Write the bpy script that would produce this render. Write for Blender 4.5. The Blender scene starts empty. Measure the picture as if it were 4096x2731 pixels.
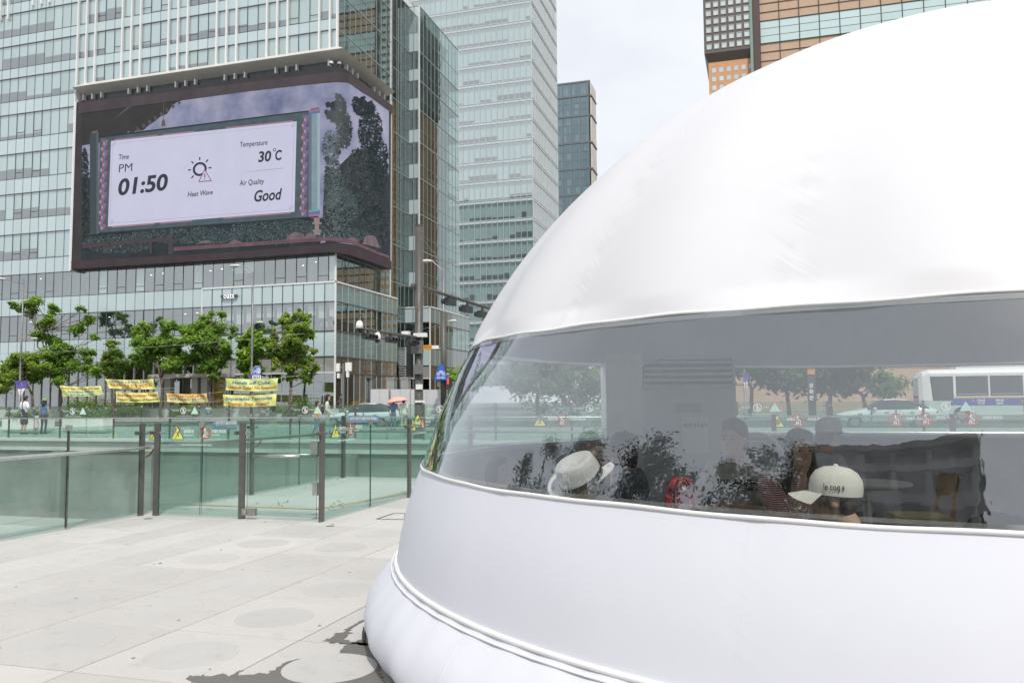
import bpy, bmesh, math, random
import numpy as np
from mathutils import Vector, Matrix
random.seed(7)
RNG = np.random.default_rng(7)
SC = bpy.context.scene
COL = SC.collection
PI = math.pi
R = math.radians

# ---------------------------------------------------------------- camera
EYE = 1.5
FPX = 3300 / 4096 * 2352            # focal length in units of a 2352 px wide frame
CX, CY = 1176.0, 784.0
YAW = math.atan((3040 - 2048) / 3300)     # heading left of +Y (the paving runs along +Y)
PITCH = math.atan((1607.5 - 1365.5) / 3300)
ROLL = 0.0079
_hd = Vector((-math.sin(YAW), math.cos(YAW), 0)); _up = Vector((0, 0, 1)); _r0 = _hd.cross(_up)
CF = _hd * math.cos(PITCH) + _up * math.sin(PITCH)
_u0 = -_hd * math.sin(PITCH) + _up * math.cos(PITCH)
CR = _r0 * math.cos(ROLL) - _u0 * math.sin(ROLL)
CU = _u0 * math.cos(ROLL) + _r0 * math.sin(ROLL)
CAM = Vector((0, 0, EYE))
cam_d = bpy.data.cameras.new('camera'); cam = bpy.data.objects.new('camera', cam_d); COL.objects.link(cam)
cam_d.sensor_width = 36; cam_d.lens = 3300 / 4096 * 36
cam_d.clip_start = 0.05; cam_d.clip_end = 3000
mw = Matrix.Identity(4)
for i in range(3):
    mw[i][0], mw[i][1], mw[i][2], mw[i][3] = CR[i], CU[i], -CF[i], CAM[i]
cam.matrix_world = mw
SC.camera = cam

# ---------------------------------------------------------------- sky, sun, exposure
SUN_EL, SUN_AZ = R(53), R(150)      # azimuth clockwise from +Y
world = bpy.data.worlds.new('World'); SC.world = world; world.use_nodes = True
wn, wl = world.node_tree.nodes, world.node_tree.links
wn.clear()
w_out = wn.new('ShaderNodeOutputWorld'); w_bg = wn.new('ShaderNodeBackground')
w_sky = wn.new('ShaderNodeTexSky'); w_sky.sky_type = 'NISHITA'; w_sky.sun_disc = False
w_sky.sun_elevation = SUN_EL; w_sky.sun_rotation = SUN_AZ
w_sky.air_density = 1.2; w_sky.dust_density = 5.0; w_sky.ozone_density = 1.0
w_tc = wn.new('ShaderNodeTexCoord'); w_sep = wn.new('ShaderNodeSeparateXYZ')
wl.new(w_tc.outputs['Generated'], w_sep.inputs[0])
w_add = wn.new('ShaderNodeMath'); w_add.operation = 'ADD'; w_add.inputs[1].default_value = 0.25
wl.new(w_sep.outputs['Z'], w_add.inputs[0])
w_mx = wn.new('ShaderNodeMath'); w_mx.operation = 'MAXIMUM'; w_mx.inputs[1].default_value = 0.08
wl.new(w_add.outputs[0], w_mx.inputs[0])
w_dv = wn.new('ShaderNodeVectorMath'); w_dv.operation = 'DIVIDE'
w_cmb = wn.new('ShaderNodeCombineXYZ')
for k in 'XYZ': wl.new(w_mx.outputs[0], w_cmb.inputs[k])
wl.new(w_tc.outputs['Generated'], w_dv.inputs[0]); wl.new(w_cmb.outputs[0], w_dv.inputs[1])
w_no = wn.new('ShaderNodeTexNoise'); w_no.inputs['Scale'].default_value = 2.3
w_no.inputs['Detail'].default_value = 7; w_no.inputs['Roughness'].default_value = 0.55; w_no.inputs['Distortion'].default_value = 0.4
wl.new(w_dv.outputs[0], w_no.inputs['Vector'])
w_rmp = wn.new('ShaderNodeValToRGB')
w_rmp.color_ramp.elements[0].position = 0.40; w_rmp.color_ramp.elements[0].color = (0.84, 0.84, 0.84, 1)
w_rmp.color_ramp.elements[1].position = 0.66; w_rmp.color_ramp.elements[1].color = (0.95, 0.95, 0.95, 1)
wl.new(w_no.outputs['Fac'], w_rmp.inputs[0])
w_mix = wn.new('ShaderNodeMix'); w_mix.data_type = 'RGBA'
wl.new(w_rmp.outputs[0], w_mix.inputs['Factor'])
wl.new(w_sky.outputs[0], w_mix.inputs['A']); w_mix.inputs['B'].default_value = (7.15, 7.4, 7.8, 1)
wl.new(w_mix.outputs['Result'], w_bg.inputs['Color']); w_bg.inputs['Strength'].default_value = 0.092
wl.new(w_bg.outputs[0], w_out.inputs[0])

sun_d = bpy.data.lights.new('sun', 'SUN'); sun_d.energy = 2.05; sun_d.angle = R(0.9); sun_d.color = (1, 0.955, 0.89)
sun = bpy.data.objects.new('sun', sun_d); COL.objects.link(sun)
_sv = Vector((math.sin(SUN_AZ) * math.cos(SUN_EL), math.cos(SUN_AZ) * math.cos(SUN_EL), math.sin(SUN_EL)))
sun.rotation_euler = _sv.to_track_quat('Z', 'Y').to_euler(); sun.location = _sv * 60
vs = SC.view_settings
vs.view_transform = 'Standard'; vs.look = 'None'; vs.exposure = 0.55; vs.gamma = 1; vs.use_curve_mapping = False
SC.render.engine = 'CYCLES'
cy = SC.cycles
cy.use_denoising = True; cy.max_bounces = 8; cy.diffuse_bounces = 3; cy.glossy_bounces = 4
cy.transmission_bounces = 6; cy.transparent_max_bounces = 28; cy.sample_clamp_indirect = 4.0
cy.caustics_reflective = False; cy.caustics_refractive = False
EXPO = 2 ** vs.exposure

# ---------------------------------------------------------------- pixel <-> place helpers (2352 x 1568 reading of the photograph)
def ray(px, py): return CR * ((px - CX) / FPX) - CU * ((py - CY) / FPX) + CF
def gz(px, py, z=0.0):
    r = ray(px, py); return CAM + r * ((z - EYE) / r.z)
def onY(px, py, y):
    r = ray(px, py); return CAM + r * (y / r.y)
def onX(px, py, x):
    r = ray(px, py); return CAM + r * (x / r.x)
def atD(px, py, d): return CAM + ray(px, py) * d
def proj(p):
    d = Vector(p) - CAM; z = d.dot(CF)
    return (CX + FPX * d.dot(CR) / z, CY - FPX * d.dot(CU) / z, z)

# ---------------------------------------------------------------- materials
MATS = {}
def srgb(r, g, b):
    def c(v):
        v /= 255.0
        return v / 12.92 if v <= 0.04045 else ((v + 0.055) / 1.055) ** 2.4
    return (c(r), c(g), c(b))
class NT:
    def __init__(s, m): s.m = m; s.n = m.node_tree.nodes; s.l = m.node_tree.links
    def new(s, t, **kw):
        x = s.n.new(t)
        for k, v in kw.items(): setattr(x, k, v)
        return x
    def link(s, a, b): s.l.new(a, b)
    def math(s, op, a, b=None, clamp=False):
        x = s.n.new('ShaderNodeMath'); x.operation = op; x.use_clamp = clamp
        for i, v in enumerate((a, b)):
            if v is None: continue
            if isinstance(v, (int, float)): x.inputs[i].default_value = v
            else: s.l.new(v, x.inputs[i])
        return x.outputs[0]
    def noise(s, scale, detail=3, rough=.55, vec=None, dist=0):
        x = s.n.new('ShaderNodeTexNoise'); x.inputs['Scale'].default_value = scale
        x.inputs['Detail'].default_value = detail; x.inputs['Roughness'].default_value = rough; x.inputs['Distortion'].default_value = dist
        if vec is not None: s.l.new(vec, x.inputs['Vector'])
        return x.outputs['Fac']
    def coord(s, kind='Object', scale=None):
        x = s.n.new('ShaderNodeTexCoord').outputs[kind]
        if scale:
            mp = s.n.new('ShaderNodeMapping'); mp.inputs['Scale'].default_value = scale; s.l.new(x, mp.inputs[0]); x = mp.outputs[0]
        return x
    def ramp(s, fac, stops):
        x = s.n.new('ShaderNodeValToRGB'); e = x.color_ramp.elements
        while len(e) < len(stops): e.new(.5)
        for i, (p, c) in enumerate(stops):
            e[i].position = p; e[i].color = tuple(c) + (1,) if len(c) == 3 else c
        s.l.new(fac, x.inputs[0]); return x.outputs[0]
    def mixc(s, fac, a, b, blend='MIX'):
        x = s.n.new('ShaderNodeMix'); x.data_type = 'RGBA'; x.blend_type = blend
        for k, v in (('Factor', fac), ('A', a), ('B', b)):
            if isinstance(v, (int, float)): x.inputs[k].default_value = v
            elif isinstance(v, tuple): x.inputs[k].default_value = v + (1,) if len(v) == 3 else v
            else: s.l.new(v, x.inputs[k])
        return x.outputs['Result']
    def schlick(s, ior, k=1.0):
        x = s.n.new('ShaderNodeLayerWeight'); x.inputs['Blend'].default_value = .5; f0 = ((ior - 1) / (ior + 1)) ** 2
        return s.math('MULTIPLY', s.math('ADD', s.math('MULTIPLY', s.math('POWER', x.outputs['Facing'], 5.0), 1 - f0), f0), k)
    def bump(s, h, strength=.3, dist=.02):
        x = s.n.new('ShaderNodeBump'); x.inputs['Strength'].default_value = strength; x.inputs['Distance'].default_value = dist
        s.l.new(h, x.inputs['Height']); return x.outputs[0]
def newmat(name):
    m = bpy.data.materials.new(name); m.use_nodes = True; MATS[name] = m
    return m, NT(m), m.node_tree.nodes['Principled BSDF']
def M(name, col, rough=.6, metal=0.0, var=.10, scale=6.0, bump=0.0, bscale=None, spec=.5, tone=0.0, detail=4, kind='Object'):
    """plain painted / stone / cloth surface: colour broken up by noise, optional relief, per-object shift"""
    if name in MATS: return MATS[name]
    m, t, p = newmat(name)
    v = t.coord(kind)
    n = t.noise(scale, detail, .6, v)
    lo = tuple(max(0, c * (1 - var)) for c in col); hi = tuple(min(1, c * (1 + var)) for c in col)
    c = t.ramp(n, [(.3, lo), (.7, hi)])
    if tone:
        oi = t.new('ShaderNodeObjectInfo')
        f = t.math('ADD', t.math('MULTIPLY', oi.outputs['Random'], 2 * tone), 1 - tone)
        cc = t.new('ShaderNodeCombineColor')
        for k in range(3): t.link(f, cc.inputs[k])
        c = t.mixc(1.0, c, cc.outputs[0], 'MULTIPLY')
    t.link(c, p.inputs['Base Color'])
    p.inputs['Roughness'].default_value = rough; p.inputs['Metallic'].default_value = metal
    p.inputs['Specular IOR Level'].default_value = spec
    if bump: t.link(t.bump(t.noise(bscale or scale * 6, 3, .6, v), bump, .01), p.inputs['Normal'])
    return m
def glassmat(name, tint, base=.05, ior=1.5, rough=.0, gloss=(1, 1, 1), wob=0.0, wscale=1.2, wdist=.02, dirt=0.0, dirtcol=(.7, .75, .72)):
    """sheet glass / film: clear tinted transmission plus a Fresnel mirror"""
    m, t, p = newmat(name); t.n.remove(p)
    out = t.n['Material Output']
    tr = t.new('ShaderNodeBsdfTransparent'); tr.inputs[0].default_value = tint + (1,)
    gl = t.new('ShaderNodeBsdfGlossy'); gl.inputs['Roughness'].default_value = rough; gl.inputs['Color'].default_value = gloss + (1,)
    f = t.math('ADD', t.schlick(ior), base, True)
    v = t.coord('Object')
    if wob:
        b = t.bump(t.noise(wscale, 2, .5, v), wob, wdist); t.link(b, gl.inputs['Normal'])
    mx = t.new('ShaderNodeMixShader'); t.link(f, mx.inputs[0]); t.link(tr.outputs[0], mx.inputs[1]); t.link(gl.outputs[0], mx.inputs[2])
    sh = mx.outputs[0]
    if dirt:
        df = t.new('ShaderNodeBsdfDiffuse'); df.inputs[0].default_value = dirtcol + (1,)
        m2 = t.new('ShaderNodeMixShader')
        n = t.noise(3.0, 5, .6, t.coord('Object', (1.5, 1.5, .6)))
        t.link(t.math('MULTIPLY', n, dirt * 2), m2.inputs[0]); t.link(sh, m2.inputs[1]); t.link(df.outputs[0], m2.inputs[2]); sh = m2.outputs[0]
    t.link(sh, out.inputs[0]); return m
def emis(name, col, s=1.0, var=0.0, scale=1.0, col2=None):
    m, t, p = newmat(name)
    p.inputs['Base Color'].default_value = (.008, .008, .009, 1); p.inputs['Roughness'].default_value = .6; p.inputs['Specular IOR Level'].default_value = .12
    p.inputs['Emission Strength'].default_value = s / EXPO
    if var:
        n = t.noise(scale, 5, .6, t.coord('Object'))
        c = t.ramp(n, [(.3, tuple(x * (1 - var) for x in col)), (.7, col2 or tuple(x * (1 + var) for x in col))])
        t.link(c, p.inputs['Emission Color'])
    else: p.inputs['Emission Color'].default_value = tuple(col) + (1,)
    return m

# ---------------------------------------------------------------- mesh building
def wloc(o):
    v = Vector((0, 0, 0))
    while o is not None: v += o.location; o = o.parent
    return v
class MB:
    def __init__(s): s.v = []; s.f = []; s.mi = []; s.uv = None
    def quad(s, a, b, c, d, m=0):
        i = len(s.v); s.v += [tuple(a), tuple(b), tuple(c), tuple(d)]; s.f.append((i, i + 1, i + 2, i + 3)); s.mi.append(m)
    def tri(s, a, b, c, m=0):
        i = len(s.v); s.v += [tuple(a), tuple(b), tuple(c)]; s.f.append((i, i + 1, i + 2)); s.mi.append(m)
    def poly(s, pts, m=0):
        i = len(s.v); s.v += [tuple(p) for p in pts]; s.f.append(tuple(range(i, i + len(pts)))); s.mi.append(m)
    def box(s, x0, x1, y0, y1, z0, z1, m=0, rz=0, c=None):
        i = len(s.v); P = [(x, y, z) for z in (z0, z1) for y in (y0, y1) for x in (x0, x1)]
        if rz:
            cx, cy = c or ((x0 + x1) / 2, (y0 + y1) / 2); k, q = math.cos(rz), math.sin(rz)
            P = [(cx + (x - cx) * k - (y - cy) * q, cy + (x - cx) * q + (y - cy) * k, z) for x, y, z in P]
        s.v += P
        for a in ((0, 2, 3, 1), (4, 5, 7, 6), (0, 1, 5, 4), (2, 6, 7, 3), (0, 4, 6, 2), (1, 3, 7, 5)):
            s.f.append(tuple(i + k for k in a)); s.mi.append(m)
    def obox(s, c, ax, ay, az, m=0):
        """box from centre and three half-axis vectors"""
        c, ax, ay, az = Vector(c), Vector(ax), Vector(ay), Vector(az); i = len(s.v)
        for k in (-1, 1):
            for j in (-1, 1):
                for l in (-1, 1): s.v.append(tuple(c + ax * l + ay * j + az * k))
        for a in ((0, 2, 3, 1), (4, 5, 7, 6), (0, 1, 5, 4), (2, 6, 7, 3), (0, 4, 6, 2), (1, 3, 7, 5)):
            s.f.append(tuple(i + k for k in a)); s.mi.append(m)
    def tube(s, pts, rad, n=8, m=0, cap=True, closed=False):
        pts = [Vector(p) for p in pts]; N = len(pts)
        rs = rad if isinstance(rad, (list, tuple)) else [rad] * N
        rings = []; prev = None
        for i, p in enumerate(pts):
            if closed: t = (pts[(i + 1) % N] - pts[i - 1])
            else: t = pts[min(i + 1, N - 1)] - pts[max(i - 1, 0)]
            if t.length < 1e-9: t = Vector((0, 0, 1))
            t.normalize()
            if prev is None:
                a = Vector((0, 0, 1)) if abs(t.z) < .9 else Vector((1, 0, 0)); u = t.cross(a).normalized()
            else:
                u = prev - t * prev.dot(t)
                u = u.normalized() if u.length > 1e-6 else t.orthogonal().normalized()
            prev = u; w = t.cross(u); b = len(s.v); rings.append(b)
            for k in range(n):
                an = 2 * PI * k / n; s.v.append(tuple(p + (u * math.cos(an) + w * math.sin(an)) * rs[i]))
        for i in range(N if closed else N - 1):
            a, b = rings[i], rings[(i + 1) % N]
            for k in range(n):
                s.f.append((a + k, a + (k + 1) % n, b + (k + 1) % n, b + k)); s.mi.append(m)
        if cap and not closed:
            s.f.append(tuple(reversed(range(rings[0], rings[0] + n)))); s.mi.append(m)
            s.f.append(tuple(range(rings[-1], rings[-1] + n))); s.mi.append(m)
    def lathe(s, prof, n=24, c=(0, 0, 0), m=0, sx=1, sy=1, cap=True):
        rings = []
        for r, z in prof:
            b = len(s.v); rings.append(b)
            for k in range(n):
                a = 2 * PI * k / n; s.v.append((c[0] + r * sx * math.cos(a), c[1] + r * sy * math.sin(a), c[2] + z))
        for a, b in zip(rings, rings[1:]):
            for k in range(n): s.f.append((a + k, a + (k + 1) % n, b + (k + 1) % n, b + k)); s.mi.append(m)
        if cap:
            s.f.append(tuple(reversed(range(rings[0], rings[0] + n)))); s.mi.append(m)
            s.f.append(tuple(range(rings[-1], rings[-1] + n))); s.mi.append(m)
    def ell(s, c, rx, ry, rz, n=10, k=7, m=0, mat=None):
        b0 = len(s.v); c = Vector(c)
        def put(v): s.v.append(tuple(c + (mat @ Vector(v) if mat else Vector(v))))
        put((0, 0, -rz))
        for i in range(1, k):
            a = -PI / 2 + PI * i / k
            for j in range(n): q = 2 * PI * j / n; put((rx * math.cos(a) * math.cos(q), ry * math.cos(a) * math.sin(q), rz * math.sin(a)))
        put((0, 0, rz)); top = len(s.v) - 1
        for j in range(n):
            s.f.append((b0, b0 + 1 + (j + 1) % n, b0 + 1 + j)); s.mi.append(m)
            for i in range(k - 2):
                a = b0 + 1 + i * n; s.f.append((a + j, a + (j + 1) % n, a + n + (j + 1) % n, a + n + j)); s.mi.append(m)
            a = b0 + 1 + (k - 2) * n; s.f.append((a + j, a + (j + 1) % n, top)); s.mi.append(m)
    def xform(s, mat, start=0):
        for i in range(start, len(s.v)): s.v[i] = tuple(mat @ Vector(s.v[i]))
    def build(s, name, mats, parent=None, smooth=False, local=False, **props):
        me = bpy.data.meshes.new(name)
        vv = s.v
        if parent is not None and not local:
            o = wloc(parent); vv = [(x - o.x, y - o.y, z - o.z) for x, y, z in s.v]
        me.from_pydata(vv, [], s.f)
        if not isinstance(mats, (list, tuple)): mats = [mats]
        for m in mats: me.materials.append(m)
        if len(mats) > 1: me.polygons.foreach_set('material_index', s.mi)
        if smooth: me.polygons.foreach_set('use_smooth', [True] * len(me.polygons))
        me.update()
        return link(name, me, parent, **props)
def link(name, me, parent=None, **props):
    o = bpy.data.objects.new(name, me); COL.objects.link(o)
    if parent is not None: o.parent = parent
    for k, v in props.items(): o[k] = v
    return o
def thing(name, label, cat, loc=(0, 0, 0), group=None):
    o = bpy.data.objects.new(name, None); COL.objects.link(o); o.location = loc
    o.empty_display_size = .2
    o['label'] = label; o['category'] = cat
    if group: o['group'] = group
    return o
def tag(o, label, cat, group=None):
    o['label'] = label; o['category'] = cat
    if group: o['group'] = group
    return o
def put(name, me, parent, world, scale=None):
    """another object on shared mesh data, placed at a world point under parent"""
    o = bpy.data.objects.new(name, me); COL.objects.link(o); o.parent = parent
    o.location = Vector(world) - wloc(parent)
    if scale: o.scale = scale
    return o
def setrnd(o, vals):
    """per-face random number for joined pieces"""
    a = o.data.attributes.new('tone', 'FLOAT', 'FACE'); a.data.foreach_set('value', vals)
_TXT = {}; _TSC = {}
def text_verts(body, size=1.0, bold=0.0, shear=0.0, align='LEFT', res=2, spacing=1.0):
    key = (body, size, bold, shear, align, res, spacing)
    if key in _TXT: return _TXT[key]
    if 'sc' not in _TSC:
        _TSC['sc'] = bpy.data.scenes.new('lettering_bench'); _TSC['c'] = bpy.data.curves.new('t', 'FONT')
        _TSC['o'] = bpy.data.objects.new('t', _TSC['c']); _TSC['sc'].collection.objects.link(_TSC['o'])
    c, o = _TSC['c'], _TSC['o']; c.body = body; c.size = size; c.offset = bold; c.shear = shear
    c.align_x = align; c.resolution_u = res; c.space_character = spacing; c.fill_mode = 'FRONT'
    _TSC['sc'].view_layers[0].update(); dg = _TSC['sc'].view_layers[0].depsgraph
    me = bpy.data.meshes.new_from_object(o.evaluated_get(dg))
    vv = [v.co.copy() for v in me.vertices]; ff = [tuple(p.vertices) for p in me.polygons]
    bpy.data.meshes.remove(me)
    _TXT[key] = (vv, ff); return vv, ff
def add_text(mb, fn, body, size=1.0, bold=0.0, shear=0.0, align='LEFT', m=0, width=None, height=None, res=2):
    """lay flat lettering through fn(u, v) -> point; width scales it to fit"""
    vv, ff = text_verts(body, 1.0, bold, shear, align, res)
    if not vv: return
    xs = [v.x for v in vv]; w = max(xs) - min(xs)
    sx = (width / w) if width else size
    i = len(mb.v)
    for v in vv: mb.v.append(tuple(fn(v.x * sx, v.y * size)))
    for f in ff: mb.f.append(tuple(i + k for k in f)); mb.mi.append(m)
# ================================================================ materials shared by the setting
def granite(name, a, b, tone=.06, rough=.75, sheet=False):
    m, t, p = newmat(name)
    v = t.coord('Object') if sheet else t.new('ShaderNodeNewGeometry').outputs['Position']
    sp = t.noise(260, 2, .7, v); bl = t.noise(1.3, 5, .65, v); st = t.noise(5.5, 4, .7, v)
    c = t.ramp(sp, [(.3, a), (.62, b)])
    c = t.mixc(t.math('MULTIPLY', bl, .55), c, tuple(x * .80 for x in a))
    c = t.mixc(t.math('MULTIPLY', t.math('SUBTRACT', st, .55, True), 1.6), c, (a[0] * .66, a[1] * .62, a[2] * .57))
    oi = t.new('ShaderNodeObjectInfo')
    f = t.math('ADD', t.math('MULTIPLY', oi.outputs['Random'], 2 * tone), 1 - tone)
    cc = t.new('ShaderNodeCombineColor')
    for k in range(3): t.link(f, cc.inputs[k])
    c = t.mixc(1.0, c, cc.outputs[0], 'MULTIPLY')
    if sheet:
        br = t.new('ShaderNodeTexBrick'); br.offset = 0; br.squash = 1
        mp = t.new('ShaderNodeMapping'); mp.inputs['Location'].default_value = (3.79, -5.65, 0)
        t.link(v, mp.inputs[0]); t.link(mp.outputs[0], br.inputs['Vector'])
        br.inputs['Scale'].default_value = 1; br.inputs['Brick Width'].default_value = .93; br.inputs['Row Height'].default_value = .89
        br.inputs['Mortar Size'].default_value = .012; br.inputs['Mortar Smooth'].default_value = .1
        br.inputs['Color1'].default_value = (1, 1, 1, 1); br.inputs['Color2'].default_value = (.93, .93, .92, 1); br.inputs['Mortar'].default_value = (.26, .24, .215, 1)
        c = t.mixc(1.0, c, br.outputs['Color'], 'MULTIPLY')
    t.link(c, p.inputs['Base Color']); p.inputs['Roughness'].default_value = rough
    p.inputs['Specular IOR Level'].default_value = .3
    t.link(t.bump(sp, .22, .004), p.inputs['Normal'])
    return m
G_PAVER = granite('granite_paver', (.455, .442, .42), (.615, .60, .575), .075)
G_DISC = granite('granite_disc', (.435, .426, .41), (.582, .572, .552), .035, .65)
G_SHEET = granite('granite_sheet', (.39, .38, .363), (.53, .52, .503), 0, .8, True)
M_JOINT = M('paver_joint', (.20, .18, .155), .95, var=.3, scale=9)
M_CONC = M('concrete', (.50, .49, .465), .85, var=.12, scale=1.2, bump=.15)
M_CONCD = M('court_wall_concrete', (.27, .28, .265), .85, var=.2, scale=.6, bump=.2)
M_COURT = M('court_floor', (.42, .42, .40), .85, var=.15, scale=.5)
M_ASPH = M('asphalt', (.085, .085, .088), .9, var=.25, scale=3, bump=.3, bscale=60)
M_GROUND = M('city_ground', (.24, .235, .22), .9, var=.15, scale=.05)
M_PAINT = M('road_paint', (.74, .74, .71), .7, var=.12, scale=5)
M_PAINTY = M('road_paint_yellow', (.70, .48, .07), .7, var=.12, scale=5)
M_STEEL = M('brushed_steel', (.55, .55, .53), .32, 1.0, var=.12, scale=20)
M_POST = M('post_bronze_steel', (.155, .15, .14), .42, .55, var=.15, scale=9)
M_DARK = M('dark_gap', (.018, .018, .018), .9)
M_WHITE = M('white_paint', (.78, .78, .76), .45, var=.06, scale=3)

# ================================================================ ground, plaza, sunken court, road
PXW, PYW, PX0, PY0 = .93, .89, -3.79, 5.65
def structure(mb, name, mats, **kw): return mb.build(name, mats, kind='structure', **kw)
g = MB()
for x0, x1, y0, y1 in ((-1600, 1600, 66, 1800), (-1600, -90, -1600, 66), (80, 1600, -1600, 66), (-90, 80, -1600, -70)):
    g.quad((x0, y0, -.02), (x1, y0, -.02), (x1, y1, -.02), (x0, y1, -.02))
structure(g, 'ground', M_GROUND)
g = MB()
for x0, x1, y0, y1 in ((-90, 80, -70, 9.05), (-8.2, 80, 9.05, 15.1), (14, 80, 15.1, 26.6)):
    g.quad((x0, y0, -.012), (x1, y0, -.012), (x1, y1, -.012), (x0, y1, -.012))
plaza = structure(g, 'plaza_pavement', G_SHEET)
# pavers one by one where they can be told apart, a honed round inlay in most of them
def paver_mesh(name, w, h, t, bev, mat):
    mb = MB(); a, b = w / 2, h / 2
    low = [(-a, -b, -t), (a, -b, -t), (a, b, -t), (-a, b, -t)]; up = [(-a, -b, -bev), (a, -b, -bev), (a, b, -bev), (-a, b, -bev)]
    tp = [(-a + bev, -b + bev, 0), (a - bev, -b + bev, 0), (a - bev, b - bev, 0), (-a + bev, b - bev, 0)]
    for i in range(4):
        j = (i + 1) % 4; mb.quad(low[i], low[j], up[j], up[i]); mb.quad(up[i], up[j], tp[j], tp[i])
    mb.poly(tp); me = bpy.data.meshes.new(name); me.from_pydata(mb.v, [], mb.f); me.materials.append(mat); return me
PAVER = paver_mesh('paver', PXW - .011, PYW - .011, .011, .004, G_PAVER)
PAVERS = paver_mesh('paver_small', PXW / 2 - .011, PYW - .011, .011, .004, G_PAVER)
mb = MB(); mb.lathe([(.272, -.004), (.272, 0), (.268, .0016), (0.0001, .0016)], 40, cap=False)
DISC = bpy.data.meshes.new('round_inlay'); DISC.from_pydata(mb.v, [], mb.f); DISC.materials.append(G_DISC)
n_pav = 0
for j in range(-5, 11):
    for i in range(-9, 7):
        x0, y0 = PX0 + i * PXW, PY0 + j * PYW; cxp, cyp = x0 + PXW / 2, y0 + PYW / 2
        if cxp < -8.0 and cyp > 8.6: continue
        if cyp < .7: continue
        u, v, d = proj((cxp, cyp, 0))
        if d < .6 or u < -160 or u > 2000 or v > 1800: continue
        if (cxp - 1.48) ** 2 + (cyp - 6.93) ** 2 < 3.6 ** 2: continue
        dx, dy, dz = random.uniform(-.002, .002), random.uniform(-.002, .002), random.uniform(-.0012, .0012)
        if cxp < -5.7 and j < 5:
            for k in (-1, 1): put('paver', PAVERS, plaza, (cxp + k * PXW / 4, cyp, random.uniform(-.0012, .0012)))
        else:
            o = put('paver', PAVER, plaza, (cxp + dx, cyp + dy, dz))
            if cyp < 9.3 and cxp > -5.7: put('round_inlay', DISC, o, (cxp + dx, cyp + dy, dz + .0012))
        n_pav += 1
# steel access hatch flush with the pavers, two small drain caps
hb = MB()
a = [gz(x, y, .003) for x, y in ((865, 1191), (905, 1178), (932, 1178), (930, 1192))]
fr = MB()
for p, q in zip(a, a[1:] + a[:1]):
    d = (q - p); n = Vector((-d.y, d.x, 0)).normalized() * .016
    fr.quad(p - n, q - n, q + n, p + n)
tag(fr.build('access_hatch', M('hatch_frame', (.17, .12, .09), .6, .5, .2, 12)), 'thin dark rectangular hatch frame set flush in the paving beside the white dome', 'hatch')
for px, py, lb in ((1290 / 2.476 + 800, 1247 / 2.476 + 1600, 'small round metal cap in the paving in front of the glass gate corner post'), (1550 / 2.613, 1237 / 2.613 + 1600, 'small round metal cap in the paving by the handrail end post')):
    p = gz(px / 1.7415, py / 1.7415, 0); cb = MB(); cb.lathe([(.055, 0), (.055, .004), (.045, .006), (.0001, .006)], 20, (p.x, p.y, 0), cap=False)
    tag(cb.build('drain_cap', M('cap_metal', (.36, .35, .32), .45, .7, .15, 14)), lb, 'drain cap', 'round caps set in the plaza paving')
# wet patches creeping out from under the dome
m, t, p = newmat('wet_granite')
sp = t.noise(240, 2, .7, t.coord('Object')); t.link(t.ramp(sp, [(.3, (.10, .095, .085)), (.65, (.19, .18, .165))]), p.inputs['Base Color'])
p.inputs['Roughness'].default_value = .38
WET = m
def r6(X, Y): return gz(X / 1.3835 / 1.7415, (2000 + Y / 1.3835) / 1.7415, 0)
def blob(pts, name, z=.0022, rough=.012):
    P = [Vector((p.x, p.y, 0)) for p in pts]; out = []
    for a, b in zip(P, P[1:] + P[:1]):
        n = max(2, int((b - a).length / .02)); d = (b - a); nn = Vector((-d.y, d.x, 0)).normalized() if d.length > 1e-6 else Vector((0, 0, 0))
        for k in range(n):
            f = k / n; out.append(a + d * f + nn * random.gauss(0, rough) * math.sin(PI * min(1, max(.15, f))))
    bm = bmesh.new(); vs = [bm.verts.new((q.x, q.y, z)) for q in out]; bm.faces.new(vs); bmesh.ops.triangulate(bm, faces=bm.faces[:])
    me = bpy.data.meshes.new(name); bm.to_mesh(me); bm.free(); me.materials.append(WET)
    o = link(name, me); o['kind'] = 'stuff'; o['label'] = 'dark wet stain spreading over the pavers from under the dome'; return o
blob([r6(*q) for q in ((1030, 985), (1060, 965), (1110, 972), (1140, 962), (1170, 975), (1200, 962), (1230, 958), (1270, 975), (1320, 948), (1345, 942), (1300, 972), (1380, 966), (1480, 960), (1525, 940), (1560, 905), (1640, 880), (1760, 862), (1840, 852), (1880, 840), (1900, 812), (1940, 792), (2000, 770), (2050, 800), (2100, 900), (2150, 1060), (2000, 1080), (1700, 1090), (1400, 1090), (1150, 1050))], 'wet_stain')
blob([r6(*q) for q in ((1785, 778), (1830, 765), (1850, 740), (1890, 732), (1925, 705), (1960, 685), (2010, 660), (2030, 668), (2000, 690), (1960, 700), (1935, 715), (1930, 745), (1900, 770), (1990, 785), (2040, 790), (2030, 805), (1900, 792))], 'wet_stain')

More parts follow.
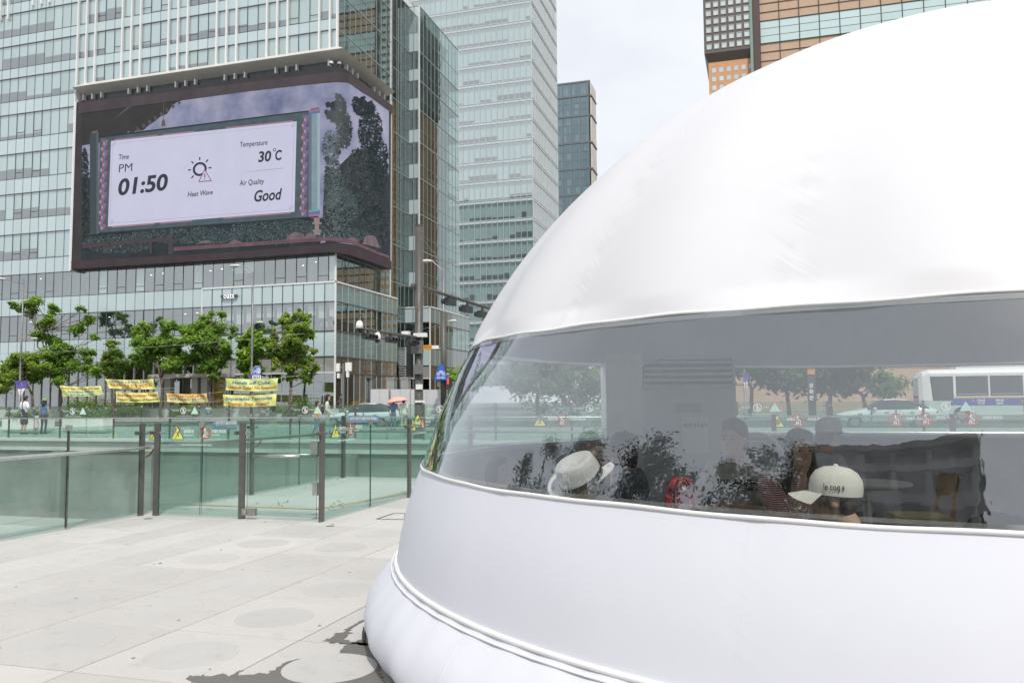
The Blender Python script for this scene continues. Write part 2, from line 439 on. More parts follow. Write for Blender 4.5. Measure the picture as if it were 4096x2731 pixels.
# sunken court behind the near glass balustrade
c = MB()
XW, XE, YN = -70, 14, 26.6
c.quad((XW, 9, -5), (XE, 9, -5), (XE, YN, -5), (XW, YN, -5), 0)
c.quad((XW, YN, -5), (XE, YN, -5), (XE, YN, .1), (XW, YN, .1), 1)
c.quad((XW, 9.05, -5), (-8.2, 9.05, -5), (-8.2, 9.05, -.012), (XW, 9.05, -.012), 1)
c.quad((-8.2, 9.05, -5), (-8.2, 15.1, -5), (-8.2, 15.1, -.012), (-8.2, 9.05, -.012), 1)
c.quad((-8.2, 15.1, -5), (XE, 15.1, -5), (XE, 15.1, -.012), (-8.2, 15.1, -.012), 1)
c.quad((XE, 15.1, -5), (XE, YN, -5), (XE, YN, -.012), (XE, 15.1, -.012), 1)
c.quad((XW, 9, -5), (XW, YN, -5), (XW, YN, .1), (XW, 9, .1), 1)
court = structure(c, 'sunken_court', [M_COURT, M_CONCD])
# piers along the far court wall
pm = MB(); pm.box(-.22, .22, -.12, .12, 0, 4.7)
PIER = bpy.data.meshes.new('pier'); PIER.from_pydata(pm.v, [], pm.f); PIER.materials.append(M_CONCD)
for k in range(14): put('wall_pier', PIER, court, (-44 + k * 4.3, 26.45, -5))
cb = MB(); cb.box(XW, XE, 26.35, 27.1, .10, .19)
cb.box(XW, XE, 26.5, 26.6, -.28, .10)
structure(cb, 'court_kerb', M('kerb_stone', (.62, .61, .58), .75, var=.08, scale=2))
f = MB(); f.quad((-90, 27.1, .17), (80, 27.1, .17), (80, 41.6, .17), (-90, 41.6, .17))
structure(f, 'far_pavement', M('far_paving', (.46, .45, .43), .85, var=.12, scale=.8))
f = MB(); f.box(-90, 80, 41.6, 41.85, -.05, .18)
structure(f, 'kerb', M_CONC)
f = MB(); f.quad((-400, 41.85, .03), (400, 41.85, .03), (400, 62, .03), (-400, 62, .03)); road = structure(f, 'road', M_ASPH)
mk = MB()
for k in range(13): mk.quad((-38 + k * 1.15, 44, .036), (-37.45 + k * 1.15, 44, .036), (-37.45 + k * 1.15, 52.5, .036), (-38 + k * 1.15, 52.5, .036))
mk.build('crossing_stripes', M_PAINT, kind='structure')
mk = MB()
for yy in (45.2, 48.6, 55.2, 58.6):
    for k in range(-30, 25): mk.quad((k * 6, yy, .036), (k * 6 + 3, yy, .036), (k * 6 + 3, yy + .14, .036), (k * 6, yy + .14, .036))
mk.quad((-200, 42.3, .036), (200, 42.3, .036), (200, 42.44, .036), (-200, 42.44, .036))
mk.build('lane_lines', M_PAINT, kind='structure')
mk = MB()
for yy in (51.7, 52.0): mk.quad((-200, yy, .037), (-22, yy, .037), (-22, yy + .13, .037), (-200, yy + .13, .037)); mk.quad((-14, yy, .037), (200, yy, .037), (200, yy + .13, .037), (-14, yy + .13, .037))
mk.build('centre_lines', M_PAINTY, kind='structure')
f = MB(); f.box(-400, 400, 61.8, 62.05, -.02, .19); f.quad((-400, 62.05, .18), (400, 62.05, .18), (400, 69.5, .18), (-400, 69.5, .18))
structure(f, 'sidewalk', M('sidewalk_paving', (.42, .41, .39), .85, var=.14, scale=.7))
f = MB(); f.box(-90, -42.6, 67.2, 69.9, .18, 1.12); f.box(-42.6, -36, 67.2, 69.6, .18, 1.0)
structure(f, 'terrace_ground', M('terrace_stone', (.56, .545, .52), .8, var=.1, scale=1.5))

# flattened gum spots and specks on the pavers
gm = MB(); rg = random.Random(21)
for _ in range(90):
    x, y = rg.uniform(-8, -1.0), rg.uniform(2.2, 9.4); r_ = rg.uniform(.005, .012) if rg.random() < .9 else rg.uniform(.014, .02)
    if (x - 1.48) ** 2 + (y - 6.93) ** 2 < 4.6 ** 2: continue
    gm.poly([(x + r_ * rg.uniform(.7, 1.2) * math.cos(2 * PI * k / 8), y + r_ * rg.uniform(.7, 1.2) * math.sin(2 * PI * k / 8), .0045) for k in range(8)])
o = gm.build('paving_spots', M('gum_grey', (.30, .285, .265), .8, var=.2, scale=8)); o['kind'] = 'stuff'; o['label'] = 'small dark gum spots and specks on the paving'
# ================================================================ trees, shrubs
def leafmat(name, dark, mid, light, accent=None):
    m, t, p = newmat(name); at = t.new('ShaderNodeAttribute'); at.attribute_name = 'tone'
    stops = [(0, dark), (.45, mid), (.88, light)]
    if accent: stops.append((.97, accent))
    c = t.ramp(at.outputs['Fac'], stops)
    t.link(c, p.inputs['Base Color']); p.inputs['Roughness'].default_value = .5; p.inputs['Specular IOR Level'].default_value = .35
    tl = t.new('ShaderNodeBsdfTranslucent'); t.link(t.mixc(1.0, c, (1.0, 1.0, .45), 'MULTIPLY'), tl.inputs[0])
    mx = t.new('ShaderNodeMixShader'); mx.inputs[0].default_value = .52
    t.link(p.outputs[0], mx.inputs[1]); t.link(tl.outputs[0], mx.inputs[2]); t.link(mx.outputs[0], t.n['Material Output'].inputs[0])
    return m
L_A = leafmat('leaf_maple', (0.094, 0.186, 0.041), (0.216, 0.389, 0.079), (0.432, 0.615, 0.119))
L_B = leafmat('leaf_zelkova', (0.086, 0.162, 0.045), (0.189, 0.332, 0.079), (0.395, 0.534, 0.127), (0.677, 0.405, 0.096))
L_Y = leafmat('leaf_yellowing', (0.102, 0.202, 0.043), (0.246, 0.405, 0.079), (0.449, 0.564, 0.108), (0.666, 0.405, 0.102))
L_C = leafmat('leaf_chestnut', (0.086, 0.195, 0.039), (0.244, 0.454, 0.079), (0.620, 0.700, 0.127), (0.700, 0.700, 0.143))
L_D = leafmat('leaf_far', (0.058, 0.122, 0.041), (0.128, 0.237, 0.070), (0.243, 0.358, 0.102))
L_S = leafmat('leaf_silhouette', (.012, .022, .009), (.028, .045, .016), (.06, .075, .03))  # leaf colour darkened so the mirrored trees read as unlit silhouettes
L_H = leafmat('leaf_hedge_gold', (.16, .17, .03), (.36, .34, .04), (.50, .44, .06), (.58, .36, .05))
M_BARK = M('bark', (.13, .105, .08), .9, var=.35, scale=14, bump=.6, bscale=40)
def leaves(cent, rad, count, size, rng, flat=.75, squash=(1, 1, .8)):
    """count leaf quads spread through one clump, denser to its shell; returns verts and leaf tone, clump tops painted lighter as if lit"""
    d = rng.normal(size=(count, 3)); d /= np.linalg.norm(d, axis=1)[:, None]
    rr = rad * np.minimum(np.abs(rng.normal(size=count)) * .50 + rng.uniform(.1, .55, count), 1.9)
    p = cent + d * rr[:, None] * np.array(squash)
    n = rng.normal(size=(count, 3)) * flat + np.array([0, 0, .9]) + d * .5; n /= np.linalg.norm(n, axis=1)[:, None]
    a = np.cross(n, rng.normal(size=(count, 3))); a /= np.linalg.norm(a, axis=1)[:, None]; b = np.cross(n, a)
    s = size * rng.uniform(.6, 1.25, count)[:, None]
    q = np.stack([p - a * s * .95, p - b * s * .42 + n * s * .12, p + a * s * .95 - n * s * .1, p + b * s * .42 + n * s * .12], 1)
    lit = np.clip(.42 + .28 * (d[:, 2] * rr / rad) + rng.normal(size=count) * .2, 0, 1)  # tone rises with height in the clump: light from above painted into leaf colour
    return q.reshape(-1, 3), lit
def leaf_object(name, parts, mat, parent=None, **props):
    V = np.concatenate([p[0] for p in parts]); L = np.concatenate([p[1] for p in parts]); n = len(L)
    if parent is not None: V = V - np.array(wloc(parent))
    me = bpy.data.meshes.new(name); me.vertices.add(4 * n); me.vertices.foreach_set('co', V.astype(np.float32).ravel())
    me.loops.add(4 * n); me.loops.foreach_set('vertex_index', np.arange(4 * n, dtype=np.int32))
    me.polygons.add(n); me.polygons.foreach_set('loop_start', np.arange(0, 4 * n, 4, dtype=np.int32)); me.polygons.foreach_set('loop_total', np.full(n, 4, dtype=np.int32))
    me.update(calc_edges=True); me.materials.append(mat)
    a = me.attributes.new('tone', 'FLOAT', 'FACE'); a.data.foreach_set('value', L.astype(np.float32))
    return link(name, me, parent, **props)
def bent(a, b, rng, n=5, amp=.1):
    a, b = Vector(a), Vector(b); L = (b - a).length; out = []
    for i in range(n + 1):
        f = i / n; w = math.sin(PI * f) * amp * L
        out.append(a.lerp(b, f) + Vector((rng.normal(), rng.normal(), rng.normal() * .4)) * w * .5)
    return out
def tree(label, base, clumps, mat, seed, trunk_r=.14, fork=.38, density=420, leaf=.16, group=None, stems=2, name='street_tree', wide=.8, lod=6):
    """clumps: (x, y, z, r) crown clumps in metres"""
    rng = np.random.default_rng(seed); base = Vector(base)
    t = thing(name, label, 'tree', base, group)
    zs = [c[2] for c in clumps]; top = max(zs); tb = MB()
    fz = base.z + (min(zs) - base.z) * .75 + .2
    fz = max(base.z + .9, min(fz, base.z + (top - base.z) * fork + .5))
    mx = sum(c[0] for c in clumps) / len(clumps); my = sum(c[1] for c in clumps) / len(clumps)
    forkp = Vector((base.x + (mx - base.x) * .25, base.y + (my - base.y) * .25, fz))
    tb.tube(bent(base, forkp, rng, 5, .05), [trunk_r * 1.25, trunk_r * 1.05, trunk_r, trunk_r * .95, trunk_r * .9, trunk_r * .85], 8)
    order = sorted(range(len(clumps)), key=lambda i: -clumps[i][2]); heads = []
    for i in order[:stems]:
        c = clumps[i]; P = bent(forkp, (c[0], c[1], c[2]), rng, 6, .07); tb.tube(P, [trunk_r * .75 * (1 - .13 * k) for k in range(7)], 6); heads.append(P)
    for i in order[stems:]:
        c = Vector(clumps[i][:3]); best = None
        for P in heads:
            for q in P[:-1]:
                if q.z < c.z + .3:
                    dd = (q - c).length
                    if best is None or dd < best[0]: best = (dd, q)
        q = best[1] if best else forkp
        tb.tube(bent(q, c, rng, 4, .1), [trunk_r * .34, trunk_r * .27, trunk_r * .2, trunk_r * .13, trunk_r * .06], 5)
        for _ in range(2):
            e = c + Vector(tuple(rng.normal(size=3))) * clumps[i][3] * .7
            tb.tube([c.lerp(q, .35), e], [trunk_r * .13, trunk_r * .04], 4, cap=False)
    tb.build('trunk', M_BARK, t, smooth=True)
    parts = []
    for x, y, z, r in clumps:
        r *= 1.12; k = max(14, int(density * 1.6 * r * r)); sub = max(3, int(r * lod * 1.2)); k = min(k, 900)
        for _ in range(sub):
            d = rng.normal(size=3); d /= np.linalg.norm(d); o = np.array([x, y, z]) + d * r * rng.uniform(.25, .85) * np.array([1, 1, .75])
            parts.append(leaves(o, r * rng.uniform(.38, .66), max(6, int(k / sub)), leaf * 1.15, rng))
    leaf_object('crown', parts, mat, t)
    return t
def pxclumps(lst, y, seed, spread=.9, conv=None):
    """clumps read off the photograph as (x, y, radius) turned into places on the plane of the tree"""
    rng = np.random.default_rng(seed); out = []
    for X, Y, r in lst:
        px, py = conv(X, Y); dy = rng.uniform(-spread, spread); p = onY(px, py, y + dy)
        rm = r / 2.85 / 1.7415 * (p - CAM).dot(CF) / FPX
        out.append((p.x, p.y, p.z, rm)); 
        if rng.random() < .75: out.append((p.x + rng.normal() * rm * .4, p.y + rng.choice([-1, 1]) * rm * .9, p.z + rng.normal() * rm * .3, rm * .85))
    core = list(out)
    for i, a in enumerate(core):
        near = sorted((b for b in core if b is not a), key=lambda b: (a[0] - b[0]) ** 2 + (a[2] - b[2]) ** 2)[2:4]
        for b in near:
            if math.hypot(a[0] - b[0], a[2] - b[2]) < 2.4 * (a[3] + b[3]) * .62 and rng.random() < .55: out.append(((a[0] + b[0]) / 2, (a[1] + b[1]) / 2, (a[2] + b[2]) / 2 + rng.normal() * .1, (a[3] + b[3]) * .36))
    return out
z1 = lambda X, Y: (X / 2.85 / 1.7415, (1150 + Y / 2.85) / 1.7415)
z2 = lambda X, Y: ((450 + X / 2.85) / 1.7415, (1150 + Y / 2.85) / 1.7415)
z3 = lambda X, Y: ((950 + X / 2.85) / 1.7415, (1150 + Y / 2.85) / 1.7415)
TY = 64.2
def tbase(conv, X, Y, y, z=.18): p = onY(*conv(X, Y), y); return (p.x, p.y, z)
TG = 'trees along the far sidewalk'
tree('low spreading yellowing tree at the far end of the row, behind the man in white', tbase(z1, 400, 1330, TY - 1),
     pxclumps([(150, 880, 110), (330, 800, 110), (60, 1040, 100), (430, 900, 100), (250, 990, 110), (120, 960, 90), (400, 1040, 80), (20, 1160, 70), (320, 920, 110), (480, 980, 70), (230, 760, 70)], TY - 1, 1, 1.2, z1), L_Y, 11, .13, group=TG, density=520)
tree('tall sparse street tree with bare twigs rising above the long slogan banner', tbase(z1, 700, 1330, TY + .6),
     pxclumps([(180, 230, 60), (420, 190, 85), (600, 220, 70), (560, 380, 75), (930, 250, 45), (1000, 400, 65), (890, 480, 80), (500, 440, 85), (480, 560, 85), (650, 600, 80), (700, 690, 90), (560, 760, 110), (760, 820, 110), (620, 900, 110), (850, 880, 100), (980, 720, 75), (1000, 900, 90), (1120, 960, 80), (700, 990, 90), (330, 300, 60), (1060, 560, 50), (780, 720, 80), (640, 1060, 80)], TY + .6, 2, 1.3, z1), L_A, 12, .15, stems=4, group=TG, density=430, leaf=.14)
tree('small dark street tree standing between the two pairs of yellow banners', tbase(z1, 1270, 1340, TY + .3),
     pxclumps([(1260, 620, 50), (1240, 760, 70), (1340, 720, 70), (1300, 840, 90), (1220, 880, 70), (1380, 850, 60), (1330, 950, 70), (1260, 980, 60), (1200, 830, 50)], TY + .3, 3, .9, z1), L_B, 13, .13, group=TG, density=480, leaf=.14)
tree('broad layered maple tree in front of the entrance canopy', tbase(z2, 560, 1320, TY),
     pxclumps([(300, 500, 80), (400, 440, 70), (620, 430, 90), (720, 440, 50), (330, 600, 90), (480, 640, 100), (620, 580, 90), (240, 820, 90), (150, 850, 50), (380, 720, 90), (500, 760, 90), (370, 860, 80), (700, 640, 80), (720, 770, 100), (820, 800, 80), (670, 860, 80), (690, 930, 50), (760, 880, 60)], TY, 4, 1.3, z2), L_A, 14, .15, stems=3, group=TG, density=560, leaf=.17)
tree('tall feathery street tree between the entrance canopy and the cafe box', tbase(z2, 1110, 1330, TY + .5),
     pxclumps([(1050, 330, 70), (1120, 300, 40), (1250, 320, 60), (850, 480, 80), (960, 430, 80), (1000, 520, 100), (1180, 460, 110), (900, 610, 90), (1080, 600, 130), (1280, 640, 80), (1320, 720, 70), (1000, 760, 100), (1180, 760, 110), (1300, 800, 60), (1050, 930, 80), (1220, 880, 80), (940, 820, 70), (1130, 1010, 50), (1400, 470, 50), (1100, 850, 90)], TY + .5, 5, 1.2, z2), L_A, 15, .14, stems=3, group=TG, density=520, leaf=.15)
tree('slim chestnut tree with large pale leaves behind the lamp pole with the round blue sign', tbase(z3, 150, 1340, TY + .9),
     pxclumps([(60, 590, 60), (190, 560, 75), (280, 590, 60), (110, 670, 80), (230, 690, 80), (50, 760, 60), (180, 770, 80), (280, 770, 40), (90, 850, 70), (210, 850, 60), (50, 930, 55), (150, 930, 60), (230, 940, 50), (100, 1000, 40)], TY + .9, 6, .9, z3), L_C, 16, .12, stems=2, group=TG, density=380, leaf=.26)
tree('upright young tree with orange tipped leaves in front of the cafe corner', tbase(z3, 600, 1340, TY),
     pxclumps([(700, 255, 35), (690, 320, 40), (540, 320, 55), (500, 380, 45), (760, 330, 55), (600, 410, 65), (780, 430, 75), (700, 480, 80), (570, 520, 70), (840, 540, 60), (690, 600, 90), (420, 570, 60), (400, 480, 35), (420, 680, 70), (570, 680, 90), (740, 690, 90), (870, 730, 40), (370, 780, 50), (500, 800, 90), (650, 820, 100), (800, 840, 70), (900, 920, 50), (430, 900, 60), (600, 930, 80), (760, 960, 70), (620, 1010, 60), (800, 1050, 50)], TY, 7, 1.1, z3), L_Y, 17, .13, stems=3, group=TG, density=470, leaf=.15)
# shrubs in the verge between sidewalk and terrace
def shrub(label, x0, x1, y, z0, z1_, mat, seed, dens=230, leaf=.1, name='shrub', group='shrubs along the far sidewalk'):
    rng = np.random.default_rng(seed); t = thing(name, label, 'shrub', ((x0 + x1) / 2, y, z0), group); parts = []
    L = x1 - x0; n = max(3, int(L / .35))
    for i in range(n):
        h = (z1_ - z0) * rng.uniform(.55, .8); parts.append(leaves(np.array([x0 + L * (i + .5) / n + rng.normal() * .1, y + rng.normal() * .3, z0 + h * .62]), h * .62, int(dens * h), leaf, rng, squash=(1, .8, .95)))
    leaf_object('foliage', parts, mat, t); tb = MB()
    for i in range(n):
        x = x0 + L * (i + .5) / n; tb.tube([(x, y, z0), (x + rng.normal() * .1, y + rng.normal() * .1, z0 + (z1_ - z0) * .6)], [.03, .01], 5)
    tb.build('stem', M_BARK, t); return t
def shrub_px(label, pxa, pxb, y, pyt, mat, seed, z0=.18, **kw):
    a, b = onY(pxa, pyt, y), onY(pxb, pyt, y); return shrub(label, a.x, b.x, y, z0, (a.z + b.z) / 2, mat, seed, **kw)
shrub_px('rounded green bush under the leaning trunk of the tall sparse tree', 165, 238, 65.8, 905, L_B, 31)
shrub_px('clipped dark bush seen through the fence behind the left flower planter', 232, 262, 63.6, 928, L_B, 32)
shrub_px('low bush below the entrance canopy, seen through the fence between two warning stickers', 395, 455, 63.4, 926, L_B, 33)
shrub_px('small bush beside the two seated people', 628, 668, 64.6, 925, L_B, 34)
shrub_px('low bush at the foot of the upright young tree', 668, 700, 65.8, 902, L_A, 35)
shrub_px('golden yellow hedge in front of the cafe side wall', 798, 872, 62.6, 918, L_H, 36, leaf=.07, name='hedge', dens=420)
shrub_px('green bush at the end of the terrace behind the street lamp', 250, 330, 66.2, 918, L_B, 37)
# ================================================================ curtain-wall kit
G_VIS = glassmat('office_glass', (.80, .90, .89), .33, 1.55, .015, (.93, .98, .98), .035, .35, .05)
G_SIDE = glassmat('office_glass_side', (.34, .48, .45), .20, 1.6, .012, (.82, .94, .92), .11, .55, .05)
def panelmat(name, col, rough=.16, var=.06, tint2=None, coat=.6, wob=0.0):
    m, t, p = newmat(name)
    oi = t.new('ShaderNodeObjectInfo'); at = t.new('ShaderNodeAttribute'); at.attribute_name = 'tone'
    f = t.math('FRACT', t.math('ADD', oi.outputs['Random'], at.outputs['Fac']))
    c = t.ramp(f, [(0, tuple(x * (1 - var) for x in col)), (1, tint2 or tuple(min(1, x * (1 + var)) for x in col))])
    n = t.noise(.8, 4, .6, t.new('ShaderNodeNewGeometry').outputs['Position'])
    c = t.mixc(t.math('MULTIPLY', n, .25), c, tuple(x * .75 for x in col))
    t.link(c, p.inputs['Base Color']); p.inputs['Roughness'].default_value = rough
    p.inputs['Coat Weight'].default_value = coat; p.inputs['Coat Roughness'].default_value = .03
    if wob: t.link(t.bump(t.noise(.5, 2, .5, t.new('ShaderNodeNewGeometry').outputs['Position']), wob, .05), p.inputs['Coat Normal'])
    return m
P_SPAN = panelmat('spandrel_glass', (.47, .575, .60), .22, .05)
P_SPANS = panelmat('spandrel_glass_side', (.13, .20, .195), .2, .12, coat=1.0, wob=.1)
P_BLIND = panelmat('roller_blind', (.76, .83, .84), .8, .10, coat=0)
P_PALE = panelmat('pale_green_panel', (.55, .68, .58), .4, .06, coat=.5)
M_MULL = M('mullion_dark', (.085, .098, .10), .4, .3, .15, 3)
M_MULLG = M('mullion_grey', (.33, .36, .36), .4, .4, .12, 3)
M_FIN = M('fin_white', (.72, .73, .73), .4, .1, .05, 2)
M_INT = M('office_interior', (.44, .46, .47), .9, var=.3, scale=.4)
M_INTD = M('shop_interior', (.085, .075, .065), .9, var=.4, scale=.7)
M_LAMP = emis('ceiling_lamp', (1, .97, .9), 5)
def unit(name, side, mat):
    me = bpy.data.meshes.new(name)
    if side: me.from_pydata([(0, 0, 0), (0, 1, 0), (0, 1, 1), (0, 0, 1)], [], [(0, 1, 2, 3)])
    else: me.from_pydata([(0, 0, 0), (1, 0, 0), (1, 0, 1), (0, 0, 1)], [], [(0, 1, 2, 3)])
    me.materials.append(mat); return me
class Wall:
    def __init__(s, side, pos): s.side = side; s.pos = pos
    def pt(s, a, z, off=0.0): return Vector((s.pos + off, a, z)) if s.side else Vector((a, s.pos - off, z))
    def bar(s, mb, a0, a1, z0, z1, o0, o1, m=0):
        if s.side: mb.box(s.pos + o0, s.pos + o1, a0, a1, z0, z1, m)
        else: mb.box(a0, a1, s.pos - o1, s.pos - o0, z0, z1, m)
class Bldg:
    def __init__(s, root): s.root = root; s.panes = {}
    def pane(s, kind, mat, w, a0, a1, z0, z1, off=0.0): s.panes.setdefault((kind, mat.name), []).append((w, a0, a1, z0, z1, off))
    def finish(s, limit=300, minpx=4.0):
        for (kind, mn), lst in s.panes.items():
            mat = MATS[mn]; sc = []
            for w, a0, a1, z0, z1, off in lst:
                p, q = proj(w.pt(a0, z0, off)), proj(w.pt(a1, z1, off))
                ok = min(p[2], q[2]) > 1 and max(p[0], q[0]) > -40 and min(p[0], q[0]) < 2392 and max(p[1], q[1]) > -40
                sc.append(abs(p[0] - q[0]) * abs(p[1] - q[1]) if ok and abs(p[0] - q[0]) > minpx else 0)
            order = sorted(range(len(lst)), key=lambda i: -sc[i]); big = [i for i in order[:limit] if sc[i] > 0]; bs = set(big)
            um = {False: unit(kind, False, mat), True: unit(kind, True, mat)}
            for i in big:
                w, a0, a1, z0, z1, off = lst[i]
                put(kind, um[w.side], s.root, w.pt(a0, z0, off), (1, a1 - a0, z1 - z0) if w.side else (a1 - a0, 1, z1 - z0))
            rest = [lst[i] for i in range(len(lst)) if i not in bs]
            if rest:
                mb = MB()
                for w, a0, a1, z0, z1, off in rest: mb.quad(w.pt(a0, z0, off), w.pt(a1, z0, off), w.pt(a1, z1, off), w.pt(a0, z1, off))
                o = mb.build(kind, mat, s.root, kind='stuff'); setrnd(o, [random.random() for _ in rest])

# ================================================================ office tower with the media screen
YA, XA = 70.0, -38.55
towerA = thing('office_tower', 'greenish glass office tower with white fins that carries the big curved screen', 'building', (-55, 76, 0))
bA = Bldg(towerA)
MOD = 1.18
cols = [-81.8 + MOD * k for k in range(37)]; cols = [c for c in cols if c < XA - .3] + [XA]
X_FIN = -70.0
TH = [49.3, 45.45, 41.7, 37.95, 33.8, 29.3, 24.78, 20.25, 15.76, 11.23]        # floor lines; below each: window, then spandrel
VH = [2.6, 2.6, 2.58, 2.62, 2.78, 2.8, 2.8, 2.8, 2.62, 2.76]
wF = Wall(False, YA); wS = Wall(True, XA); wR = Wall(True, -41.2); w2F = Wall(False, 93.0); w2S = Wall(True, -39.8)
mull = MB(); sashes = []; slabs = MB()
rng = random.Random(5)
def hid_front(xa, xb, z0, z1): return (xb > -68.7 and z0 > 16.3 and z1 < 34.6) or (xb > -53.2 and z1 < 12.9)
for ri, (zt, vh) in enumerate(zip(TH, VH)):
    zb = TH[ri + 1] if ri + 1 < len(TH) else 6.0
    run = 0; drop = .5
    for ci in range(len(cols) - 1):
        a0, a1 = cols[ci] + .02, cols[ci + 1] - .02; left = a1 < X_FIN + .3
        zv = zt - vh
        if not hid_front(a0, a1, zv, zt):
            bA.pane('window_pane', G_VIS, wF, a0, a1, zv, zt - .05)
            if run <= 0: run = rng.randint(1, 5); drop = rng.choice([.6, .66, .7, .75, .85, .97, .97, .97, .5])
            run -= 1; d = drop + rng.uniform(-.02, .02)
            if zt < 12: d = 0
            elif zt < 16.5: d = rng.choice([0, 0, 0, .5, .95]) if a0 > -69 else 0
            if d > .04: bA.pane('blind', P_PALE if rng.random() < .06 else P_BLIND, wF, a0 - .02, a1 + .02, zt - .06 - (vh - .1) * min(1, d), zt - .06, -.10)
            # opening light: a lower sash bar in some bays
            if (ci % 5 in (2, 4) and not left and zt > 34) or (left and ci % 9 in (3, 5) and zt < 34) or (zt < 16.5 and ci % 2 and rng.random() < .7):
                sashes.append((a0, a1, zv, zt - .05))
        if not hid_front(a0, a1, zb, zv): bA.pane('spandrel_panel', P_SPAN, wF, a0, a1, zb + .03, zv - .05)
    for (xa, xb) in (((cols[0], XA),) if not (zt < 33 and zt > 17) else ((cols[0], -68.8),)):
        wF.bar(mull, xa, xb, zt - .05, zt + .04, -.03, .05); wF.bar(mull, xa, xb, zv - .045, zv, -.03, .02)
    slabs.box(cols[0], XA - .3, YA + .12, YA + 9, zv - 1.0 if ri + 1 < len(TH) else zv - .6, zv - .12)
for ci, cxx in enumerate(cols[:-1]):
    if cxx < -68.8: wF.bar(mull, cxx - .022, cxx + .022, 6, 51, -.04, .015)
    else:
        wF.bar(mull, cxx - .022, cxx + .022, 34.4, 51, -.04, .015); wF.bar(mull, cxx - .022, cxx + .022, 6 if cxx < -53.3 else 13, 16.4, -.04, .015)
mull.build('mullion_grid', M_MULL, towerA); sm = MB(); sm.box(0, 1, -.02, .02, .22, .245); sm.box(0, .04, -.02, .02, 0, 1); sm.box(.96, 1, -.02, .02, 0, 1)
SASH = bpy.data.meshes.new('sash'); SASH.from_pydata(sm.v, [], sm.f); SASH.materials.append(M_MULL)
for a0, a1, z0, z1_ in sashes: put('sash', SASH, towerA, (a0, YA - .005, z0), (a1 - a0, 1, z1_ - z0))
slabs.build('floor_slab', M_INT, towerA)
fins = []
k = 0; fm = MB(); fm.box(-.09, .09, -.26, 0, 0, 1)
FIN = bpy.data.meshes.new('fin'); FIN.from_pydata(fm.v, [], fm.f); FIN.materials.append(M_FIN)
xf = X_FIN
while xf < XA + .1:
    if k % 5 in (0, 1, 2): put('fin', FIN, towerA, (min(xf, XA + .02), YA - .02, 35.2), (1, 1, 16.5))
    k += 1; xf += MOD
put('fin', FIN, towerA, (XA + .02, YA - .02, 35.2), (1, 1, 16.5))
for xx, zz in ((-81, 44.8), (-79.9, 44.8), (-76.4, 45.9), (-75.2, 45.9), (-74.1, 45.9)): put('fin', FIN, towerA, (xx, YA - .02, zz), (1, 1, 51 - zz))
fm = MB(); fm.box(-69.38, -69.22, YA - 1.05, YA - .02, 15.6, 35.0); fm.build('edge_frame', M_FIN, towerA)
ib = MB(); ib.box(-82, -42, YA + 4.5, YA + 5, 1, 51.3); ib.build('interior_wall', M_INT, towerA)
rw = MB(); rw.box(-82, -41.3, 106.6, 107, 0, 51.3); rw.box(-82, -81.7, 70.2, 106.6, 0, 51.3); rw.build('rear_wall', P_SPAN, towerA)
rf = MB(); rf.box(-82.1, XA - .05, YA + .05, 82, 51.3, 52); rf.box(-82.1, -41.25, 82, 107, 51.3, 52.2); rf.build('roof', M_FIN, towerA)
# ceiling lamps glimpsed through the windows
lm = MB(); lm.box(-.6, .6, -.05, .05, -.02, .02); LB = bpy.data.meshes.new('ceiling_lamp'); LB.from_pydata(lm.v, [], lm.f); LB.materials.append(M_LAMP)
for _ in range(46):
    r_ = rng.randrange(len(TH)); zt = TH[r_]; xx = rng.uniform(-79, -40)
    if hid_front(xx, xx, zt - 1, zt): continue
    put('ceiling_lamp', LB, towerA, (xx, YA + rng.uniform(.9, 3.2), zt - .35), (.5 if zt > 16 else .12, 1, 1))
# side of the first block, recess, second block
mullS = MB()
def sidewall(w, a0, a1, n, zl, mat_v, mat_s, vis, mb, skip=None, bars=True):
    da = (a1 - a0) / n
    for ri in range(len(zl) - 1):
        zt, zb = zl[ri], zl[ri + 1]; zv = zt - (zt - zb) * vis
        for i in range(n):
            p, q = a0 + i * da + .025, a0 + (i + 1) * da - .025
            if skip and skip(p, q, zb, zt): continue
            bA.pane('window_pane', mat_v, w, p, q, zv, zt - .04); bA.pane('spandrel_panel', mat_s, w, p, q, zb + .03, zv - .03)
        w.bar(mb, a0, a1, zt - .05, zt + .05, -.03, .05)
        if bars: w.bar(mb, a0, a1, zv - .03, zv + .0, -.03, .03)
    for i in range(n + 1): w.bar(mb, a0 + i * da - .025, a0 + i * da + .025, zl[-1], zl[0], -.03, .04)
ZL = [51.3] + TH[1:] + [6.0]
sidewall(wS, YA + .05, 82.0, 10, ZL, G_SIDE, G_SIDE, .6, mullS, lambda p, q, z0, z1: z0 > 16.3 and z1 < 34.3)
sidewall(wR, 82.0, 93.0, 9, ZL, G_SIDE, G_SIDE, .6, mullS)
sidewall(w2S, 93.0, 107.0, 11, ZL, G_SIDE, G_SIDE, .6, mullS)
for ri in range(len(ZL) - 1):
    zt, zb = ZL[ri], ZL[ri + 1]; zm = zt - (zt - zb) * .6
    for a0, a1 in ((-41.2, -40.55), (-40.5, -39.85)):
        bA.pane('spandrel_panel', P_SPAN, w2F, a0, a1, zb + .04, zm - .03); bA.pane('window_pane', G_VIS, w2F, a0, a1, zm, zt - .04)
    w2F.bar(mullS, -41.2, -39.8, zt - .05, zt + .05, -.03, .05); w2F.bar(mullS, -40.56, -40.49, zb, zt, -.03, .05)
mullS.build('mullion_grid', M_MULLG, towerA)
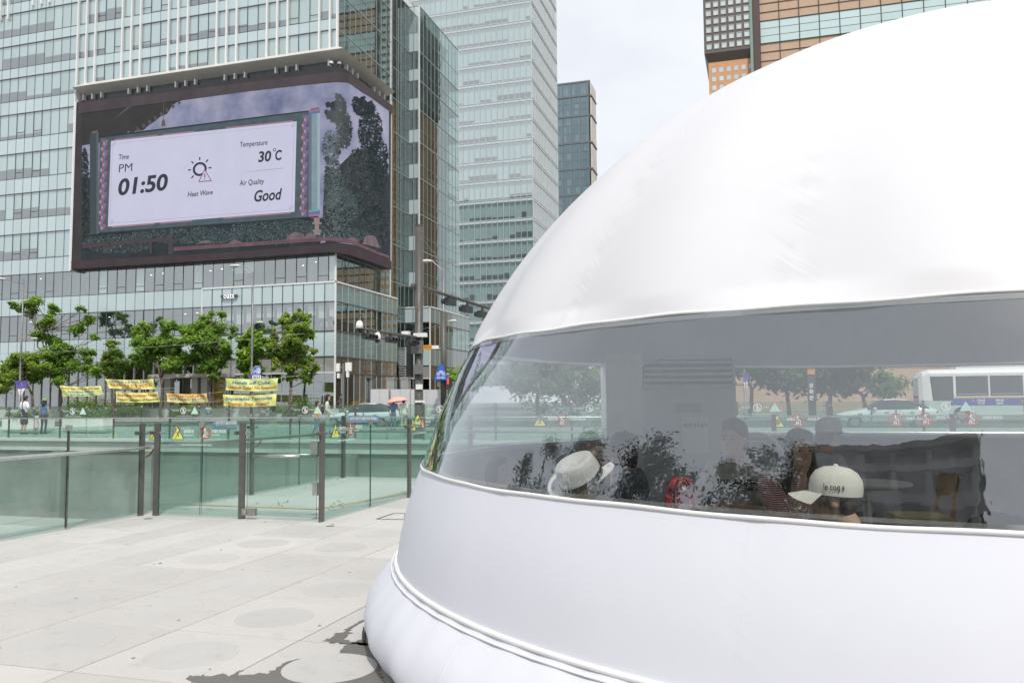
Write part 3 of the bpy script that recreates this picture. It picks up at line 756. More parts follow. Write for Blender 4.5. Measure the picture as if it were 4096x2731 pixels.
for x0_, x1_, y0_, y1_, z0_, z1_ in ((XA - .06, XA + .09, 81.9, 82.05, 6, 51.3), (-39.87, -39.72, 92.9, 93.05, 6, 51.3), (-39.85, -39.75, 106.95, 107.05, 6, 51.3), (XA - .1, XA + .05, YA - .08, YA + .06, 13, 16.2)):
    fm = MB(); fm.box(x0_, x1_, y0_, y1_, z0_, z1_); fm.build('corner_trim', M_FIN, towerA)
ib = MB()
ib.box(XA - 4, XA - 3.6, YA + 2, 81.5, 6, 51); ib.box(-45, -44.6, 82.5, 106, 6, 51); ib.box(-44.5, -39.9, 95, 95.3, 6, 51)
for z in TH: ib.box(XA - 3.6, XA - .15, YA + .3, 81.8, z - 4.0, z - 3.7); ib.box(-44.6, -41.35, 82.2, 93, z - 4.0, z - 3.7); ib.box(-44.6, -39.95, 93.2, 106.8, z - 4, z - 3.7)
ib.build('interior_wall', M_INT, towerA)
# canopy over the screen: sloping soffit, lip, recessed strip of glazing with short fins
cn = MB()
x0, x1, yo, yi = -69.3, -37.2, YA - 1.45, YA - .02
cn.quad((x0, yo, 35.25), (x1, yo, 35.25), (XA, yi, 34.75), (x0, yi, 34.75)); cn.quad((x0, yo, 35.25), (x0, yi, 36.2), (XA, yi, 36.2), (x1, yo, 35.25))
cn.quad((x1, yo, 35.25), (x1, 80.3, 35.25), (XA + .02, 80.3, 34.75), (XA, yi, 34.75)); cn.quad((x1, yo, 35.25), (XA, yi, 36.2), (XA + .02, 80.3, 36.2), (x1, 80.3, 35.25))
cn.tri((x0, yo, 35.25), (x0, yi, 34.75), (x0, yi, 36.2)); cn.tri((x1, 80.3, 35.25), (XA + .02, 80.3, 36.2), (XA + .02, 80.3, 34.75))
cn.build('canopy', M('canopy_metal', (.55, .54, .50), .45, .1, .06, 1.5), towerA)
cn = MB(); cn.box(-69.2, XA, YA - .06, YA - .03, 33.8, 34.8); cn.box(XA + .03, XA + .06, YA, 80.2, 33.8, 34.8); cn.build('recess_strip', M('recess_dark', (.06, .075, .08), .25, 0, .2, 1), towerA)
k = 0; xf = -69.2
sm = MB(); sm.box(-.08, .08, -.4, 0, 0, .62); SF = bpy.data.meshes.new('short_fin'); SF.from_pydata(sm.v, [], sm.f); SF.materials.append(M_FIN)
sm = MB(); sm.box(0, .4, -.08, .08, 0, .62); SFS = bpy.data.meshes.new('short_fin_side'); SFS.from_pydata(sm.v, [], sm.f); SFS.materials.append(M_FIN)
xf = -68.8
while xf < -39:
    if k % 5 in (0, 1, 2): put('short_fin', SF, towerA, (xf, YA - .06, 34.15))
    k += 1; xf += MOD
for yy in (71.2, 72.3, 73.4, 77.2, 78.4, 79.6): put('short_fin', SFS, towerA, (XA + .06, yy, 34.15))
bA.finish()

# ---------------------------------------------------------------- cafe box at the foot of the tower
def shopbox(label, xl, xr, yf, yb, front_n, side_n, curtains):
    root = thing('cafe_box', label, 'building', ((xl + xr) / 2, yf, 0), 'glass boxes at the foot of the tower'); b = Bldg(root)
    F, S = Wall(False, yf), Wall(True, xr); mb = MB(); wh = MB()
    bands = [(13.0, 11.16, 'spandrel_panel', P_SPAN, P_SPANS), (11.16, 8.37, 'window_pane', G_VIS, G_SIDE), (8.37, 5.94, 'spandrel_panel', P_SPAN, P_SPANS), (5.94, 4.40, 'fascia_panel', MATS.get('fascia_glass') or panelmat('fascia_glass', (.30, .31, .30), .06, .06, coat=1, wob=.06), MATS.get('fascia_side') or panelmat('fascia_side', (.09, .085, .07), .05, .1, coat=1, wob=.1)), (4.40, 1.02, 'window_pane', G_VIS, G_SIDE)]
    for zt, zb, kind, mf, ms in bands:
        for n, w, a0, a1, mat in ((front_n, F, xl, xr, mf), (side_n, S, yf, yb, ms)):
            da = (a1 - a0) / n
            for i in range(n):
                p, q = a0 + i * da + .03, a0 + (i + 1) * da - .03
                if zb < 2 and w is S and i > 2: b.pane('fascia_panel', MATS['fascia_side'], w, p, q, zb, zt - .04); continue
                b.pane(kind, mat, w, p, q, zb + .03, zt - .04)
                if kind == 'window_pane' and zt > 8 and curtains:
                    d = rng.choice([.35, .4, .45, .5, .55]); cm = MB(); r_ = []
                    aa = [p + .2 + (q - p - .3) * k_ / 8 for k_ in range(9)]
                    for k_ in range(8):
                        o0, o1 = -.45 + .05 * math.sin(k_ * 2.1), -.45 + .05 * math.sin((k_ + 1) * 2.1)
                        z0 = zt - .25 - (zt - zb) * d
                        cm.quad(w.pt(aa[k_], z0 + .03 * math.sin(k_), o0), w.pt(aa[k_ + 1], z0 + .03 * math.sin(k_ + 1), o1), w.pt(aa[k_ + 1], zt - .25, o1), w.pt(aa[k_], zt - .25, o0))
                    cm.build('curtain', M('curtain_linen', (.74, .75, .73), .85, var=.08, scale=3), root)
            w.bar(mb, a0, a1, zb - .05, zb + .05, -.04, .06)
            for i in range(n + 1):
                if zt in (5.94,) and i % 2: continue
                w.bar(mb if w is F and zt != 4.40 else wh, a0 + i * da - .03, a0 + i * da + .03, zb, zt, -.04, .05)
    mb.build('mullion_grid', M_MULL, root)
    wh.build('vertical_mullions', M('mullion_pale_green', (.45, .52, .50), .35, .3, .1, 3), root)
    wt = MB(); wt.box(xl - .06, xr + .08, yf - .08, yf + .02, 12.97, 13.12); wt.box(xr - .02, xr + .08, yf - .08, yb, 12.97, 13.12); wt.box(xr - .07, xr + .07, yf - .08, yf + .06, 1.02, 12.97); wt.box(xl - .07, xl + .05, yf - .08, yf + .06, 6, 12.97)
    wt.box(xl, xr, yf - .1, yf + .0, 4.36, 4.47)
    wt.build('white_trim', M_FIN, root)
    it = MB()
    for z in (4.6, 8.2, 11.3): it.box(xl + .2, xr - .25, yf + .25, yb - .2, z - .12, z + .12)
    it.box(xl + .2, xr - .3, yf + 5.0, yf + 5.3, 1.02, 12.9); it.box(xl + .2, xr - .3, yf + .25, yf + 5, .95, 1.02)
    it.build('interior', M_INTD, root)
    rf = MB(); rf.box(xl, xr - .02, yf + .02, yb, 12.9, 12.96); rf.build('roof', M_FIN, root)
    b.finish(); return root
cafe = shopbox('two storey glass cafe box with linen curtains and a small lit sign', -53.3, -38.42, 69.72, 83.5, 13, 11, True)
shopbox('low glass box with louvred vents behind the traffic signal pole', -41.25, -37.96, 92.0, 106, 3, 9, False)
for yy, zz, h, par in ((83.9, 3.2, 4.2, cafe),):
    lv = MB()
    for k in range(22): lv.box(XA + .2, XA + .28, yy, yy + 1.5, zz + k * h / 22, zz + k * h / 22 + .07)
    lv.build('louvre_vent', M('louvre_metal', (.45, .46, .45), .4, .4, .1, 4), cafe)
# name sign
sg = MB(); a = onY(514, 680.5, 69.5); sg.box(a.x - .32, a.x + 1.52, 69.45, 69.62, a.z - .13, a.z + .13)
sign = sg.build('name_sign', M_MULL); tag(sign, 'thin dark bar sign with white letters oats on the cafe box', 'sign')
tx = MB(); add_text(tx, lambda u, v: (a.x + u, 69.42, a.z - .22 + v), 'oats', .78, .012, width=1.22); tx.build('lettering', emis('sign_white', (.95, .95, .95), 1.3), sign)
# ================================================================ curved media screen on the tower corner
YS, XS, RC = 69.0, -37.55, 1.4            # front plane, side plane, corner radius
SF0, SFE = -69.08, XS - RC                # front runs from SF0 to SFE (as x), then the arc, then the side to y = 80
ARC = RC * PI / 2; S_END = SFE + ARC + (80.0 - (YS + RC))
ZT0, ZB0 = 33.74, 15.79
def scr(s, z, off=0.0):
    if s <= SFE: return (s, YS - off, z)
    if s <= SFE + ARC:
        a = (s - SFE) / RC; return (SFE + (RC + off) * math.sin(a), YS + RC - (RC + off) * math.cos(a), z)
    return (XS + off, YS + RC + (s - SFE - ARC), z)
_arcu = [(proj(scr(SFE + ARC * k / 40, 25))[0], SFE + ARC * k / 40) for k in range(41)]
def s_z(px, py):
    p = onY(px, py, YS)
    if p.x <= SFE: return p.x, p.z
    q = onX(px, py, XS)
    if q.y >= YS + RC: return SFE + ARC + q.y - (YS + RC), q.z
    for (u0, s0), (u1, s1) in zip(_arcu, _arcu[1:]):
        if u0 <= px <= u1:
            s = s0 + (s1 - s0) * (px - u0) / max(1e-6, u1 - u0); break
    else: s = SFE + ARC * .5
    w = scr(s, 20); d = (Vector(w) - CAM).dot(_hd); r = ray(px, py); t = d / r.dot(_hd); return s, (CAM + r * t).z
def sp(px, py, off=.02): s, z = s_z(px, py); return scr(s, z, off)
screen = thing('media_screen', 'huge curved corner screen showing time, weather and air quality on a scroll', 'screen', (-53, 69, 16))
# housing: box behind the display face
hs = MB(); N = 60
S = [SF0 + (S_END - SF0) * k / N for k in range(N + 1)]
S = sorted(set([SF0, SFE, SFE + ARC, S_END] + [SFE + ARC * k / 12 for k in range(13)] + [SF0 + (SFE - SF0) * k / 8 for k in range(9)]))
for a, b in zip(S, S[1:]):
    for z in (ZT0, ZB0): hs.quad(scr(a, z, 0), scr(b, z, 0), scr(b, z, -.95), scr(a, z, -.95))
    hs.quad(scr(a, ZT0, 0), scr(b, ZT0, 0), scr(b, ZT0 + .07, -.25), scr(a, ZT0 + .07, -.25))
hs.box(SF0, SF0 + .02, YS, YS + .95, ZB0, ZT0); hs.box(XS - .95, XS, 79.98, 80.0, ZB0, ZT0)
hs.build('housing', M('screen_housing', (.045, .045, .05), .5, .2, .1, 3), screen)
hs = MB(); hs.box(SF0 - .12, SF0 - .01, YS - .04, YS + 1, ZB0 - .1, ZT0 + .05); hs.box(XS - .9, XS + .04, 80.02, 80.12, ZB0 - .1, ZT0 + .5); hs.build('edge_trim', M_FIN, screen)
def face(mb, s0, s1, z0, z1, off, nz=1, m=0):
    ss = sorted(set([s0, s1] + [s for s in S if s0 < s < s1]))
    for a, b in zip(ss, ss[1:]):
        for k in range(nz):
            za, zb = z0 + (z1 - z0) * k / nz, z0 + (z1 - z0) * (k + 1) / nz
            mb.quad(scr(a, za, off), scr(b, za, off), scr(b, zb, off), scr(a, zb, off), m)
def pic(name, mb, mat): return mb.build(name, mat, screen)
E_ = lambda n, rgb, var=0.0, scale=.3, c2=None: emis('screen_' + n, srgb(*rgb), 1.0, var, scale, srgb(*c2) if c2 else None)
f = MB(); face(f, SF0, S_END, ZB0, ZT0, 0.0); pic('display_face', f, E_('frame', (60, 57, 59), .18, .6))
# the picture is laid on in flat layers, read in photograph pixels and carried to the curved face
def ppoly(mb, pts, off, m=0, step=25):
    """polygon given in pixels, cut into vertical strips so it follows the curve"""
    n = len(pts); xs0, xs1 = min(p[0] for p in pts), max(p[0] for p in pts)
    cuts = [xs0 + (xs1 - xs0) * k / max(1, int((xs1 - xs0) / step)) for k in range(max(1, int((xs1 - xs0) / step)) + 1)]
    def yr(x):
        ys = []
        for (ax, ay), (bx, by) in zip(pts, pts[1:] + pts[:1]):
            if ax == bx: continue
            if min(ax, bx) - 1e-9 <= x <= max(ax, bx) + 1e-9: ys.append(ay + (by - ay) * (x - ax) / (bx - ax))
        return (min(ys), max(ys)) if ys else None
    for a, b in zip(cuts, cuts[1:]):
        e = (b - a) * 1e-3; ra, rb = yr(a + e), yr(b - e)
        if ra and rb: mb.quad(sp(a, ra[1], off), sp(b, rb[1], off), sp(b, rb[0], off), sp(a, ra[0], off), m)
def pquad(mb, tl, tr, br, bl, off, m=0, n=14):
    L = lambda a, b, t_: (a[0] + (b[0] - a[0]) * t_, a[1] + (b[1] - a[1]) * t_)
    for k in range(n):
        a, b = k / n, (k + 1) / n; mb.quad(sp(*L(bl, br, a), off), sp(*L(bl, br, b), off), sp(*L(tl, tr, b), off), sp(*L(tl, tr, a), off), m)
f = MB(); ppoly(f, [(187, 262), (300, 246), (420, 231), (560, 212), (700, 196), (770, 189), (800, 191), (830, 212), (893, 251), (893, 590), (830, 566), (800, 560), (760, 556), (500, 578), (300, 588), (190, 592)], .02, step=8)
pic('picture_sky', f, E_('sky', (112, 122, 158), .0, .3) if False else E_('sky', (98, 110, 150), .25, .22, (168, 168, 190)))
f = MB(); ppoly(f, [(187, 262), (200, 252), (420, 231), (405, 236), (395, 245), (385, 262), (370, 268), (355, 280), (340, 290), (330, 300), (310, 302), (300, 312), (296, 300), (285, 320), (187, 335)], .035, step=4)
pic('picture_eave', f, E_('eave', (54, 52, 52), .16, .5))
f = MB()
for k in range(9):
    x = 300 + k * 13.5; y = 309 - k * 8.8
    f.tri(sp(x, y - 8, .036), sp(x + 9, y - 2, .036), sp(x + 2, y + 4, .036))
f.tri(*[sp(*q, .04) for q in ((262, 275), (300, 240), (306, 243))]); pic('picture_eave_tiles', f, E_('eave2', (86, 82, 82)))
f = MB(); f.quad(*[sp(*q, .045) for q in ((375.5, 274), (377, 274), (377, 236), (375.5, 236))]); ppoly(f, [(371, 290), (373, 278), (376, 273), (379, 277), (381, 290)], .045, step=2); pic('picture_bell', f, E_('bell', (92, 86, 84)))
# foliage in the picture
def art_leaves(name, blobs, ramp, seed, off, size=3.0, flat=1.0):
    rng_ = np.random.default_rng(seed); mb = MB(); rv = []
    for x, y, rx, ry, n in blobs:
        for _ in range(int(n * 1.7)):
            a, q = rng_.uniform(0, 2 * PI), math.sqrt(rng_.uniform(0, 1)); cx_, cy_ = x + rx * q * math.cos(a), y + ry * q * math.sin(a)
            if not (188 < cx_ < 891): continue
            top = 250 if cx_ < 770 else 195 + (cx_ - 770) * .5
            if cy_ < top + 4 or cy_ > 586: continue
            th = rng_.uniform(0, PI); l, w = size * rng_.uniform(.6, 1.7), size * rng_.uniform(.22, .5)
            dx, dy = math.cos(th), math.sin(th) * flat
            mb.quad(sp(cx_ - dx * l, cy_ - dy * l, off), sp(cx_ + dy * w, cy_ - dx * w, off), sp(cx_ + dx * l, cy_ + dy * l, off), sp(cx_ - dy * w, cy_ + dx * w, off)); rv.append(rng_.random())
    m, t, p = newmat('screen_' + name); at = t.new('ShaderNodeAttribute'); at.attribute_name = 'tone'
    c = t.ramp(at.outputs['Fac'], [(a_, srgb(*c_)) for a_, c_ in ramp]); p.inputs['Base Color'].default_value = (.012, .012, .013, 1); p.inputs['Roughness'].default_value = .6
    t.link(c, p.inputs['Emission Color']); p.inputs['Emission Strength'].default_value = 1 / EXPO
    o = mb.build('picture_' + name, m, screen, kind='stuff'); setrnd(o, rv)
# solid dark masses behind the leaves
f = MB(); ppoly(f, [(745, 560), (742, 480), (750, 420), (748, 380), (770, 390), (800, 360), (830, 340), (860, 360), (893, 400), (893, 588), (830, 564), (790, 557)], .03, step=6)
pquad(f, (190, 540), (750, 498), (760, 566), (190, 598), .03); pquad(f, (187, 415), (212, 405), (212, 560), (187, 598), .031, n=2); rg_ = random.Random(8)
for (x, y, rx, ry) in ((770, 252, 19, 28), (790, 305, 13, 36), (835, 242, 21, 22), (850, 300, 22, 46), (872, 380, 20, 58), (764, 345, 17, 36), (768, 420, 20, 55), (835, 400, 40, 70), (790, 470, 36, 60)):
    for _ in range(26):
        a_, q_ = rg_.uniform(0, 2 * PI), math.sqrt(rg_.random()); cx_, cy_ = x + rx * q_ * math.cos(a_), y + ry * q_ * math.sin(a_); r_ = rg_.uniform(3, 7)
        if cx_ > 886 or cy_ > 560 or cy_ < 200 + max(0, cx_ - 800) * .62: continue
        k_ = [sp(min(890, cx_ + r_ * rg_.uniform(.6, 1.2) * math.cos(2 * PI * i / 7)), cy_ + r_ * rg_.uniform(.6, 1.2) * math.sin(2 * PI * i / 7), .034) for i in range(7)]; f.poly(k_)
pic('picture_woods', f, E_('woods', (42, 50, 53), .3, .8))
art_leaves('pines', [(770, 250, 24, 34, 420), (790, 300, 18, 42, 300), (835, 240, 27, 28, 420), (850, 300, 28, 52, 520), (870, 380, 24, 62, 520), (835, 420, 48, 84, 900), (860, 520, 32, 55, 520), (195, 400, 9, 60, 260), (198, 500, 10, 60, 280)],
           [(0, (36, 42, 45)), (.6, (45, 53, 56)), (.9, (56, 66, 67)), (1, (74, 84, 82))], 3, .05, 3.6)
art_leaves('shrubs', [(760, 340, 20, 40, 260), (765, 420, 22, 60, 320), (780, 480, 40, 50, 420), (640, 525, 110, 22, 520), (430, 540, 130, 20, 460), (270, 560, 80, 22, 300), (790, 540, 60, 16, 220), (560, 550, 150, 14, 300)],
           [(0, (46, 60, 62)), (.6, (58, 74, 75)), (.9, (74, 92, 91)), (1, (104, 120, 118))], 4, .06, 2.8)
f = MB()
for pts in ([(655, 553), (664, 540), (680, 533), (698, 537), (704, 553)], [(695, 551), (706, 537), (716, 534), (730, 545), (738, 555)], [(790, 556), (800, 546), (812, 545), (824, 558)], [(830, 560), (840, 540), (860, 542), (872, 570)], [(455, 560), (465, 553), (480, 552), (490, 558)], [(520, 562), (540, 550), (555, 556), (565, 560)]):
    f = MB(); ppoly(f, pts, .075, step=4); pic('picture_rock', f, MATS.get('screen_rock') or E_('rock', (112, 96, 102), .3, 1.2))
f = MB()
for x0, y0, x1, y1, w in ((715, 500, 742, 500, 2), (722, 502, 735, 502, 9), (718, 511, 740, 511, 4), (724, 514, 734, 514, 14), (719, 528, 739, 528, 4), (722, 532, 737, 532, 8)): f.quad(sp(x0, y0 + w, .08), sp(x1, y1 + w, .08), sp(x1, y1, .08), sp(x0, y0, .08))
pic('picture_pedestal', f, E_('pedestal', (140, 124, 126), .12, 1))
f = MB(); ppoly(f, [(190, 560), (392, 545), (392, 553), (190, 571)], .08, step=20); ppoly(f, [(388, 585), (388, 540), (393, 535), (398, 540), (398, 585)], .085, step=3)
for x in (250, 310, 345): ppoly(f, [(x, 583), (x, 557), (x + 5, 557), (x + 5, 583)], .08, step=3)
pic('picture_railing', f, E_('railing', (70, 64, 68), .1, 1))
f = MB(); ppoly(f, [(400, 568), (760, 545), (800, 549), (893, 590), (893, 594), (800, 558), (760, 553), (400, 577)], .09, step=6); pic('picture_ledge', f, E_('ledge', (104, 78, 86), .25, .6))
f = MB(); ppoly(f, [(165, 618), (165, 600), (500, 582), (760, 560), (800, 563), (845, 580), (897, 600), (897, 618), (845, 600), (800, 585), (760, 578), (500, 597)], .095, step=6); pic('picture_lower_frame', f, E_('lframe', (66, 56, 60), .2, .5))
f = MB(); ppoly(f, [(181, 238), (500, 199), (768, 166), (800, 170), (830, 190), (900, 243), (900, 262), (830, 211), (800, 192), (768, 188), (500, 220), (181, 262)], .095, step=6); pic('picture_upper_frame', f, E_('uframe', (74, 66, 70), .2, .5))
# the scroll
f = MB(); pquad(f, (231, 315), (718, 257), (712, 499), (228, 537), .11); pic('scroll_border', f, E_('border', (74, 90, 96), .2, .8))
f = MB(); pquad(f, (257, 325), (683, 280), (678, 487), (250, 521), .125); pic('scroll_card', f, E_('card', (197, 197, 219), .03, .4))
f = MB(); pquad(f, (231, 314), (735, 252), (735, 255), (231, 318), .13); pquad(f, (228, 535), (733, 497), (733, 500), (228, 538.5), .13); pic('scroll_rods', f, E_('rod', (44, 48, 54)))['kind'] = 'stuff'
f = MB()
for (xa, ya, xb, yb) in ((257, 325, 683, 280), (250, 521, 678, 487)):
    for (o0, o1, a0, a1) in ((-3, -.8, .28, .45), (-3, -.8, .62, .98), (-3, -.8, .02, .25)):
        q0, q1 = (xa + (xb - xa) * a0, ya + (yb - ya) * a0), (xa + (xb - xa) * a1, ya + (yb - ya) * a1)
        sg_ = 1 if ya < 400 else -1; pquad(f, (q0[0], q0[1] + o0 * sg_), (q1[0], q1[1] + o0 * sg_), (q1[0], q1[1] + o1 * sg_), (q0[0], q0[1] + o1 * sg_), .128, n=4)
pic('scroll_red_edge', f, E_('rededge', (178, 122, 142)))
f = MB()
def pline(pts, w, off, m=0):
    for (ax, ay), (bx, by) in zip(pts, pts[1:]):
        L = math.hypot(bx - ax, by - ay); nx, ny = -(by - ay) / L * w / 2, (bx - ax) / L * w / 2
        n = max(1, int(L / 30))
        for k in range(n):
            p0 = (ax + (bx - ax) * k / n, ay + (by - ay) * k / n); p1 = (ax + (bx - ax) * (k + 1) / n, ay + (by - ay) * (k + 1) / n)
            f.quad(sp(p0[0] + nx, p0[1] + ny, off), sp(p1[0] + nx, p1[1] + ny, off), sp(p1[0] - nx, p1[1] - ny, off), sp(p0[0] - nx, p0[1] - ny, off), m)
pline([(273, 330), (668, 289)], .7, .14); pline([(266, 513), (664, 482)], .7, .14); pline([(260.5, 338), (255, 506)], .7, .14); pline([(677, 296), (672, 472)], .7, .14)
for x, y in ((262, 331), (674, 287), (257, 509), (669, 477)):
    for dx, dy in ((0, 0), (4, 3), (-1, 5), (4, -2)): pline([(x + dx - 2, y + dy - 2), (x + dx + 2, y + dy - 2.3), (x + dx + 2, y + dy + 2), (x + dx - 2, y + dy + 2.3), (x + dx - 2, y + dy - 2)], .6, .14)
pic('scroll_fine_lines', f, E_('fine', (160, 154, 178)))
# ornament bands beside the card
OM = [E_('orn_red', (150, 92, 112)), E_('orn_pink', (186, 138, 154)), E_('orn_blue', (98, 116, 158)), E_('orn_wine', (112, 72, 90))]
for (xa, ya, xb, yb, w) in ((242, 322, 236, 528, 5), (703, 266, 697, 496, 5)):
    n = 34; f = MB()
    for k in range(n):
        t0 = k / n; x, y = xa + (xb - xa) * t0, ya + (yb - ya) * t0; sw = math.sin(k * 1.57) * 2.4; hh = (yb - ya) / n
        f.quad(sp(x - w + sw, y + hh, .132), sp(x + sw - 1, y + hh, .132), sp(x + sw - 1, y, .132), sp(x - w + sw, y, .132), k % 2)
        f.quad(sp(x + sw, y + hh, .132), sp(x + 4 + sw, y + hh, .132), sp(x + 4 + sw, y, .132), sp(x + sw, y, .132), 2)
        f.quad(sp(x + 4.4 + sw, y + hh, .132), sp(x + 8.5 + sw * .6, y + hh, .132), sp(x + 8.5 + sw * .6, y, .132), sp(x + 4.4 + sw, y, .132), 3 if k % 4 else 0)
    f.build('scroll_ornament', OM, screen)
# rollers at both ends, with coloured end bands
f = MB()
for (xa, xb, y0, y1, cols_) in ((711, 737, 255, 499, None), (209, 229, 308, 540, None)):
    lt = xa > 500
    for k in range(8):
        p, q = xa + (xb - xa) * k / 8, xa + (xb - xa) * (k + 1) / 8; dy = -(p - xa) * .12
        f.quad(sp(p, y1 + dy, .15), sp(q, y1 + dy, .15), sp(q, y0 + dy, .15), sp(p, y0 + dy, .15), (0 if k < 2 else 1 if k < 6 else 2) if lt else (3 if k < 6 else 4))
    if lt:
        for b, (ya, yb) in enumerate(((484, 488.5), (488.5, 494), (494, 499), (255, 259), (259, 264))): f.quad(sp(xa, yb, .16), sp(xb, yb - 3, .16), sp(xb, ya - 3, .16), sp(xa, ya, .16), (5, 6, 7, 7, 6)[b])
    f.quad(sp(xa + 4, y0, .155), sp(xb - 2, y0 - 3, .155), sp(xb - 3, y0 - 7, .155), sp(xa + 5, y0 - 4, .155), 8)
f.build('scroll_rollers', [E_('rol1', (92, 112, 126)), E_('rol2', (126, 146, 158), .12, .8), E_('rol3', (150, 168, 178)), E_('rol4', (62, 72, 76)), E_('rol5', (84, 94, 98)), E_('rolg', (108, 158, 152)), E_('rolb', (88, 110, 164)), E_('rolr', (158, 106, 128)), E_('rolc', (120, 96, 100))], screen)
# writing on the card
f = MB()
def stext(body, px, py, w, h, slope, bold=.03, shear=.12, m=0):
    """w, h in pixels: width of the line and cap height"""
    vv, ff = text_verts(body, 1.0, bold, shear, 'LEFT', 4)
    xs = [v.x for v in vv]; x0 = min(xs); ww = max(xs) - x0; ys = [v.y for v in vv if True]; i = len(f.v)
    for v in vv:
        u = (v.x - x0) / ww * w; f.v.append(sp(px + u, py - u * slope - v.y * h / .70, .15))
    for q in ff: f.f.append(tuple(i + k for k in q)); f.mi.append(m)
stext('Time', 275.5, 368, 23, 11.5, .10, .015)
stext('PM', 275, 397, 32, 18.5, .105, .0, .08)
stext('01:50', 274, 449, 114, 36, .115, .03, .14)
stext('Heat Wave', 433, 453, 58, 11, .10, .015, .22)
stext('Temperature', 553.5, 339, 63, 11.5, .085, .012)
stext('30', 595, 373, 30, 23, .09, .03)
stext('C', 634, 369, 15.5, 22, .09, .03)
stext('Air Quality', 552, 427.5, 57, 12, .085, .012)
stext('Good', 586, 464, 64, 25, .09, .025, .24)
def ring(x, y, r, w, n=28):
    for k in range(n):
        a, b = 2 * PI * k / n, 2 * PI * (k + 1) / n
        f.quad(*[sp(x + q * math.cos(c), y - q * math.sin(c) - .1 * q * math.cos(c), .15) for q, c in ((r - w / 2, a), (r + w / 2, a), (r + w / 2, b), (r - w / 2, b))])
ring(632.5, 345.5, 3.1, 1.5, 14); ring(461, 389.5, 13.5, 5.2)
for a in (90, 45, 135, 0, 180, 225):
    c, s_ = math.cos(R(a)), math.sin(R(a)); pline([(461 + 20 * c, 389 - 20 * s_ - 2 * c), (461 + 27 * c, 389 - 27 * s_ - 3 * c)], 3, .15)
pic('scroll_writing', f, E_('ink', (52, 54, 64), .1, 2))['kind'] = 'stuff'
f = MB(); f.quad(*[sp(*q, .152) for q in ((557, 396.4), (653, 387.2), (653, 387.9), (600, 393))]); pic('scroll_divider', f, E_('divider', (120, 104, 124)))
f = MB(); f.tri(*[sp(*q, .155) for q in ((459, 418.5), (488, 416.5), (472.5, 390))]); pic('warning_triangle', f, E_('tri', (198, 197, 220)))
f = MB()
pline([(459, 418.5), (488, 416.5)], 2.2, .165); pline([(488, 416.5), (472.5, 391)], 1.8, .165); pline([(472.5, 391), (459, 418.5)], 2.0, .165); pic('warning_outline', f, E_('triline', (134, 92, 108)))
f = MB(); pline([(473, 400), (472.8, 409)], 2.2, .17); pline([(472.7, 411.5), (472.7, 413.7)], 2.2, .17); pic('warning_mark', f, E_('mark', (50, 52, 62)))
# two little cameras on top of the screen
for px, py, lb in ((758, 153, 'small white camera on the top edge of the screen, left of its rounded corner'), (800, 163, 'small white camera on the screen top just past its rounded corner')):
    s, z = s_z(px, py + 8); b = Vector(scr(s, ZT0 + .08, -.2)); c = thing('security_camera', lb, 'camera', b, 'cameras on top of the screen')
    k = MB(); k.box(b.x - .04, b.x + .04, b.y - .04, b.y + .04, b.z, b.z + .3); k.build('bracket', M_POST, c)
    k = MB(); k.lathe([(.04, 0), (.17, .02), (.2, .12), (.17, .26), (.05, .3)], 14, (b.x, b.y - .05, b.z + .28)); k.build('housing', M_WHITE, c, smooth=True)
    k = MB(); k.ell((b.x, b.y - .12, b.z + .3), .11, .11, .1); k.build('lens', M('lens_black', (.02, .02, .022), .1), c, smooth=True)
# ================================================================ pale tower behind
G_B = glassmat('tower_glass', (.74, .86, .85), .36, 1.55, .02, (.95, 1, 1), .03, .3, .05)
G_BS = glassmat('tower_glass_side', (.62, .72, .70), .30, 1.6, .03, (.93, .97, .97), .05, .3, .05)
towerB = thing('pale_glass_tower', 'tall pale glass tower with thin white floor lines behind the screen tower', 'building', (-55, 155, 0))
bB = Bldg(towerB); wB = Wall(False, 150.0); wBS = Wall(True, -40.7); mb = MB(); sl = MB()
XB = [-40.7 - 1.18 * k for k in range(27)][::-1]
st = 3.9; NB = 27
for r_ in range(NB):
    zb = 79.0 - 3.9 * 19 + st * r_ - 3.9; zt = zb + st
    if zt < 12: continue
    run = 0
    for i in range(len(XB) - 1):
        if XB[i] < -66: continue
        bB.pane('window_pane', G_B, wB, XB[i] + .03, XB[i + 1] - .03, zb + .62, zt - .02)
        if run <= 0: run = rng.randint(1, 4); d = rng.choice([.62, .75, .8, .85, .9, 1, 1, 1, .7])
        run -= 1
        bB.pane('blind', P_BLIND, wB, XB[i] + .03, XB[i + 1] - .03, zb + .65 + (1 - d) * 3.1, zt - .05, -.35)
    for w_, a0, a1 in ((wB, XB[0], XB[-1]), (wBS, 150, 171)):
        w_.bar(mb, a0, a1, zb - .04, zb + .10, -.05, .10); w_.bar(mb, a0, a1, zb + .50, zb + .60, -.05, .07)
    bB.pane('spandrel_panel', P_SPAN, wB, XB[4], XB[-1], zb + .1, zb + .5)
    for k in range(18):
        a0, a1 = 150 + 21 * k / 18, 150 + 21 * (k + 1) / 18
        bB.pane('side_pane', G_BS, wBS, a0 + .03, a1 - .03, zb + .1, zt - .04)
    sl.box(-72, -41.2, 150.6, 160, zb - .1, zb + .5)
for xx in XB: wB.bar(mb, xx - .035, xx + .035, 5, 108, -.05, .10)
for k in range(19): a = 150 + 21 * k / 18; wBS.bar(mb, a - .04, a + .04, 5, 108, -.05, .08)
mb.build('mullion_grid', M('mullion_silver', (.60, .62, .62), .35, .4, .08, 2), towerB)
sl.box(-72, -44, 160, 160.3, 5, 108); sl.box(-44.5, -44.2, 151, 171, 5, 108); sl.build('floor_slab', M('tower_interior', (.55, .58, .57), .9, var=.2, scale=.3), towerB)
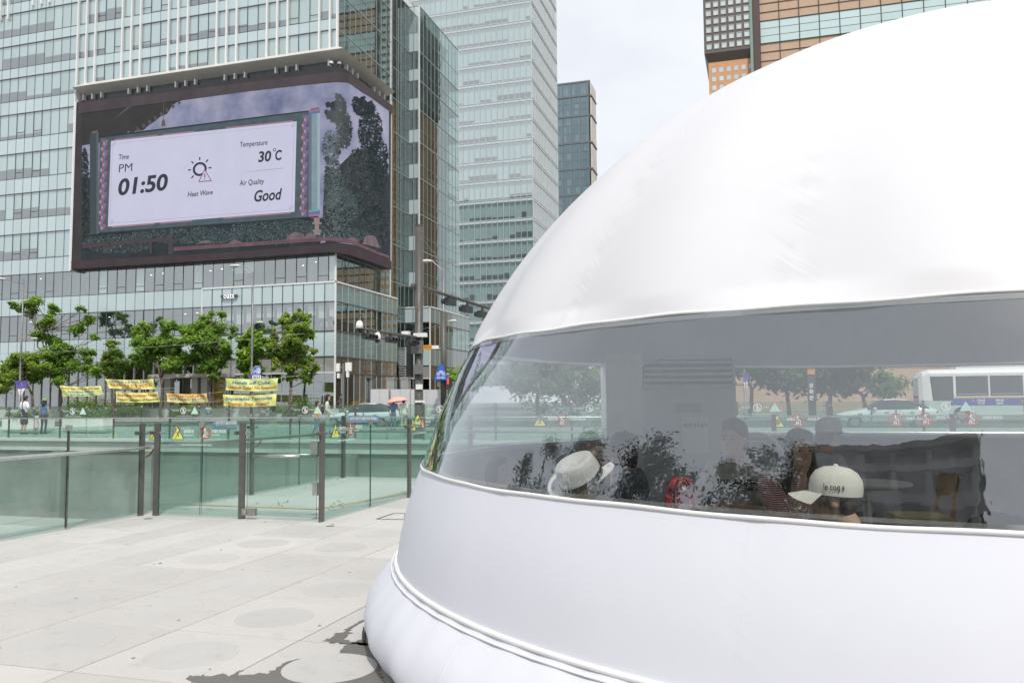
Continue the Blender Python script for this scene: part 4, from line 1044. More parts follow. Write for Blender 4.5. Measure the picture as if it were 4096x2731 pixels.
# pale inner screen behind the side glazing
mb = MB(); mb.quad((-41.1, 150.4, 5), (-41.1, 171, 5), (-41.1, 171, 108), (-41.1, 150.4, 108)); mb.build('inner_screen', M('inner_blinds', (.62, .65, .63), .8, var=.12, scale=.35), towerB)
mb = MB(); mb.box(-72, -40.9, 171, 171.3, 5, 108); mb.build('rear_wall', P_SPAN, towerB)
mb = MB(); mb.box(-72.2, -40.6, 149.9, 171.2, 107.6, 108.4); mb.build('roof', M_FIN, towerB)
bB.finish()
# ================================================================ smaller tower beyond
towerD = thing('blue_glass_block', 'smaller block with blue glass bays and a pale stone side beyond the pale tower', 'building', (-44, 205, 0))
bD = Bldg(towerD); wD = Wall(False, 200.0); wDS = Wall(True, -38.7); mb = MB(); th = MB(); stn = MB()
G_D = glassmat('blue_glass', (.72, .84, .92), .62, 1.6, .02, (.86, .95, 1.0), .06, .12, .15)
zs = [82.0, 78.3, 73.2, 66.3, 59.6, 53.0, 46, 39, 32]
for k in range(len(zs) - 1):
    zt, zb = zs[k], zs[k + 1]
    for i in range(6):
        a1 = -39.5 - 2.22 * i; a0 = a1 - 2.22
        for j in range(3):
            p, q = a0 + .12 + (2.0 / 3) * j, a0 + .12 + (2.0 / 3) * (j + 1) - .04
            nv = 3 if zt - zb > 4 else 1
            for v in range(nv):
                z0, z1_ = zb + .25 + (zt - zb - .4) * v / nv, zb + .25 + (zt - zb - .4) * (v + 1) / nv - .05
                bD.pane('window_pane', G_D, wD, p, q, z0, z1_)
                if rng.random() < .35: bD.pane('blind', P_BLIND, wD, p, q, z0 + .5, z1_, -.4)
        wD.bar(mb, a1 - .10, a1 + .10, zb, zt, -.1, .25)
    wD.bar(mb, -53, -39.0, zb - .12, zb + .12, -.1, .3)
    for j in range(4):
        stn.box(-39.1, -38.75, 200.0 + j * 1.5, 201.46 + j * 1.5, zb + .2, zt - .5); 
    th.box(-39.0, -38.62, 199.9, 206.2, zb - .3, zb + .18)
wD.bar(mb, -53, -39.0, 81.8, 82.2, -.1, .3)
mb.build('bay_frame', M('bronze_frame', (.24, .24, .24), .45, .3, .1, 3), towerD)
stn.build('stone_cladding', M('pale_stone', (.62, .60, .55), .8, var=.12, scale=.7), towerD); th.build('shadow_gap', M('gap_metal', (.16, .15, .14), .6, .2), towerD)
it = MB()
for z in zs: it.box(-53, -39.2, 200.4, 206, z - .3, z + .1)
it.box(-53, -39.2, 204, 204.4, 25, 82); it.build('interior', M('blue_interior', (.34, .42, .48), .9, var=.4, scale=.3), towerD)
bD.finish()
# ================================================================ brick and glass tower on the right
towerC = thing('brick_tower', 'brown brick tower with ribbon windows and a dark panel of small square windows', 'building', (10, 165, 0))
bC = Bldg(towerC); wC = Wall(False, 160.0); wCL = Wall(True, -7.9)
def brickmat(name, a, b, mort, sx, sy):
    m, t, p = newmat(name); br = t.new('ShaderNodeTexBrick'); mp = t.new('ShaderNodeMapping'); mp.inputs['Rotation'].default_value = (R(90), 0, 0)
    t.link(t.new('ShaderNodeNewGeometry').outputs['Position'], mp.inputs[0]); t.link(mp.outputs[0], br.inputs['Vector'])
    br.inputs['Scale'].default_value = 1; br.inputs['Brick Width'].default_value = sx; br.inputs['Row Height'].default_value = sy; br.inputs['Mortar Size'].default_value = .025
    br.inputs['Color1'].default_value = a + (1,); br.inputs['Color2'].default_value = b + (1,); br.inputs['Mortar'].default_value = mort + (1,)
    t.link(br.outputs['Color'], p.inputs['Base Color']); p.inputs['Roughness'].default_value = .75; return m
M_BRK = brickmat('tan_brick', (.50, .33, .22), (.44, .28, .18), (.55, .45, .36), .42, .2)
M_BRKO = brickmat('orange_brick', (.60, .33, .16), (.54, .28, .13), (.50, .34, .22), .6, .3)
P_WINW = panelmat('small_window', (.52, .60, .63), .08, .12, coat=1)
M_DPAN = M('dark_panel', (.115, .10, .088), .5, .2, .08, .4)
bd = MB(); bd.box(-7.9, .6, 160.0, 178, 0, 66.6); bd.build('orange_wall', M_BRKO, towerC)
bd = MB()
bd.box(-8.6, .45, 159.2, 178, 68.2, 125)
i0 = len(bd.v); bd.v += [(-8.6, 159.2, 68.2), (.45, 159.2, 68.2), (.45, 160.2, 66.6), (-7.9, 160.2, 66.6), (-8.6, 178, 68.2), (-7.9, 178, 66.6), (.45, 178, 66.6)]
bd.f += [(i0, i0 + 3, i0 + 2, i0 + 1), (i0, i0 + 4, i0 + 5, i0 + 3)]; bd.mi += [0, 0]
bd.build('dark_panel', M_DPAN, towerC)
wU = Wall(False, 159.2)
for j in range(34):
    for i in range(6):
        x = -8.05 + 1.41 * i; z = 69.0 + 1.66 * j; bC.pane('square_window', P_WINW, wU, x, x + .78, z, z + .9, .03)
sq = MB()
for j in range(34):
    for i in range(6):
        x = -8.05 + 1.41 * i; z = 69.0 + 1.66 * j
        for a0, a1, b0, b1 in ((x - .1, x, z - .1, z + 1.0), (x + .78, x + .88, z - .1, z + 1.0), (x, x + .78, z - .1, z), (x, x + .78, z + .9, z + 1.0)): sq.box(a0, a1, 159.10, 159.2, b0, b1)
sq.build('window_surround', M('surround_grey', (.42, .42, .42), .5, .2), towerC)
for j in range(36):
    for i in range(6):
        x = -7.3 + 1.38 * i; z = 65.0 - 1.72 * j
        if z > 4: bC.pane('square_window', P_WINW, wC, x, x + .78, z - .45, z + .45, .03)
pl = MB(); pl.box(.45, 1.75, 159.4, 162, 0, 125); pl.build('pilaster', M('pilaster_brown', (.085, .06, .055), .45, .2, .1, .5), towerC)
gp = MB(); gp.box(-.05, .45, 159.0, 159.2, 60, 125); gp.build('edge_fin', M('green_fin', (.20, .30, .26), .4), towerC)
bd = MB(); bd.box(1.75, 52, 160.1, 185, 0, 125); bd.build('brick_wall', M_BRK, towerC)
G_C = panelmat('ribbon_window', (.52, .66, .67), .1, .05, coat=1)
mbC = MB(); zb = 69.3 - 9.0 * 8
zc = -2.9
while zc < 122:
    for r_ in range(3):
        for i in range(14):
            x = 1.9 + 3.55 * i; z0 = zc + 5.2 + r_ * 1.45
            bC.pane('ribbon_pane', G_C, wC, x, x + 3.4, z0, z0 + 1.33, -.02)
    for r_ in range(3): mbC.box(1.75, 52, 159.98, 160.1, zc + r_ * 1.72 - .05, zc + r_ * 1.72 + .05)
    mbC.box(1.75, 52, 159.9, 160.1, zc + 5.1, zc + 5.2); mbC.box(1.75, 52, 159.9, 160.1, zc + 9.5, zc + 9.62)
    zc += 9.55
for i in range(15): mbC.box(1.80 + 3.55 * i - .06, 1.80 + 3.55 * i + .06, 159.95, 160.12, 0, 125)
mbC.build('joint_grid', M('joint_dark', (.05, .055, .055), .5), towerC)
bC.finish()
# dark glazed lobby block seen through the dome, right of the brick
lob = thing('lobby_block', 'dark glazed ground floor block seen through the far dome window behind the bus', 'building', (34, 120, 0))
mb = MB(); mb.box(24, 75, 121, 140, 0, 22); mb.build('dark_wall', M('lobby_dark', (.05, .065, .075), .25, 0, .3, .2), lob)
mb = MB()
for k in range(12): mb.box(24 + k * 4.2, 24.3 + k * 4.2, 120.7, 121, 0, 22)
mb.build('column', M('lobby_column', (.12, .11, .11), .5), lob)
mb = MB()
for x in (27, 34, 44, 55): mb.quad((x, 120.9, 9), (x + 2.6, 120.9, 9), (x + 2.6, 120.9, 16), (x, 120.9, 16))
mb.build('pane', M('lobby_pane', (.42, .5, .55), .15), lob)
# low brick wall building behind the roadside trees, seen through the dome
bw = thing('brick_podium', 'long tan brick podium behind the roadside trees seen through the dome', 'building', (5, 108, 0))
mb = MB(); mb.box(-16, 22.5, 108, 120, 0, 14); mb.build('wall', M_BRK, bw)
mb = MB()
for z in (3.4, 6.8, 10.2): mb.box(-16, 22.5, 107.95, 108, z, z + .12)
mb.build('course_line', M('course', (.16, .11, .08), .7), bw)
# ================================================================ inflated white dome tent
DCX, DCY, DE, DROT = 1.48, 6.93, .958, .682
_dc, _ds = math.cos(DROT), math.sin(DROT)
def dome_r(z):
    if z >= 1.88: return 3.973 * max(0.0, 1 - ((z - .95) / 3.221) ** 1.728) ** .5
    if z >= 1.077: return 4.08 + (z - 1.077) / (1.88 - 1.077) * (3.733 - 4.08) + .03 * math.sin(PI * (z - 1.077) / .803)
    if z >= .454: return 4.249 + (z - .454) / (1.077 - .454) * (4.08 - 4.249) + .025 * math.sin(PI * (z - .454) / .623)
    if z >= .13: f = (.454 - z) / .324; return 4.249 + .205 * math.sin(f * PI / 2)
    f = (.13 - z) / .13; return 4.454 - .16 * (1 - math.sqrt(max(0, 1 - f * f)))
def dpt(th, r, z):
    x, y = r * math.cos(th), r * math.sin(th) * DE
    return (DCX + x * _dc - y * _ds, DCY + x * _ds + y * _dc, z)
SEAM0, DSEAM = R(-150.3), R(20)
def fabric(name, col, wr, trans=.12):
    m, t, p = newmat(name)
    uv = t.new('ShaderNodeUVMap'); uv.uv_map = 'UVMap'; sx = t.new('ShaderNodeSeparateXYZ'); t.link(uv.outputs[0], sx.inputs[0])
    fr = t.math('SUBTRACT', t.math('FRACT', t.math('ADD', sx.outputs['X'], .5)), .5); d = t.math('ABSOLUTE', fr)
    near = t.math('POWER', 2.718, t.math('MULTIPLY', d, -13.0))
    cm = t.new('ShaderNodeCombineXYZ'); t.link(t.math('MULTIPLY', sx.outputs['X'], 1.6), cm.inputs[0]); t.link(t.math('ADD', t.math('MULTIPLY', sx.outputs['Y'], 9.0), t.math('MULTIPLY', fr, 7.0)), cm.inputs[1])
    wrk = t.noise(1.0, 3, .6, cm.outputs[0], .6)
    cm2 = t.new('ShaderNodeCombineXYZ'); t.link(t.math('MULTIPLY', sx.outputs['X'], 2.2), cm2.inputs[0]); t.link(t.math('MULTIPLY', sx.outputs['Y'], 1.5), cm2.inputs[1])
    soft = t.noise(1.0, 3, .5, cm2.outputs[0])
    seam = t.math('MULTIPLY', t.math('LESS_THAN', d, .0035), -.25)
    h = t.math('ADD', t.math('ADD', t.math('MULTIPLY', t.math('MULTIPLY', wrk, near), wr), t.math('MULTIPLY', soft, .35)), seam)
    t.link(t.bump(h, .55, .03), p.inputs['Normal'])
    c = t.ramp(t.noise(2.0, 4, .6, t.coord('Object')), [(.3, tuple(x * .97 for x in col)), (.7, col)])
    t.link(c, p.inputs['Base Color']); p.inputs['Roughness'].default_value = .55; p.inputs['Specular IOR Level'].default_value = .35
    tl = t.new('ShaderNodeBsdfTranslucent'); tl.inputs[0].default_value = col + (1,)
    mx = t.new('ShaderNodeMixShader'); mx.inputs[0].default_value = trans; t.link(p.outputs[0], mx.inputs[1]); t.link(tl.outputs[0], mx.inputs[2]); t.link(mx.outputs[0], t.n['Material Output'].inputs[0])
    return m
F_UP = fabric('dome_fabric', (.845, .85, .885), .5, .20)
F_LO = fabric('dome_wall_shade_fabric', (.70, .715, .785), .16, .02)  # darker bluish base: shade tint painted into the lower wall and skirt
# clear PVC: mirror-like film that reflects the plaza behind the viewer
m, t, p = newmat('clear_pvc'); t.n.remove(p)
tr = t.new('ShaderNodeBsdfTransparent'); tr.inputs[0].default_value = (.92, .94, .935, 1)
gl = t.new('ShaderNodeBsdfGlossy'); gl.inputs['Roughness'].default_value = .0; gl.inputs['Color'].default_value = (.93, .97, 1, 1)
cm = t.coord('Object', (1.2, 1.2, .9))
b = t.bump(t.noise(2.6, 3, .55, cm, .5), .12, .009); b2 = t.new('ShaderNodeBump'); b2.inputs['Strength'].default_value = .08; b2.inputs['Distance'].default_value = .002
t.link(t.noise(22, 2, .5, t.coord('Object', (1, 1, .35))), b2.inputs['Height']); t.link(b, b2.inputs['Normal']); t.link(b2.outputs[0], gl.inputs['Normal'])
mx = t.new('ShaderNodeMixShader'); t.link(t.math('ADD', t.schlick(1.55, 1.5), .135, True), mx.inputs[0]); t.link(tr.outputs[0], mx.inputs[1]); t.link(gl.outputs[0], mx.inputs[2])
df = t.new('ShaderNodeBsdfDiffuse'); df.inputs[0].default_value = (.85, .86, .86, 1); m2 = t.new('ShaderNodeMixShader')
sc_ = t.noise(9, 4, .6, t.coord('Object', (6, 6, .5))); t.link(t.math('MULTIPLY', t.math('POWER', sc_, 3.0), .05), m2.inputs[0]); t.link(mx.outputs[0], m2.inputs[1]); t.link(df.outputs[0], m2.inputs[2])
t.link(m2.outputs[0], t.n['Material Output'].inputs[0]); PVC = m
dome = thing('dome_tent', 'large inflated white fabric dome with a clear window band, people seated inside', 'tent', (DCX, DCY, 0))
def dome_band(name, zs, mat, n=360, ripple=None):
    me = bpy.data.meshes.new(name); V = []; UV = []; F = []
    base = wloc(dome)
    for z in zs:
        r = dome_r(z)
        for k in range(n + 1):
            th = 2 * PI * k / n; rr, zz = r, z
            u = (th - SEAM0) / DSEAM
            if ripple: rr, zz = ripple(th, u, r, z)
            x, y, zz = dpt(th, rr, zz); V.append((x - base.x, y - base.y, zz - base.z)); UV.append((u, z))
    for j in range(len(zs) - 1):
        for k in range(n): a = j * (n + 1) + k; F.append((a, a + 1, a + n + 2, a + n + 1))
    me.from_pydata(V, [], F); uvl = me.uv_layers.new(name='UVMap')
    for poly in me.polygons:
        for li in poly.loop_indices: uvl.data[li].uv = UV[me.loops[li].vertex_index]
    me.materials.append(mat); me.polygons.foreach_set('use_smooth', [True] * len(me.polygons)); me.update()
    return link(name, me, dome)
def pucker(th, u, r, z):
    """cloth bellies between seams; gathers pull it in along each seam"""
    d = abs((u + .5) % 1 - .5); k = min(1, max(0, (4.0 - z) / 2.2)) * min(1, (z - 1.88) / .10)
    g = math.exp(-d * 11); w = (math.sin(z * 31 + math.sin(z * 7.3 + math.floor(u + .5) * 2.1) * 3.1 + d * 14) * .0032 + math.sin(z * 57 + math.sin(z * 4.1) * 4 - d * 22) * .0018) * (.6 + .4 * math.sin(z * 3.7 + math.floor(u + .5)))
    low = math.exp(-(z - 1.88) * 7) * g * .006 * math.sin(d * 60 + 1) * min(1, (z - 1.88) / .06)
    return r * (1 + k * (.0095 * math.cos(PI * (1 - 2 * d)) - .004)) + (g * w - g * .012) * k + low, z
zs = [1.88 + (4.17 - 1.88) * (i / 110) ** 1.0 for i in range(110)] + [4.169]
dome_band('dome_roof', zs, F_UP, 720, pucker)
dome_band('window_band', [1.077 + .803 * i / 14 for i in range(15)], PVC, 300, lambda th, u, r, z: (r + .004 * math.sin(u * 6.3 + z * 5), z + (.006 * math.sin(u * 11) + .004 * math.sin(u * 23)) * (1 if z > 1.8 else 0)))
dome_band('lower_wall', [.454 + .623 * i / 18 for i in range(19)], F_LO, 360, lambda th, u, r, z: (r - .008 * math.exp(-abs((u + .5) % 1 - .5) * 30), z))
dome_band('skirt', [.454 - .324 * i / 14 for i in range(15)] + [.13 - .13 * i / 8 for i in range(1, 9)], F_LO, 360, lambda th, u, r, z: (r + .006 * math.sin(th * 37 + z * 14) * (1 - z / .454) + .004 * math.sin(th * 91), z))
def ringtube(name, z, off, rad, mat, n=300, wav=0.0):
    mb = MB(); mb.tube([dpt(2 * PI * k / n, dome_r(z) + off, z + wav * math.sin(k * .31) + wav * .6 * math.sin(k * .83)) for k in range(n)], rad, 8, closed=True); return mb.build(name, mat, dome, smooth=True)
M_TRIM = M('white_piping', (.82, .82, .82), .4, var=.04, scale=6)
ringtube('piping', .456, .006, .014, M_TRIM); ringtube('piping_cord', .428, .009, .006, M_TRIM)
ringtube('window_hem_top', 1.88, .003, .008, M_TRIM, wav=.004); ringtube('window_hem_bottom', 1.072, .003, .009, M_TRIM, wav=.003)
M_CLR = glassmat('clear_hem', (.72, .73, .72), .12, 1.5, .05, dirt=.10)
hb = MB(); hb2 = MB(); n = 240
for k in range(n):
    a, b_ = 2 * PI * k / n, 2 * PI * (k + 1) / n
    hb.quad(*[dpt(q, dome_r(z) + .006, z) for q, z in ((a, 1.084), (b_, 1.084), (b_, 1.100), (a, 1.100))]); hb2.quad(*[dpt(q, dome_r(z) + .006, z) for q, z in ((a, 1.852), (b_, 1.852), (b_, 1.874), (a, 1.874))])
hb.build('film_overlap', M_CLR, dome, smooth=True); hb2.build('film_overlap', M_CLR, dome, smooth=True)
_dr = dome_r
# added grey lining under the roof fabric, put in to dim the interior light
M_LIN, t, p = newmat('dimming_lining_grey'); p.inputs['Roughness'].default_value = .8
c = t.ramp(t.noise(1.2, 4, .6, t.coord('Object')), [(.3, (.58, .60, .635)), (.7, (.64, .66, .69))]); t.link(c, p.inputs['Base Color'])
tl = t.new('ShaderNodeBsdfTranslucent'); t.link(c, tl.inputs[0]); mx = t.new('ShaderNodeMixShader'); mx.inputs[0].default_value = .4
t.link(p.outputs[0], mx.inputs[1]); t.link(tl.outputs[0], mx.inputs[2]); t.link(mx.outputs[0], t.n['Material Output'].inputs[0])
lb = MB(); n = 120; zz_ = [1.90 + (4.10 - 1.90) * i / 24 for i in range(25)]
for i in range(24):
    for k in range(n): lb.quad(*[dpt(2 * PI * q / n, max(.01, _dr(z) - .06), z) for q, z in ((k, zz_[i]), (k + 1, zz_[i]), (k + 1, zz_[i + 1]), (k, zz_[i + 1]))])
lb.build('dimming_lining', M_LIN, dome, smooth=True)
# stitched seams down the lower wall
sb = MB()
for k in range(18):
    th = SEAM0 + DSEAM * k
    for z0, z1_, off in ((.46, 1.06, .0015), (.03, .44, .003)):
        P = [dpt(th + R(.35 if z1_ < .5 else 0), dome_r(z0 + (z1_ - z0) * i / 12) - (.007 if z0 > .4 else -.001) + off, z0 + (z1_ - z0) * i / 12) for i in range(13)]
        sb.tube(P, .0014, 4)
sb.build('seam_stitching', M('stitch_thread', (.74, .74, .78), .6), dome)
# dark ballast strap peeping out on the ground at the edge
bs = MB(); a = gz(833, 1437, .06); bs.tube([(a.x + .0, a.y + .03, .0), (a.x + .015, a.y, .05), (a.x + .06, a.y - .1, .05), (a.x + .09, a.y - .16, .0)], .012, 8)
bs.build('ballast_strap', M('strap_black', (.03, .03, .032), .6), dome)
# floor mat inside
fl = MB(); fl.poly([dpt(2 * PI * k / 64, 4.05, .006) for k in range(64)]); fl.build('floor_mat', M('floor_mat_grey', (.16, .165, .17), .8, var=.1, scale=1.5), dome)
# silver inner liner along the far wall below the windows
lb = MB(); n = 320; rows = 12
for j in range(rows + 1):
    for k in range(n):
        th = 2 * PI * k / n; f_ = j / rows; z = .02 + 1.03 * f_; fold = .030 * math.sin(k * .37 + f_ * 7 + math.sin(k * .11) * 2) * (1 - .9 * f_) + .014 * math.sin(k * .93 - f_ * 11) * (1 - .6 * f_)
        lb.v.append(dpt(th, min(4.0, dome_r(max(z, .3)) - .14) + fold - .05 * (1 - f_), z))
for j in range(rows):
    for k in range(n): lb.f.append((j * n + k, j * n + (k + 1) % n, (j + 1) * n + (k + 1) % n, (j + 1) * n + k)); lb.mi.append(0)
lb.build('inner_liner', M('silver_liner', (.50, .51, .53), .38, .3, .08, 3), dome, smooth=True)
# ================================================================ glass balustrades
G_FEN = glassmat('balustrade_glass', (.80, .90, .87), .015, 1.5, .0, dirt=.018, dirtcol=(.62, .70, .66))
G_EDGE = M('glass_edge_green', (.03, .10, .085), .2, var=.1)
M_STW = M('sticker_white', (.80, .82, .80), .6, var=.03)
M_STY = M('sticker_yellow', (.74, .74, .16), .6, var=.03)
M_STR = M('sticker_red', (.55, .06, .05), .6, var=.03)
M_STK = M('sticker_black', (.03, .03, .03), .6)
M_STG = M('sticker_pale_green', (.52, .72, .62), .6, var=.03)
M_PLATE = M('plate_blue_grey', (.18, .27, .36), .6, var=.05)
def pane_box(mb, a, b, z0, z1, th=.012):
    a, b = Vector((a[0], a[1], 0)), Vector((b[0], b[1], 0)); d = (b - a); n = Vector((-d.y, d.x, 0)).normalized() * th / 2
    A, B, C_, D = a - n, b - n, b + n, a + n; Z = lambda p, z: (p.x, p.y, z)
    mb.quad(Z(A, z0), Z(B, z0), Z(B, z1), Z(A, z1), 0); mb.quad(Z(C_, z0), Z(D, z0), Z(D, z1), Z(C_, z1), 0)
    mb.quad(Z(A, z1), Z(B, z1), Z(C_, z1), Z(D, z1), 1); mb.quad(Z(D, z0), Z(A, z0), Z(A, z1), Z(D, z1), 1); mb.quad(Z(B, z0), Z(C_, z0), Z(C_, z1), Z(B, z1), 1)
def fence(label, A, B, posts, joints, z0, h, caps=(), post_w=.085, post_d=.03, rail=None, clamps=True, side=1, name='glass_balustrade', pane_gap=.02, skip=()):
    """A, B end points; posts and joints are fractions along the line"""
    A, B = Vector((A[0], A[1], 0)), Vector((B[0], B[1], 0)); L = (B - A).length; u = (B - A) / L; n = Vector((-u.y, u.x, 0)) * side
    root = thing(name, label, 'glass fence', (A.x, A.y, z0), 'glass balustrades of the plaza')
    at = sorted(set(list(posts) + list(joints)))
    for i, (p, q) in enumerate(zip(at, at[1:])):
        if i in skip: continue
        gp, gq = (post_w * .55 if p in posts else pane_gap / 2), (post_w * .55 if q in posts else pane_gap / 2)
        mb = MB(); a, b = A + u * (p * L + gp), A + u * (q * L - gq); pane_box(mb, a, b, z0 + .03, z0 + h - .015); mb.build('glass_pane', [G_FEN, G_EDGE], root)
    for p in posts:
        c = A + u * p * L; mb = MB(); mb.obox((c.x, c.y, z0 + h / 2), u * post_w / 2, n * post_d / 2, (0, 0, h / 2)); po = mb.build('post', M_POST, root)
        if clamps:
            for s_ in (-1, 1):
                e = c + u * s_ * .085; k = MB(); k.obox((c.x + u.x * s_ * .055, c.y + u.y * s_ * .055, z0 + h - .13), u * .06, n * .012, (0, 0, .018)); k.tube([e - n * .035 + Vector((0, 0, z0 + h - .13)), e + n * .035 + Vector((0, 0, z0 + h - .13))], .026, 10); k.build('clamp', M_POST if s_ < 0 else M_STEEL, po)
    for p in caps:
        c = A + u * p * L; mb = MB(); mb.obox((c.x, c.y, z0 + h - .025), u * .035, n * .02, (0, 0, .035)); mb.build('joint_cap', M_STEEL, root)
    if rail:
        off, rz, r0, r1 = rail; a, b = A + u * r0 * L + n * off, A + u * r1 * L + n * off
        mb = MB(); mb.tube([(a.x, a.y, z0 + rz), (b.x, b.y, z0 + rz)], .024, 12); ra = mb.build('handrail', M_STEEL, root, smooth=True)
        for p in posts:
            if r0 - .01 <= p <= r1 + .01:
                c = A + u * (p * L + .04); mb = MB(); mb.tube([(c.x, c.y, z0 + rz - .14), (c.x + n.x * off * .5 + u.x * .05, c.y + n.y * off * .5 + u.y * .05, z0 + rz - .11), (c.x + n.x * off + u.x * .09, c.y + n.y * off + u.y * .09, z0 + rz - .01)], .012, 6); mb.build('rail_bracket', M('bracket_rust', (.26, .11, .06), .6, .3, .2, 20), ra)
    return root
# ---- stickers (flat print on the panes)
def thick(mb, fn, pts, w, m):
    for (ax, ay), (bx, by) in zip(pts, pts[1:]):
        L = math.hypot(bx - ax, by - ay) or 1e-6; nx, ny = -(by - ay) / L * w / 2, (bx - ax) / L * w / 2
        mb.quad(fn(ax + nx, ay + ny), fn(bx + nx, by + ny), fn(bx - nx, by - ny), fn(ax - nx, ay - ny), m)
def disc(mb, fn, x, y, r, m, n=20, r0=0.0):
    for k in range(n):
        a, b = 2 * PI * k / n, 2 * PI * (k + 1) / n
        mb.quad(fn(x + r0 * math.cos(a), y + r0 * math.sin(a)), fn(x + r * math.cos(a), y + r * math.sin(a)), fn(x + r * math.cos(b), y + r * math.sin(b)), fn(x + r0 * math.cos(b), y + r0 * math.sin(b)), m)
def plane_fn(o, u, n):
    o, u, n = Vector(o), Vector(u), Vector(n)
    def F(off): return lambda x, y: tuple(o + u * x + Vector((0, 0, y)) + n * off)
    return F
def sticker_fall(root, o, u, n, s):
    F = plane_fn(o, u, n); mb = MB(); f0, f1 = F(.008), F(.0088)
    mb.tri(f0(-.56 * s, -.5 * s), f0(.56 * s, -.5 * s), f0(0, .5 * s), 1); f0 = F(.0084); mb.tri(f0(-.5 * s, -.46 * s), f0(.5 * s, -.46 * s), f0(0, .42 * s), 0)
    disc(mb, f1, .12 * s, .13 * s, .05 * s, 1, 10)
    for P, w in (([(.08 * s, .06 * s), (.0, -.12 * s)], .09), ([(.0, -.12 * s), (.12 * s, -.2 * s), (.06 * s, -.3 * s)], .055), ([(.0, -.12 * s), (-.1 * s, -.2 * s), (-.16 * s, -.32 * s)], .055), ([(.07 * s, .05 * s), (.2 * s, -.02 * s), (.24 * s, .1 * s)], .045), ([(.06 * s, .05 * s), (-.1 * s, .06 * s), (-.16 * s, -.04 * s)], .045), ([(-.28 * s, -.36 * s), (-.12 * s, -.36 * s), (-.12 * s, -.42 * s)], .03)): thick(mb, f1, P, w * s, 1)
    mb.build('falling_sticker', [M_STY, M_STK], root)
def sticker_ban(root, o, u, n, s, red=True):
    F = plane_fn(o, u, n); mb = MB(); f0, f1 = F(.008), F(.0086); R_ = 0 if red else 1
    disc(mb, f0, 0, 0, .5 * s, R_, 28, .42 * s)
    disc(mb, f1, .0, .26 * s, .075 * s, 1, 12)
    for P, w in (([(.0, .17 * s), (.02 * s, -.06 * s)], .15), ([(.02 * s, -.06 * s), (.06 * s, -.2 * s), (.02 * s, -.35 * s)], .08), ([(.0, -.06 * s), (-.1 * s, -.2 * s), (-.12 * s, -.35 * s)], .08), ([(.04 * s, .14 * s), (.14 * s, .0), (.2 * s, .04 * s)], .06), ([(.2 * s, -.04 * s), (.2 * s, -.36 * s)], .08)): thick(mb, f1, P, w * s, 1)
    thick(mb, F(.0092), [(-.32 * s, .32 * s), (.32 * s, -.32 * s)], .07 * s, R_)
    mb.build('ban_sticker', [M_STR, M_STW], root)
def sticker_text(root, o, u, n, body, h, w=None, mat=None, bold=.02, name='lettering'):
    F = plane_fn(o, u, n)(.0086); mb = MB(); add_text(mb, F, body, h, bold, width=w); mb.build(name, mat or M_STW, root)
def sticker_set(root, u, n, tri, ring, small, s=.18, o2=None):
    u, n = Vector(u), Vector(n)
    sticker_fall(root, tri, u, n, s); sticker_ban(root, ring, u, n, s * .95)
    t1, r1 = Vector(tri) + u * s * .56, Vector(ring) + u * s * .58
    sticker_text(root, t1, u, n, '추락주의', s * .30, s * .84); sticker_text(root, t1 - Vector((0, 0, s * .2)), u, n, 'Falling hazard', s * .18, s * .86, bold=.005)
    sticker_text(root, r1, u, n, '기대지 마시오', s * .30, s * 1.25); sticker_text(root, r1 - Vector((0, 0, s * .2)), u, n, 'Do not lean', s * .18, s * .7, bold=.005)
    if small is not None: sticker_text(root, small, u, n, '본인의 부주의로 인한 추락 등 안전사고는 책임지지 않습니다.', s * .14, s * 2.7, bold=.02)
FH = 1.25
# main line along the court edge, running away from the viewer
LX = -8.13
Lf = lambda y: (y - 3.0) / (15.12 - 3.0)
f1 = fence('long glass balustrade with a steel handrail along the edge of the sunken court', (LX, 3.0), (LX, 15.12), [Lf(3.0), Lf(5.9), Lf(9.42), Lf(11.98), Lf(15.12)], [Lf(4.4), Lf(8.16), Lf(10.7), Lf(13.45)], 0, FH, caps=[Lf(8.16), Lf(10.7), Lf(13.45)], rail=(.10, .92, 0, 1), side=-1)
k = MB(); k.obox((LX, 8.16, .62), (0, .010, 0), (.012, 0, 0), (0, 0, .6)); k.build('joint_post', M_POST, f1)
u1, n1 = (0, 1, 0), (1, 0, 0)
P = lambda px, py: onX(px / 1.7415, py / 1.7415, LX)
sticker_set(f1, u1, n1, P(612, 1735), P(703, 1722), None, .17)
pl = MB(); a, b = onX(489, 987.6, LX + .03), onX(544, 966, LX + .03)
pl.box(LX + .022, LX + .03, a.y, b.y, a.z, b.z); pl.build('notice_plate', M_PLATE, f1)
sticker_text(f1, (LX + .03, a.y + .05, (a.z + b.z) / 2 + .0), u1, n1, '실외기 환기구 올라서지 마세요!', .085, (b.y - a.y) * .9); sticker_text(f1, (LX + .03, a.y + .35, a.z + .03), u1, n1, 'Please. Do not step up.', .04, (b.y - a.y) * .5, bold=.005)
